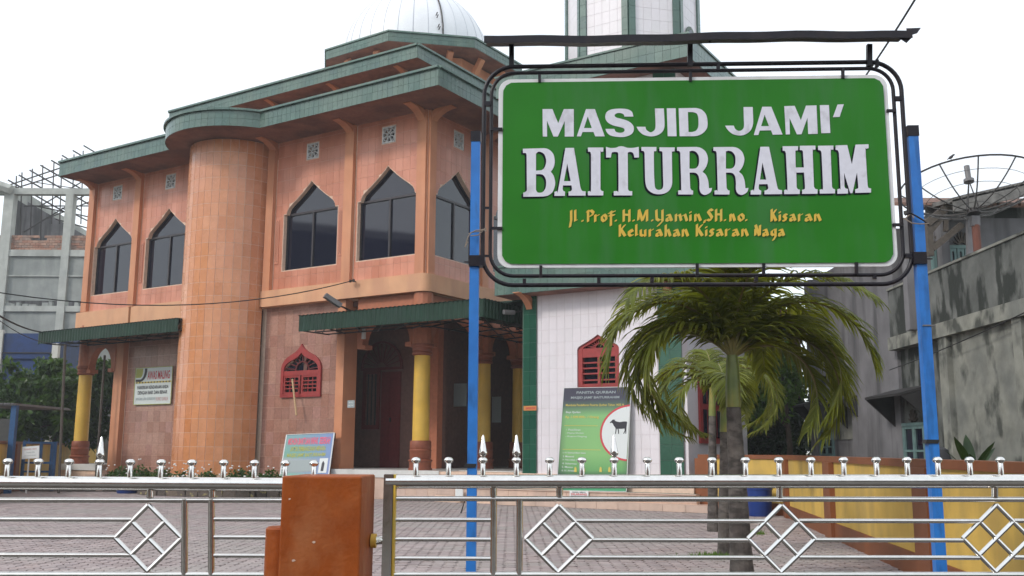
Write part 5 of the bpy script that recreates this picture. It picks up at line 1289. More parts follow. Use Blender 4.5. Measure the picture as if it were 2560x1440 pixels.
for i, (px_, Y_, r_, n_, fl_, lb) in enumerate(((300, 33.8, .5, 260, 4, 'low green shrub at the left end of the flower bed'), (352, 33.2, .55, 300, 8, 'low shrub below the AWAS MALING board'), (405, 32.6, .5, 260, 6, 'dark green shrub at the left foot of the round tower'), (450, 32.0, .45, 90, 14, 'sparse white flowering shrub in front of the round tower'),
                                         (478, 31.8, .30, 40, 9, 'tall thin stems with white flowers before the round tower'), (522, 31.2, .42, 220, 6, 'small leafy shrub below the middle of the round tower'), (598, 30.6, .52, 300, 12, 'wide leafy shrub below the right edge of the round tower'), (632, 30.4, .4, 220, 6, 'dense shrub between the round tower and the donation board'), (676, 30.1, .5, 280, 5, 'rounded shrub touching the left side of the donation board'))):
    shrub(lb, px_, Y_, r_, .62, n_, fl_)

# ================================================================== SMALL THINGS IN THE YARD
def board(name, label, cat, corners, th, front, back='wood_dark', parts=True):
    """corners TL TR BR BL as points, returns thing plus frame vectors"""
    TL, TR, BR, BL = corners; X = (TR-TL).normalized(); Yv = (TL-BL).normalized(); N = X.cross(Yv).normalized()
    if N.dot(TL-Vector((0, 0, EYE))) > 0: N = -N
    t = thing(name, label, cat, (BL+BR)/2)
    m = MB(); m.hexa([BL-N*th, BR-N*th, BR, BL, TL-N*th, TR-N*th, TR, TL]); m.build('panel', front, t, fix=True)
    return t, X, Yv, N
def quad_on(t, TL, X, Yv, N, W_, H_, pts, material, off, name='print'):
    m = MB(); m.poly([TL+X*(W_*a)-Yv*(H_*b)+N*off for a, b in pts]); return m.build(name, material, t)
# AWAS MALING board
TLs = [M(*onT(339, 922, .17)[:1], .17, onT(339, 922, .17)[1]), None, None, None]
a0, zt = onT(340, 921, .12); a1, _ = onT(432, 917, .12); zb = onT(336, 1012, .12)[1]
TL, TR, BR, BL = M(a0, .12, zt), M(a1, .12, zt), M(a1, .12, zb), M(a0, .12, zb)
aw, X, Yv, N = board('notice_board', 'white AWAS MALING notice board on the wall left of the round tower', 'notice board', (TL, TR, BR, BL), .03, 'board_pale')
Wd, Hd = (TR-TL).length, (TL-BL).length
text(aw, 'AWAS MALING', TL+X*Wd*.34-Yv*Hd*.33, X, Yv, N, Hd*.23, Wd*.60, 'print_red', bold=.02)
text(aw, 'PARKIRKAN KENDARAAN ANDA', TL+X*Wd*.08-Yv*Hd*.585, X, Yv, N, Hd*.095, Wd*.84, 'print_black', bold=.02)
text(aw, 'DENGAN BAIK DAN BENAR', TL+X*Wd*.10-Yv*Hd*.73, X, Yv, N, Hd*.10, Wd*.80, 'print_black', bold=.02)
text(aw, 'JANGAN LUPA GUNAKAN', TL+X*Wd*.05-Yv*Hd*.91, X, Yv, N, Hd*.10, Wd*.54, 'print_grey', bold=.01)
text(aw, 'KUNCI GANDA', TL+X*Wd*.61-Yv*Hd*.91, X, Yv, N, Hd*.10, Wd*.32, 'print_fade', bold=.01)
for k in range(12): quad_on(aw, TL, X, Yv, N, Wd, Hd, [(.04+.08*k, .385), (.075+.08*k, .385), (.07+.08*k, .42), (.035+.08*k, .42)], 'print_black', .006, 'dash')
quad_on(aw, TL, X, Yv, N, Wd, Hd, [(.02, .38), (.98, .38), (.98, .425), (.02, .425)], 'print_yellow', .003, 'stripe')
for r_, mt, of in ((.30, 'print_black', .004), (.235, 'board_pale', .006), (.19, 'print_olive', .008)):
    quad_on(aw, TL, X, Yv, N, Wd, Hd, [(.02, .02), (.02+r_, .02)]+[(.02+max(0, .12+(r_-.12)*math.cos(rad(a)) if r_ > .12 else 0), .08+r_*1.0*math.sin(rad(a))) for a in range(0, 91, 10)]+[(.02, .08+r_*.98)], mt, of, 'emblem')
for (a_, b_) in (((0, 0), (1, .0)),):
    m = MB(); P = [TL, TR, BR, BL]
    for i in range(4): m.bar(P[i]+N*.004, P[(i+1) % 4]+N*.004, .02, .02)
    m.build('frame', 'print_olive', aw)
# donation board leaning against the wall on the bed
TLp, TRp, BRp, BLp = [(717, 1087), (836, 1082), (822, 1186), (700, 1190)]
def on_lean(px, py, tb, zb_, lean):   # board leaning: t = tb + (z - zb)*lean
    r = ray(px, py); # solve
    k = (C0.dot(v)+tb+(EYE-zb_)*lean)/(r.dot(v)-r.z*lean); return Vector((r.x*k, r.y*k, EYE+r.z*k))
cs_ = [on_lean(*p, -.75, .6, .35) for p in (TLp, TRp, BRp, BLp)]
db, X, Yv, N = board('donation_board', 'green and blue donation poster board leaning beside the porch pilaster', 'poster board', cs_, .03, 'infak_print')
TL = cs_[0]; Wd, Hd = (cs_[1]-cs_[0]).length, (cs_[0]-cs_[3]).length
text(db, "MOHON BANTUAN INFAK  SEDEKAH", TL+X*Wd*.06-Yv*Hd*.26, X, Yv, N, Hd*.17, Wd*.88, 'print_pink', bold=.03)
text(db, 'UNTUK PEMBANGUNAN MENARA', TL+X*Wd*.13-Yv*Hd*.42, X, Yv, N, Hd*.12, Wd*.74, 'print_olive', bold=.03)
text(db, "MASJID JAMI' BAITURRAHIM", TL+X*Wd*.08-Yv*Hd*.58, X, Yv, N, Hd*.12, Wd*.80, 'print_olive', bold=.03)
quad_on(db, TL, X, Yv, N, Wd, Hd, [(.12, .64), (.72, .62), (.72, .90), (.12, .92)], 'print_grey', .006, 'photo_print')
quad_on(db, TL, X, Yv, N, Wd, Hd, [(.78, .60), (.95, .60), (.95, .94), (.78, .94)], 'print_white', .007, 'photo_print')
quad_on(db, TL, X, Yv, N, Wd, Hd, [(.86, .66), (.89, .72), (.885, .90), (.83, .90), (.835, .72)], 'print_black', .010, 'photo_print')
m = MB()
for i in range(4): m.bar(cs_[i]+N*.005, cs_[(i+1) % 4]+N*.005, .035, .02)
m.build('frame', 'paper_white', db)
m = MB(); m.bar(cs_[1]-N*.05, M((onT(836, 1100, .15)[0]), .16, 1.6), .03, .03); m.build('brace', 'wood_dark', db)
# qurban poster board leaning on the minaret
cq = [on_lean(*p, -.60, .43, .06) for p in ((1410, 970), (1578, 967), (1566, 1229), (1391, 1226))]
qb, X, Yv, N = board('poster_board', 'tall green poster board with a black cow, leaning on the white minaret', 'poster board', cq, .03, 'qurban_print')
TL = cq[0]; Wd, Hd = (cq[1]-cq[0]).length, (cq[0]-cq[3]).length
def tq(s_, x, y, w, h, mt, bold=.01): text(qb, s_, TL+X*Wd*x-Yv*Hd*y, X, Yv, N, Hd*h, Wd*w, mt, bold=bold)
tq('PANITIA QURBAN', .20, .065, .58, .030, 'print_grey', .03); tq("MASJID JAMI' BAITURRAHIM", .12, .115, .72, .030, 'print_grey', .03)
tq('Membuka Pendaftaran Peserta Qurban Tahun 1435 H', .05, .185, .86, .026, 'print_yellow'); tq('Biaya Qurban', .06, .255, .22, .026, 'print_white', .01); tq('Rp 1.500.000,- / Orang', .06, .305, .50, .030, 'print_yellow', .02)
for k, s_ in enumerate(('Fasilitas', 'Daging Qurban', 'Kupon Daging')): tq('- '+s_, .08, .42+.033*k, .22+.05*k, .018, 'print_white', 0)
quad_on(qb, TL, X, Yv, N, Wd, Hd, [(.05, .37), (.55, .37), (.55, .374), (.05, .374)], 'print_yellow', .006, 'rule'); quad_on(qb, TL, X, Yv, N, Wd, Hd, [(.05, .60), (.62, .60), (.62, .604), (.05, .604)], 'print_yellow', .006, 'rule')
for k, s_ in enumerate(('1. H. Syamsul Bahri Saleh', '2. Mawardi', '3. Nasrullah Harahap', '4. Suherman', '5. Mansur', '6. H. Arwin')): tq(s_, .06, .645+.034*k, (.34, .17, .34, .22, .17, .19)[k], .018, 'print_white', .01)
circ = lambda r0, cx=1.02, cy=.435: [(1.0, cy-r0*.62)]+[(cx-.0-r0*math.cos(rad(a)), cy-r0*.62*math.sin(rad(a))) for a in range(84, -85, -8)]+[(1.0, cy+r0*.62)]
quad_on(qb, TL, X, Yv, N, Wd, Hd, circ(.43), 'print_red', .005, 'emblem'); quad_on(qb, TL, X, Yv, N, Wd, Hd, circ(.40), 'print_white', .008, 'emblem')
cow = [(1385, 965), (1400, 975), (1430, 960), (1470, 985), (1490, 1040), (1530, 1090), (1545, 1130), (1540, 1200), (1530, 1270), (1552, 1270), (1565, 1200), (1575, 1130), (1595, 1130), (1612, 1200), (1615, 1270), (1640, 1268), (1638, 1180), (1625, 1130), (1720, 1130), (1790, 1120), (1800, 1170), (1755, 1268), (1775, 1268), (1820, 1190), (1815, 1265), (1835, 1265), (1840, 1180), (1845, 1090), (1855, 1010), (1865, 960), (1850, 930), (1780, 925), (1660, 945), (1580, 930), (1520, 905), (1535, 875), (1505, 880), (1480, 872), (1450, 885), (1430, 915), (1390, 945)]
def fq(x, y):
    px, py = 1400+x/11.075, 970-0+(-y)/11.075
    r = ray(px, py); k = (cq[0]-Vector((0, 0, EYE))).dot(N)/r.dot(N); return Vector((0, 0, EYE))+r*k+N*.012
outline_mesh([[(x, -y) for x, y in cow]], fq, 'cow_print', 'print_black', qb)
for i, (px_, py_) in enumerate(((1439, 1176), (1460, 1176), (1502, 1176), (1524, 1176))):
    r_ = 3.2; outline_mesh([[(px_-r_, -(py_+4)), (px_-r_*.8, -(py_-5), 1), (px_, -(py_-9), 1), (px_+r_*.8, -(py_-5), 1), (px_+r_, -(py_+4))]], lambda x, y: (lambda r: Vector((0, 0, EYE))+r*((cq[0]-Vector((0, 0, EYE))).dot(N)/r.dot(N))+N*.012)(ray(x, -y)), 'leaf_print', 'print_yellow', qb)
m = MB()
for i in range(4): m.bar(cq[i]+N*.003-X*.0, cq[(i+1) % 4]+N*.003, .022, .012)
m.build('frame', 'paper_white', qb)
# DILARANG sign on the step
def flat_sign(name, label, px0, py0, px1, py1, t, mt, lines, th=.012):
    a0, z1 = onT(px0, py0, t); a1, z0 = onT(px1, py1, t); TL, TR, BR, BL = M(a0, t, z1), M(a1, t, z1), M(a1, t, z0), M(a0, t, z0)
    s_, X, Yv, N = board(name, label, 'sign', (TL, TR, BR, BL), th, mt); W_, H_ = (TR-TL).length, (TL-BL).length
    for (tx, x, y, w, h, cm) in lines: text(s_, tx, TL+X*W_*x-Yv*H_*y, X, Yv, N, H_*h, W_*w, cm, bold=.02)
    return s_
flat_sign('small_sign', 'small white DILARANG sign stuck on the beige step below the poster', 1424, 1227, 1471, 1244, -.68, 'paper_white', [('SANDAL / SEPATU', .15, .28, .70, .18, 'print_black'), ('DILARANG', .08, .68, .84, .34, 'print_red'), ('NAIK KEATAS TANGGA', .06, .92, .88, .17, 'print_black')])
flat_sign('wall_plate', 'small pale plate on the brown porch pilaster left of the door', 869, 1001, 886, 1019, -.05, 'print_grey', [('SUCI', .2, .4, .6, .2, 'print_white'), ('BATAS', .15, .8, .7, .2, 'print_white')])
flat_sign('orange_sticker', 'small orange sticker on the dark green tiled corner of the minaret', 1309, 1015, 1341, 1026, T0-.075, 'orange_sticker', [('BATAS SUCI', .2, .75, .75, .5, 'print_red')])
flat_sign('wall_notice', 'grey notice panel on the dark wall inside the porch', 1117, 960, 1166, 1016, 4.0, 'print_grey', [])  # this and the next notice toned down to a duller grey
flat_sign('paper_notice', 'tall pale paper notice hanging deep inside the dark porch', 1230, 992, 1252, 1056, 6.0, 'print_grey', [])
# bamboo stick on the red window
m = MB(); p1 = M(onT(731, 948, -.05)[0], -.05, onT(731, 948, -.05)[1]); p2 = M(onT(741, 1038, -.15)[0], -.15, onT(741, 1038, -.15)[1]); m.tube([p1, p1.lerp(p2, .5), p2], .035, 8); single('bamboo_stick', m, 'wood_pale', 'pale stick hanging from the red ogee window', 'stick')
# flood lamp above the canopy
l0, l1 = M(onT(812, 738, -1.0)[0], -1.0, onT(812, 738, -1.0)[1]), M(onT(852, 765, -.55)[0], -.55, onT(852, 765, -.55)[1])
lt = thing('flood_lamp', 'long grey lamp housing above the green porch canopy', 'lamp', l1)
m = MB(); m.bar(l0, l1, .26, .14); m.build('housing', 'lamp_grey', lt); m = MB(); m.bar(l0.lerp(l1, .06)-Vector((0, 0, .075)), l0.lerp(l1, .9)-Vector((0, 0, .075)), .2, .02); m.build('diffuser', 'plaster_grey', lt)
m = MB(); m.tube([l1, l1+v*.5+Vector((0, 0, -.1))], .03, 6); m.build('arm', 'dark_metal', lt)
# small cctv and white lamp
m = MB(); p = M(onT(912, 835, .1)[0], .05, onT(912, 835, .1)[1]); m.obox(p, u*.05, v*.05, Vector((0, 0, .17))); single('wall_lamp', m, 'paper_white', 'short white tube lamp under the left end of the porch arch', 'lamp')
cc = thing('security_camera', 'small grey security camera under the minaret eave', 'camera', M(-3.6, -.2, 5.4))
pc = M(-3.55, -.35, onT(1285, 782, -.3)[1]); m = MB(); m.tube([pc, pc+Vector((-.30, -.25, -.02))], .07, 10); m.build('housing', 'lamp_grey', cc); m = MB(); m.tube([pc, pc+v*.4+Vector((0, 0, .1))], .025, 6); m.build('bracket', 'dark_metal', cc)
# insulator and wires
ip = M(onT(880, 702, -.35)[0], -.35, onT(880, 702, -.35)[1])
ins = thing('cable_insulator', 'pair of dark cable insulators on the orange band above the canopy', 'insulator', ip)
for k in (-1, 1):
    m = MB(); m.lathe(ip+u*(.07*k)-Vector((0, 0, .05)), [(.03, 0), (.05, .02), (.035, .05), (.05, .08), (.02, .1)], 10); m.build('spool', 'dark_metal', ins, smooth=True)
m = MB(); m.tube([ip, ip+v*.2], .02, 6); m.build('bracket', 'dark_metal', ins)
def wire(label, pts, r, name='overhead_cable'):
    P = []
    for i in range(len(pts)-1):
        for k in range(8): P.append(pts[i].lerp(pts[i+1], k/8))
    P.append(pts[-1]); m = MB(); m.tube(P, r, 5); return single(name, m, 'cable', label, 'cable', 'overhead cables')
def sag(a, b, s_, n=16): return [a.lerp(b, k/n)-Vector((0, 0, s_*4*(k/n)*(1-k/n))) for k in range(n+1)]
wire('thin cable sagging across the orange tower to the band above the canopy', sag(aty(-60, 722, 24), ip, .60), .016)
wire('thick black cable dropping to the left end of the green canopy', sag(aty(-40, 765, 26), M(s1-.1, ct2, z11), .12), .03)
wire('thin cable beside the thick one at the left canopy', sag(aty(-40, 770, 26), M(s1-1.2, ct2, z10), .25), .012)
wire('cable rising to the top right behind the sign', sag(aty(2160, 195, 14), aty(2300, -22, 11), .02), .014)
wire('cable stretched along the front of the grey house', sag(gp(2235, 925)-Vector((.1, 0, 0)), gp(2590, 775)-Vector((.1, 0, 0)), .04), .012)
# blue tubs
def tub(name, label, px, py, Y, r, h, lid=False):
    p = gnd(px, py); t = thing(name, label, 'tub', (p.x, p.y, 0)); m = MB(); m.lathe(p, [(r*.86, 0), (r*.9, .04), (r, h-.06), (r*1.05, h-.05), (r*1.05, h), (r*.96, h), (r*.93, h-.1), (r*.8, .1)], 28); m.build('bucket', 'blue_plastic', t, smooth=True); return t
tub('water_drum', 'blue plastic barrel beside the palm trunks', 1900, 1290, 0, .30, .66)
tub('blue_tub', 'low blue plastic tub on the paving left of the flower bed', 317, 1233, 0, .36, .27)
m = MB(); p = gnd(248, 1227); m.box(p.x-.1, p.x+.1, p.y-.06, p.y+.06, .0, .14); single('brick_block', m, 'step_tile', 'small orange brick lying left of the blue tub', 'brick')
sn = gnd(157, 1223)
sd_ = thing('sandals', 'dark pair of sandals lying on the paving under the left porch', 'sandals', sn)
for k in (-1, 1):
    m = MB(); m.obox(sn+Vector((.1*k, .04*k, .02)), Vector((.06, .02, 0)), Vector((-.03, .13, 0)), Vector((0, 0, .015))); m.build('sole', 'tank_cloth', sd_); m = MB(); m.tube([sn+Vector((.1*k-.06, .04*k, .03)), sn+Vector((.1*k, .04*k+.03, .08)), sn+Vector((.1*k+.06, .04*k+.02, .03))], .012, 5); m.build('strap', 'tank_cloth', sd_)
# blue rack and stake sign at the left
rp = gnd(90, 1226); rk = thing('blue_rack', 'blue painted steel rack standing before the yellow wall at the left', 'rack', rp)
zr = aty(90, 1104, rp.y).z
for px_ in (58, 84, 112, 136):
    m = MB(); x_ = aty(px_, 1150, rp.y).x; dy = 0 if px_ in (58, 136) else .5; m.bar((x_, rp.y+dy, 0), (x_, rp.y+dy, zr), .09, .09); m.build('upright', 'blue_metal', rk)
for zz in (.35, .66, .97, zr-.04):
    m = MB(); m.bar((aty(58, 1150, rp.y).x, rp.y, zz), (aty(136, 1150, rp.y).x, rp.y, zz), .07, .07); m.build('rail', 'blue_metal', rk)
sp_ = gnd(66, 1228); spt = Vector((sp_.x, sp_.y-1.6, 0)); stk = thing('stake_sign', 'small white notice on a thin stake in front of the blue rack', 'sign', spt)
Ys = spt.y
m = MB(); m.bar(Vector((aty(68, 1200, Ys).x, Ys, 0)), Vector((aty(74, 1130, Ys).x, Ys, aty(74, 1120, Ys).z)), .04, .04); m.build('stake', 'paper_white', stk)
tl_, tr_, br_, bl_ = [aty(*p, Ys-.05) for p in ((56, 1117), (98, 1114), (97, 1145), (54, 1148))]
m = MB(); m.hexa([bl_, br_, br_+Vector((0, .03, 0)), bl_+Vector((0, .03, 0)), tl_, tr_, tr_+Vector((0, .03, 0)), tl_+Vector((0, .03, 0))]); m.build('panel', 'paper_white', stk)
X = (tr_-tl_).normalized(); Yv = (tl_-bl_).normalized(); N = Vector((0, -1, 0)); W_, H_ = (tr_-tl_).length, (tl_-bl_).length
text(stk, 'DILARANG', tl_+X*W_*.1-Yv*H_*.30, X, Yv, N, H_*.14, W_*.45, 'print_fade', bold=.02); text(stk, 'MASUK', tl_+X*W_*.62-Yv*H_*.29, X, Yv, N, H_*.12, W_*.25, 'print_fade', bold=.02)
text(stk, 'TANPA IZIN', tl_+X*W_*.25-Yv*H_*.55, X, Yv, N, H_*.10, W_*.5, 'print_grey', bold=.01); text(stk, 'PENGURUS MASJID', tl_+X*W_*.15-Yv*H_*.80, X, Yv, N, H_*.08, W_*.7, 'print_grey', bold=.01)
# two thin poles
for (pa, pb_y, top_, Y_, lb) in ((150, 1185, (163, 862), 33.5, 'thin dark pole rising left of the yellow corner column'), (243, 1150, (262, 888), 38, 'thin pole with pale tip seen through the left porch arch')):
    m = MB(); b_ = aty(pa, pb_y, Y_); m.tube([(b_.x, Y_, 0), aty(*top_, Y_)], .045, 6); single('thin_pole', m, 'wood_dark', lb, 'pole')
# tool leaning by the step behind the left sign post
tlp = gnd(1152, 1283); m = MB(); m.tube([Vector((tlp.x, tlp.y, 0)), Vector((tlp.x+.10, tlp.y, .32)), Vector((tlp.x-.25, tlp.y+.1, .36)), Vector((tlp.x-.38, tlp.y+.2, .30))], .018, 5); single('wire_stand', m, 'dark_metal', 'bent black wire stand on the paving beside the left sign post', 'stand')
m = MB(); q = M(onT(1150, 1232, -.75)[0], -.78, .22); m.obox(q, u*.13, v*.02, Vector((0, 0, .17))); single('leaning_card', m, 'paper_white', 'small white card propped against the step behind the left sign post', 'card')

# ================================================================== NAME SIGN
YS = 6.2; aS = rad(2.7); P0 = aty(1735, 435, YS); SX = Vector((math.cos(aS), -math.sin(aS), 0)); SN = Vector((-math.sin(aS), -math.cos(aS), 0)); SY = Vector((0, 0, 1)); EYEV = Vector((0, 0, EYE))
def sg_(px, py, off=0.0):
    r = ray(px, py); k = (P0+SN*off-EYEV).dot(SN)/r.dot(SN); return EYEV+r*k
sx0, sx1 = sg_(1245, 430), sg_(2231, 430); szt, szb = sg_(1738, 193).z, sg_(1738, 668).z
def sc(p): return (p-P0).dot(SX)
XL, XR = sc(sx0), sc(sx1)
sign = thing('name_sign', 'large green mosque name board in a black tube frame on two blue posts', 'sign', P0-Vector((0, 0, P0.z)))
def spt_(x, z, off=0.0): p = P0+SX*x+SN*off; return Vector((p.x, p.y, z))
def rrect(x0, x1, z0, z1, r, n=7):
    P = []
    for cx, cz, a0 in ((x1-r, z1-r, 0), (x0+r, z1-r, 90), (x0+r, z0+r, 180), (x1-r, z0+r, 270)):
        for k in range(n+1): a = rad(a0+90*k/n); P.append((cx+r*math.cos(a), cz+r*math.sin(a)))
    return P
m = MB(); m.prism([spt_(x, z, -.022) for x, z in rrect(XL, XR, szb, szt, .085)], SN*.024); m.build('border_panel', 'sign_border', sign, fix=True)
gx0, gx1 = sc(sg_(1256.5, 430)), sc(sg_(2220, 430)); gz1, gz0 = sg_(1738, 202).z, sg_(1738, 659).z
# slightly dented face grid
NX, NZ = 46, 22; rrp = .07
me_v = []; m = MB()
def dent(x, z):
    d = 0.0
    for (cx, cz, r, a) in ((.22, gz0+.22, .10, .0035), (.50, gz0+.18, .13, -.004), (.95, gz0+.09, .05, .003), (-.2, gz0+.3, .25, .002), (.7, gz0+.5, .3, -.0012), (-.75, gz0+.8, .3, .0010), (.28, gz0+.12, .05, -.003)):
        q = ((x-cx)**2+(z-cz)**2)/(r*r); d += a*math.exp(-q)
    return d
for j in range(NZ+1):
    for i in range(NX+1):
        x = gx0+(gx1-gx0)*i/NX; z = gz0+(gz1-gz0)*j/NZ
        # pull corners in to round them
        dx = min(x-gx0, gx1-x); dz = min(z-gz0, gz1-z)
        if dx < rrp and dz < rrp:
            vx, vz = rrp-dx, rrp-dz; L_ = math.hypot(vx, vz); 
            mxx = max(vx, vz)
            if L_ > 1e-6: s_ = mxx/L_; vx, vz = vx*s_, vz*s_
            sxn = 1 if x-gx0 < gx1-x else -1; szn = 1 if z-gz0 < gz1-z else -1
            x = (gx0 if sxn > 0 else gx1)+sxn*(rrp-vx); z = (gz0 if szn > 0 else gz1)+szn*(rrp-vz)
        m.v.append(tuple(spt_(x, z, .0105+dent(x, z))))
for j in range(NZ):
    for i in range(NX): a = j*(NX+1)+i; m.f.append([a, a+1, a+NX+2, a+NX+1])
m.build('face_panel', 'sign_green', sign, smooth=True)
# tubes
oL, oR, oT, oB = sc(sg_(1208.5, 430)), sc(sg_(2268, 430)), sg_(1738, 159.5).z, sg_(1738, 711).z
iL, iR, iT, iB = sc(sg_(1227, 430)), sc(sg_(2247, 430)), sg_(1738, 175.5).z, sg_(1738, 688).z
for (a, b, c, d, r_, rt) in ((oL, oR, oB, oT, .20, .0145), (iL, iR, iB, iT, .155, .0125)):
    m = MB(); P = [spt_(x, z, -.01) for x, z in rrect(a, b, c, d, r_, 10)]; P.append(P[0]); m.tube(P+[P[1]], rt, 10, caps=False); m.build('frame_tube', 'black_steel', sign, smooth=True)
def strut(p, q, w=.018, mt='black_steel', nm='strut', off=-.008, h=None): m = MB(); m.bar(sg_(*p, off), sg_(*q, off), w, h or w, up=SN); m.build(nm, mt, sign)
for x_, y0, y1 in ((1349, 186, 206), (1726, 180, 204), (2107, 170, 196), (1352, 695, 664), (1743, 690, 659), (1909, 688, 659), (2141, 685, 656)): strut((x_, y0), (x_, y1), .019, off=.012)
for y_ in (323, 571): strut((1228, y_), (1256, y_), .018, off=.012)
for y_ in (277, 562): strut(((2217 if y_ < 400 else 2232), y_), ((2240 if y_ < 400 else 2258), y_), .018, off=.012)
for x_, y0, y1 in ((1311, 697, 711), (1497, 695, 709), (1630, 693, 706), (1890, 690, 704), (2186, 684, 698), (1795, 158, 175), (2192, 150, 168)): strut((x_, y0), (x_, y1), .022)
for y_ in (260, 520, 640): strut((1210, y_), (1228, y_), .03 if y_ == 260 else .015)
for y_ in (247, 640): strut(((2236 if y_ < 400 else 2262), y_), ((2256 if y_ < 400 else 2284), y_), .028)
# canopy sheet above
for x_ in (1279, 1725, 2173): strut((x_, 112), (x_, 166), .033, nm='roof_strut')
rz = sg_(1738, 100).z; rx0, rx1 = sc(sg_(1214, 100)), sc(sg_(2262, 100))
m = MB(); nS = 30
prof_ = [(-.12, .022), (-.05, .014), (.02, .0), (.10, -.018), (.135, -.024)]
for i in range(nS):
    for (d0, h0), (d1, h1) in zip(prof_, prof_[1:]):
        xa, xb = rx0+(rx1-rx0)*i/nS, rx0+(rx1-rx0)*(i+1)/nS
        wob = lambda x: .006*math.sin(x*3.1)+.003*math.sin(x*11)+ .012*(x-rx0)/(rx1-rx0)*0
        m.poly([spt_(xa, rz+h0+wob(xa), d0), spt_(xb, rz+h0+wob(xb), d0), spt_(xb, rz+h1+wob(xb), d1), spt_(xa, rz+h1+wob(xa), d1)])
        m.poly([spt_(xa, rz+h0+wob(xa)+.004, d0), spt_(xa, rz+h1+wob(xa)+.004, d1), spt_(xb, rz+h1+wob(xb)+.004, d1), spt_(xb, rz+h0+wob(xb)+.004, d0)])
for i in range(nS):     # front lip
    xa, xb = rx0+(rx1-rx0)*i/nS, rx0+(rx1-rx0)*(i+1)/nS
    m.hexa([spt_(xa, rz-.062+wob(xa), .135), spt_(xb, rz-.062+wob(xb), .135), spt_(xb, rz-.062+wob(xb), .139), spt_(xa, rz-.062+wob(xa), .139), spt_(xa, rz-.012+wob(xa), .135), spt_(xb, rz-.012+wob(xb), .135), spt_(xb, rz-.012+wob(xb), .139), spt_(xa, rz-.012+wob(xa), .139)])
m.build('sheet_roof', 'black_steel', sign, smooth=False)
m = MB(); m.prism([spt_(rx1-.10, rz-.045, .118), spt_(rx1-.035, rz-.095, .119), spt_(rx1+.01, rz-.05, .118)], SN*.003); m.prism([spt_(rx1-.02, rz-.04, .10), spt_(rx1+.045, rz-.02, .10), spt_(rx1+.075, rz+.022, .09), spt_(rx1-.02, rz+.02, .09)], SN*.003); m.prism([spt_(sc(sg_(1762, 118)), rz-.05, .10), spt_(sc(sg_(1768, 118)), rz-.066, .10), spt_(sc(sg_(1775, 118)), rz-.05, .10)], SN*.003)
m.build('torn_edge', 'black_steel', sign, fix=True)
# posts
for (px_, ptop, w_) in ((1186, 332, .060), (2303, 318, .064)):
    b = sg_(px_, 700, -.03); zt = sg_(px_, ptop, -.03).z; m = MB(); hx = SX*(w_/2); hy = SN*(w_/2); m.obox(Vector((b.x, b.y, (zt-.06)/2-.2)), hx, hy, Vector((0, 0, (zt-.06)/2+.2))); m.build('post', 'blue_paint', sign)
    m = MB(); m.obox(Vector((b.x, b.y, zt-.033)), hx*1.12, hy*1.12, Vector((0, 0, .036))); m.build('post_cap', 'black_steel', sign)
for (x0, x1, yc_, hh) in ((1172, 1212, 652, 14), (2292, 2334-0, 645, 15)):
    if x0 > 2000: x0, x1 = 2283, 2316
    p, q = sg_(x0, yc_, .005), sg_(x1, yc_, .005); c = (p+q)/2; m = MB(); m.obox(c-SN*.03, (q-p)/2, SN*.042, Vector((0, 0, hh/FPX*YS))); m.build('clamp', 'black_steel', sign)
for (p, q) in (((1160, 655), (1175, 655)), ((2314, 647), (2331, 647))): m = MB(); m.tube([sg_(*p, 0), sg_(*q, 0)], .005, 6); m.build('bolt', 'black_steel', sign)
# wire ties
def tie(pts, mt='twine', r=.004):
    m = MB(); m.tube([sg_(*p, .03+.01*(i % 2)) for i, p in enumerate(pts)], r, 5); m.build('wire_tie', mt, sign)
tie([(1215, 572), (1200, 578), (1178, 581), (1170, 592), (1165, 610), (1162, 618), (1170, 604)]); tie([(1172, 585), (1190, 576), (1208, 574), (1216, 578)]); tie([(1176, 590), (1196, 588), (1214, 570)])
tie([(2262, 538), (2275, 532), (2290, 540), (2310, 552), (2322, 562)], 'black_steel', .006); tie([(2258, 545), (2280, 558), (2300, 560), (2322, 559)]); tie([(2262, 548), (2270, 540), (2278, 534), (2285, 545)])
def ring(px, py, w_, h=.012, mt='cable'):
    p = sg_(px, py, -.03); m = MB(); m.obox(p, SX*(w_/2+.006), SN*(w_/2+.006), Vector((.004, 0, h))); m.build('wire_tie', mt, sign)
ring(1177, 1164, .060, .012); ring(2326, 1104, .064, .012); ring(2317, 815, .064, .004, 'lamp_grey')
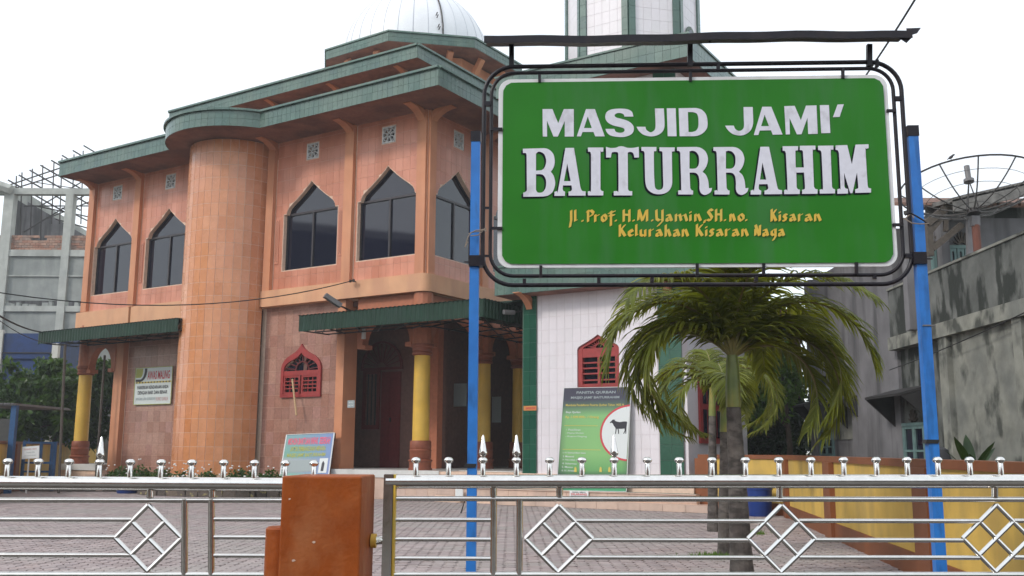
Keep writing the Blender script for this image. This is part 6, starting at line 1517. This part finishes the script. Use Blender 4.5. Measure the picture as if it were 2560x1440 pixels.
# lettering
GA = {
 'M': ([[(105,145),(262,145),(355,370),(445,145),(605,145),(605,585),(460,585),(460,335),(350,585),(280,585),(175,330),(178,585),(108,585)]]),
 'A': ([[(800,145),(942,145),(1100,582),(948,582),(920,512),(745,512),(718,582),(652,582)],[(828,265),(768,448),(893,448)]]),
 'S': ([[(1558,265),(1415,265),(1400,228,1),(1345,208,1),(1290,214,1),(1256,245,1),(1285,280,1),(1360,300,1),(1470,335,1),(1545,395,1),(1566,465,1),(1535,540,1),(1440,585,1),(1330,592,1),(1200,570,1),(1135,520,1),(1112,462),(1255,462),(1275,505,1),(1340,525,1),(1400,510,1),(1418,480,1),(1400,452,1),(1340,432,1),(1230,405,1),(1140,350,1),(1108,275,1),(1130,195,1),(1210,150,1),(1340,138,1),(1460,148,1),(1535,190,1)]]),
 'J': ([[(1902,135),(2045,135),(2055,300),(2055,430,1),(2020,510,1),(1940,565,1),(1840,582,1),(1730,560,1),(1650,500,1),(1608,428),(1750,428),(1770,480,1),(1835,517,1),(1895,480,1),(1912,420,1),(1910,300)]]),
 'I': ([[(2092,132),(2235,132),(2250,580),(2108,580)]]),
 'D': ([[(2282,132),(2560,127),(2650,155,1),(2720,230,1),(2745,350,1),(2735,450,1),(2670,530,1),(2580,573,1),(2480,580),(2298,580)],[(2430,192),(2510,194),(2565,212,1),(2592,260,1),(2600,340,1),(2595,430,1),(2560,490,1),(2500,512),(2440,512)]]),
 'J2': ([[(3320,112),(3468,112),(3475,300),(3470,400,1),(3430,490,1),(3350,550,1),(3250,568,1),(3150,545,1),(3070,480,1),(3025,410),(3165,410),(3190,465,1),(3250,495,1),(3305,470,1),(3328,415,1),(3325,300)]]),
 'A2': ([[(3620,108),(3765,108),(3945,552),(3788,555),(3760,485),(3580,488),(3558,560),(3485,562)],[(3658,235),(3602,418),(3728,418)]]),
 'M2': ([[(3972,98),(4138,92),(4238,322),(4320,90),(4488,85),(4508,542),(4355,545),(4343,285),(4248,548),(4175,550),(4057,290),(4063,550),(3997,552)]]),
 'I2': ([[(4540,82),(4687,80),(4710,528),(4563,532)]]),
 'Q': ([[(4825,72),(4925,68),(4858,270),(4750,275)]]),
}
def glyph(contours, ox, oy, scl, nm, mt, off, dx=0, dy=0):
    fn = lambda x, y: sg_(ox+x/scl+dx, oy-y/scl+dy, off)
    return outline_mesh([[(p[0], -p[1])+tuple(p[2:]) for p in ct] for ct in contours], fn, nm, mt, sign)
for k_, ct in GA.items(): glyph(ct, 1340, 250, 6.4, 'letter', 'sign_white', .0145)
IS = [(1438,150),(1748,150),(1745,232),(1705,240,1),(1690,270,1),(1690,980),(1710,1015,1),(1748,1022),(1745,1108),(1438,1108),(1438,1025),(1480,1020,1),(1500,980,1),(1500,290),(1485,240,1),(1440,232)]
R_ = [[(820,142),(1210,138),(1300,160,1),(1390,230,1),(1435,340,1),(1435,430,1),(1400,540,1),(1330,638),(1400,700,1),(1445,820,1),(1460,965),(1520,958),(1500,1030,1),(1440,1080,1),(1370,1098,1),(1300,1060,1),(1270,980,1),(1270,850,1),(1250,720,1),(1190,658,1),(1072,652),(1085,960),(1110,1000,1),(1145,1012),(1140,1090),(843,1088),(843,1010),(890,1000,1),(905,960,1),(885,260),(865,222,1),(820,215)],[(1070,228),(1130,215,1),(1200,240,1),(1250,310,1),(1262,400,1),(1250,500,1),(1200,562,1),(1130,576),(1070,572)]]
GB = [
 (1290, [[(137,175),(560,163),(650,185,1),(740,270,1),(772,380,1),(770,480,1),(740,570,1),(695,635),(750,710,1),(782,830,1),(775,930,1),(730,1040,1),(640,1110,1),(540,1130),(145,1135),(145,1048),(175,1045,1),(215,1010,1),(218,960),(212,300),(200,265,1),(165,258,1),(140,262)],[(400,275),(440,238,1),(490,238,1),(560,280,1),(598,370,1),(600,460,1),(570,550,1),(520,598,1),(460,608),(400,612)],[(400,685),(470,682,1),(540,700,1),(590,770,1),(603,860,1),(590,960,1),(540,1035,1),(480,1055,1),(430,1045,1),(400,1000)]]),
 (1290, [[(988,158),(1160,158),(1285,930),(1310,1000,1),(1340,1022,1),(1392,1025),(1392,1112),(1050,1112),(1050,1030),(1090,1025,1),(1118,990,1),(1110,908),(940,908),(935,980,1),(950,1020,1),(980,1030),(980,1118),(768,1118),(770,1035),(820,1022,1),(845,985,1)],[(1025,470),(960,822),(1092,822)]]),
 (1290, [IS]),
 (1290, [[(1800,135),(1880,158,1),(1990,155,1),(2060,130,1),(2120,125,1),(2180,140,1),(2240,158,1),(2360,155,1),(2455,135),(2460,350),(2365,350),(2355,290,1),(2320,245,1),(2260,240,1),(2235,262),(2240,980),(2265,1018,1),(2325,1022),(2325,1108),(1955,1108),(1955,1022),(2020,1018,1),(2050,980,1),(2045,280),(2030,245,1),(1960,240,1),(1915,260,1),(1898,350),(1802,350)]]),
 (1590, [[(108,140),(408,140),(408,220),(375,228,1),(358,260,1),(362,700),(375,900,1),(395,970,1),(455,998,1),(520,975,1),(545,900,1),(540,700),(530,260),(515,228,1),(470,220),(470,145),(775,148),(772,225),(730,235,1),(718,270,1),(725,780),(718,900,1),(670,1000,1),(580,1065,1),(455,1085,1),(330,1060,1),(230,980,1),(190,860,1),(180,700),(172,260),(150,222,1),(110,215)]]),
 (1590, R_), (1590+728/8, R_),
 (1870, [[(248,135),(420,135),(580,905),(600,975,1),(630,995,1),(682,1002),(682,1082),(330,1085),(330,1010),(375,1000,1),(405,960,1),(390,882),(222,885),(215,965,1),(235,1000,1),(265,1012),(262,1090),(52,1090),(55,1008),(105,992,1),(130,950,1)],[(290,450),(240,792),(365,792)]]),
 (1870, [[(692,125),(1002,122),(1000,205),(962,212,1),(948,245,1),(955,550),(1118,548),(1100,245),(1085,208,1),(1035,200),(1038,115),(1348,112),(1350,190),(1310,198,1),(1295,240,1),(1320,930),(1345,975,1),(1392,985),(1390,1075),(1082,1078),(1082,995),(1120,985,1),(1140,940,1),(1120,650),(965,652),(975,950),(1000,985,1),(1038,992),(1035,1080),(722,1082),(722,1000),(765,990,1),(790,950,1),(758,270),(738,222,1),(695,215)]]),
 (1870, [[(1400,115),(1708,110),(1708,190),(1670,198,1),(1655,240,1),(1680,930),(1700,970,1),(1742,985),(1740,1068),(1435,1072),(1435,990),(1480,980,1),(1500,935,1),(1470,260),(1450,212,1),(1402,200)]]),
 (1870, [[(1752,108),(1985,100),(2078,485),(2150,92),(2412,85),(2412,165),(2365,178,1),(2352,215,1),(2392,900),(2410,955,1),(2462,968),(2460,1050),(2145,1058),(2145,985),(2190,970,1),(2205,930,1),(2180,650),(2090,1062),(2045,1065),(1920,650),(1930,930),(1950,965,1),(2000,978),(2000,1070),(1788,1075),(1788,985),(1830,970,1),(1850,930,1),(1818,260),(1795,208,1),(1752,195)]]),
]
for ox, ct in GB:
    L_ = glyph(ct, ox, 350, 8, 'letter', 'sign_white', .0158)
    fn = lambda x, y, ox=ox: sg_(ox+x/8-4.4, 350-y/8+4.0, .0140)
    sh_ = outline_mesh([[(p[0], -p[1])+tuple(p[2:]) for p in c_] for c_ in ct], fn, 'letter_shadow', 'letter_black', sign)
# broad nib script
GL = {'J': [[(.6, 1.6), (.62, .2), (.1, -.75)]], 'l': [[(.3, 1.65), (.3, .1), (.8, .2)]], '.': [[(.5, .06), (.52, .16)]],
 'P': [[(.12, 1.6), (.12, 0)], [(.0, 1.45), (.55, 1.62), (.9, 1.3), (.7, .9), (.3, .75)]], 'r': [[(.2, .95), (.2, 0)], [(.25, .72), (.85, .95)]],
 'o': [[(.5, 1), (.12, .7), (.12, .3), (.5, 0), (.88, .3), (.88, .7), (.5, 1)]], 'f': [[(.35, 1.45), (.32, -.6)], [(.0, 1.2), (.95, 1.45)], [(.1, .85), (.85, .9)]],
 'H': [[(.12, 1.65), (.12, 0)], [(.85, 1.65), (.85, 0)], [(.12, .95), (.85, .95)]], 'M': [[(.12, 1.6), (.05, .2)], [(.12, 1.65), (.45, .1)], [(.45, .1), (.82, 1.6)], [(.88, 1.6), (.88, .05)]],
 'Y': [[(.1, 1.6), (.15, .3), (.45, .08), (.75, .3)], [(.85, 1.6), (.85, 0), (.3, -.7)]], 'a': [[(.2, .85), (.55, .92), (.92, .08)], [(.62, .52), (.18, .42), (.12, .12), (.4, .03), (.75, .28)]],
 'm': [[(.06, .95), (.06, 0)], [(.06, .65), (.36, .95), (.48, .08)], [(.5, .65), (.78, .95), (.94, .05)]], 'i': [[(.5, .85), (.5, .05)], [(.5, 1.2), (.52, 1.3)]],
 'n': [[(.15, .95), (.15, 0)], [(.15, .65), (.5, .95), (.85, .05)]], ',': [[(.6, .1), (.3, -.25)]], 'S': [[(.9, 1.5), (.5, 1.68), (.15, 1.35), (.5, .95), (.85, .5), (.5, .05), (.05, .2)]],
 'K': [[(.12, 1.65), (.12, 0)], [(.85, 1.6), (.3, .95), (.9, .05)]], 's': [[(.85, .85), (.4, .95), (.2, .7), (.75, .35), (.5, .04), (.1, .1)]],
 'e': [[(.15, .5), (.85, .65), (.6, .95), (.15, .7), (.15, .3), (.5, .04), (.9, .15)]], 'u': [[(.15, .9), (.15, .2), (.5, .05), (.85, .25)], [(.85, .9), (.85, 0)]],
 'h': [[(.15, 1.6), (.15, 0)], [(.15, .65), (.5, .95), (.85, .05)]], 'N': [[(.1, 1.0), (.08, .1)], [(.12, 1.55), (.72, .1)], [(.8, .1), (.85, 1.5)]],
 'g': [[(.6, .92), (.2, .7), (.15, .3), (.5, .08), (.8, .3)], [(.85, .95), (.85, -.1), (.45, -.6)]]}
XH = 17.2
def script(seq, ox, oy, scl, base):
    for ch, x0, x1 in seq:
        m = MB(); nx, ny = 6.0, 3.4; w = (x1-x0)/scl; X0 = ox+x0/scl; by = oy+base((x0+x1)/2)/scl; kk = 0
        if ch in '.,i': ww = 0; X0 = X0+w/2
        else: ww = w-nx; X0 = X0+nx/2
        for stroke in GL[ch]:
            pts = [((X0+ww*x) if ch not in '.,i' else X0+(x-.5)*6, by-XH*y) for x, y in stroke]
            for (p, q) in zip(pts, pts[1:]):
                kk += 1; of = .0152+.0001*kk; dxn, dyn = (nx/2, -ny/2) if ch not in '.,' else (2.8, -1.4)
                # thickness floor so hairlines do not vanish
                hx, hy = .0, .9
                P = [(p[0]-dxn, p[1]-dyn+hy), (p[0]-dxn, p[1]-dyn-hy), (p[0]+dxn, p[1]+dyn-hy), (p[0]+dxn, p[1]+dyn+hy), (q[0]-dxn, q[1]-dyn+hy), (q[0]-dxn, q[1]-dyn-hy), (q[0]+dxn, q[1]+dyn-hy), (q[0]+dxn, q[1]+dyn+hy)]
                S_ = sorted(set(P)); 
                def cross(o, a, b): return (a[0]-o[0])*(b[1]-o[1])-(a[1]-o[1])*(b[0]-o[0])
                lo = []
                for pt in S_:
                    while len(lo) >= 2 and cross(lo[-2], lo[-1], pt) <= 0: lo.pop()
                    lo.append(pt)
                hi = []
                for pt in reversed(S_):
                    while len(hi) >= 2 and cross(hi[-2], hi[-1], pt) <= 0: hi.pop()
                    hi.append(pt)
                m.poly([sg_(a, b, of) for a, b in lo[:-1]+hi[:-1]])
        m.build('letter', 'letter_gold', sign)
b1_ = lambda x: 325-.006*(x-1300)
script([('J', 85, 175), ('l', 175, 265), ('.', 320, 375), ('P', 415, 590), ('r', 545, 690), ('o', 680, 830), ('f', 825, 980), ('.', 950, 1000), ('H', 1085, 1275), ('.', 1285, 1335), ('M', 1365, 1610), ('.', 1635, 1685), ('Y', 1700, 1900), ('a', 1895, 2060), ('m', 2070, 2350), ('i', 2350, 2410)], 1410, 510, 7.53, b1_)
script([('n', 20, 205), (',', 215, 265), ('S', 265, 415), ('H', 415, 590), ('.', 595, 645), ('n', 685, 845), ('o', 845, 1005), ('.', 1000, 1040), ('K', 1465, 1615), ('i', 1620, 1685), ('s', 1690, 1815), ('a', 1815, 1975), ('r', 1975, 2105), ('a', 2105, 2280), ('n', 2275, 2460)], 1730, 510, 7.53, lambda x: 318)
b2_ = lambda x: 605
script([('K', 1015, 1185), ('e', 1185, 1325), ('l', 1325, 1410), ('u', 1405, 1570), ('r', 1575, 1705), ('a', 1705, 1875), ('h', 1875, 2040), ('a', 2035, 2200), ('n', 2195, 2375)], 1410, 510, 7.53, b2_)
script([('K', 55, 230), ('i', 235, 300), ('s', 310, 435), ('a', 435, 605), ('r', 600, 735), ('a', 735, 905), ('n', 905, 1090), ('N', 1160, 1320), ('a', 1310, 1460), ('g', 1460, 1610), ('a', 1605, 1760)], 1730, 510, 7.53, lambda x: 600)

# ================================================================== GATE AND POST
YG = 4.0
def gg(px, py, Y=YG): return aty(px, py, Y)
def make_gate(label, px0, px1, railys, diamonds, verts, struts, knobs, spears, segs, stile=None, yoff=0.0):
    b = gg((max(px0, 0)+px1)/2, 1200); t = thing('steel_gate', label, 'gate', (b.x, YG, 0))
    def tube(name, p, q, r, Y=YG): m = MB(); m.tube([gg(*p, Y), gg(*q, Y)], r, 12); m.build(name, 'stainless', t, smooth=True)
    ytop = 1203.0
    tube('top_rail', (px0, railys[0][0]), (px1, railys[0][1]), .0275)
    tube('rail', (px0, railys[1][0]), (px1, railys[1][1]), .0105); tube('rail', (px0, 1437), (px1, 1437.5), .012)
    tube('rail', (px0, 1640), (px1, 1640), .0275)
    for (x, x2, y) in segs: tube('rail', (x, y), (x2, y+1), .0088)
    for x in verts: tube('baluster', (x, 1248), (x-2, 1640), .0135)
    for x in struts: tube('strut', (x, 1215), (x, 1243), .0135)
    for (cx, cy, h) in diamonds:
        T, R, B, L_ = (cx, cy-h), (cx+h, cy), (cx-2, cy+h), (cx-h, cy); mids = lambda a, b: ((a[0]+b[0])/2, (a[1]+b[1])/2)
        for k, (p, q) in enumerate(((T, R), (R, B), (B, L_), (L_, T), (mids(L_, T), mids(R, B)), (mids(T, R), mids(B, L_)))):
            m = MB(); Yd = YG+(.002 if k == 4 else 0); a, b_ = gg(*p, Yd), gg(*q, Yd); m.tube([a, b_], .0092, 8); m.build('diamond_bar', 'stainless', t, smooth=True)
    for x in knobs+spears:
        c = gg(x, railys[0][0]+(railys[0][1]-railys[0][0])*(x-px0)/(px1-px0)); zt = c.z+.02; m = MB(); sp__ = x in spears
        prof = [(.0105, 0), (.0105, .050), (.009, .053), (.015, .055), (.0193, .0625), (.0193, .0665), (.015, .0735), (.008, .077)]
        if sp__: prof += [(.009, .080), (.0155, .086), (.0175, .093), (.0145, .104), (.004, .163), (.001, .167)]
        m.lathe((c.x, c.y, zt), prof, 16); m.build('spear_finial' if sp__ else 'ball_finial', 'stainless', t, smooth=True)
    if stile:
        for (x, w, mt) in stile:
            a = gg(x, 1186); z_ = a.z
            m = MB(); m.box(a.x-w/2, a.x+w/2, YG-.024, YG+.024, 0.06, z_); m.build('stile', mt, t)
    return t
KL = [15, 92, 169, 323, 400, 477, 557, 634, 711, 783]
make_gate('left stainless steel gate panel with one diamond, left of the orange post', -160, 815, ((1206, 1212), (1250, 1251)), [(371, 1345, 83)], (462, 529), (375, 530), KL, [246],
          [(-160, 330, 1298), (-160, 289, 1342), (-160, 328, 1387), (529, 815, 1298), (529, 815, 1343), (529, 815, 1389)])
KR = [1039, 1121, 1374, 1455, 1619, 1699, 1781, 1865, 1949, 2029, 2111, 2193, 2270, 2347, 2427, 2504, 2584, 2664]
make_gate('right stainless steel gate panel with three diamonds, right of the orange post', 966, 2760, ((1204, 1203), (1246.5, 1249)), [(1397, 1347, 84), (1954, 1347, 84), (2491, 1346, 84)], (1234, 1299, 2650), (1234, 1399, 1949, 2487), KR, [1207, 1291, 1536],
          [(988, 1231, 1299), (988, 1231, 1348), (988, 1231, 1396), (1441, 1910, 1302), (1481, 1870, 1350), (1441, 1910, 1393.5), (1998, 2448, 1302), (2038, 2407, 1350), (1998, 2448, 1393.5), (2535, 2760, 1302), (2575, 2760, 1350), (2535, 2760, 1393.5)],
          stile=[(974, .040, 'stainless'), (988, .010, 'letter_gold')])
pt = thing('gate_post', 'orange brown painted masonry gate post between the two steel gates', 'gate post', gg(810, 1300, 3.78))
Yf = 3.72
p = gg(705, 1190, Yf); q = gg(905, 1189, Yf); q2 = gg(938, 1193, Yf+.32)
m = MB(); bw = Vector((q2.x-q.x, .32, 0)); zt = p.z
P = [Vector((p.x, Yf, 0)), Vector((q.x, Yf, 0)), Vector((q2.x, Yf+.32, 0)), Vector((p.x+.02, Yf+.32, 0))]
m.hexa(P+[x+Vector((0, 0, zt)) for x in P]); o = m.build('masonry', 'post_paint', pt, fix=True)
bv = o.modifiers.new('b', 'BEVEL'); bv.width = .008; bv.segments = 3
c = gg(690, 1315, Yf+.12); m = MB(); m.lathe((c.x+.03, Yf+.10, 0), [(.062, 0), (.062, c.z-.008), (.054, c.z)], 24); m.build('round_stub', 'post_paint', pt, smooth=True)
for k in range(9):
    fx_ = random.uniform(.1, .9); fz_ = random.uniform(.75, zt-.03); c = p.lerp(q, fx_); n_ = 6; rr = random.uniform(.0025, .007)
    m = MB(); m.poly([Vector((c.x+rr*random.uniform(.6, 1.4)*math.cos(2*math.pi*a/n_), Yf-.0012, fz_+rr*random.uniform(.4, 1.0)*math.sin(2*math.pi*a/n_))) for a in range(n_)]); m.build('paint_chip', 'step_tile', pt)
# latch: yellow receiver and bright bolt
a, b = gg(928, 1352, Yf+.24), gg(958, 1350, YG)
m = MB(); m.tube([a, a+Vector((.020, 0, 0))], .028, 14); m.build('latch_socket', 'yellow_paint', pt, smooth=True)
m = MB(); m.tube([a+Vector((.01, 0, 0)), b], .016, 10); m.build('latch_bolt', 'stainless', pt, smooth=True)

# building outside the left edge that the dark panes mirror
ob = thing('street_house', 'plain dark roofed block across the side street, mirrored in the upper mosque windows', 'building', (-48, 8, 0))
m = MB(); m.box(-64, -46, -6, 26, 0, 17.7); m.build('house_wall', 'shed_grey', ob)
m = MB(); m.prism([Vector((-64.5, -7, 17.7)), Vector((-45.5, -7, 17.7)), Vector((-55, -7, 20.6))], (0, 34, 0)); m.build('house_roof', 'shed_grey', ob, fix=True)
# houses across the street behind the viewpoint, mirrored in the polished rails
for (x0_, x1_, y0_, h_, mt_, lb_) in ((-34, -13, -15, 6.2, 'plaster_grey', 'two storey grey shop house across the street, west end of the row'), (-12.4, 6, -14, 7.0, 'brown_tile', 'brown fronted shop house across the street, middle of the row'), (6.6, 30, -15.5, 5.6, 'concrete', 'pale concrete shop house across the street, east end of the row')):
    h = thing('shop_house', lb_, 'building', ((x0_+x1_)/2, y0_, 0), 'shop houses across the street')
    m = MB(); m.box(x0_, x1_, y0_-9, y0_, 0, h_); m.build('house_wall', mt_, h)
    m = MB(); m.prism([Vector((x0_-.3, y0_-9.4, h_+.01)), Vector((x0_-.3, y0_+.9, h_+.01)), Vector((x0_-.3, y0_-4.2, h_+2.2))], (x1_-x0_+.6, 0, 0)); m.build('roof', 'rust_roof', h, fix=True)
    k = 0; xx = x0_+1
    while xx < x1_-3:
        m = MB(); m.box(xx, xx+2.2, y0_+.004, y0_+.05, .1, 2.7); m.build('shop_door', 'wood_dark', h); m = MB(); m.box(xx+.4, xx+1.8, y0_+.004, y0_+.05, 3.8, 5.0); m.build('window', 'glass_dark', h); xx += 3.4
# thin humid air over the whole place
hz_m = bpy.data.materials.new('haze'); hz_m.use_nodes = True; nt = hz_m.node_tree; nt.nodes.remove(nt.nodes['Principled BSDF'])
pv = nt.nodes.new('ShaderNodeVolumePrincipled'); pv.inputs['Color'].default_value = (.93, .97, 1.0, 1); pv.inputs['Density'].default_value = .0010
nt.links.new(pv.outputs[0], nt.nodes['Material Output'].inputs['Volume']); MATS['haze'] = hz_m
m = MB(); m.box(-85, 60, -40, 75, -1.5, 32); hz_ = m.build('haze', 'haze'); hz_['kind'] = 'stuff'
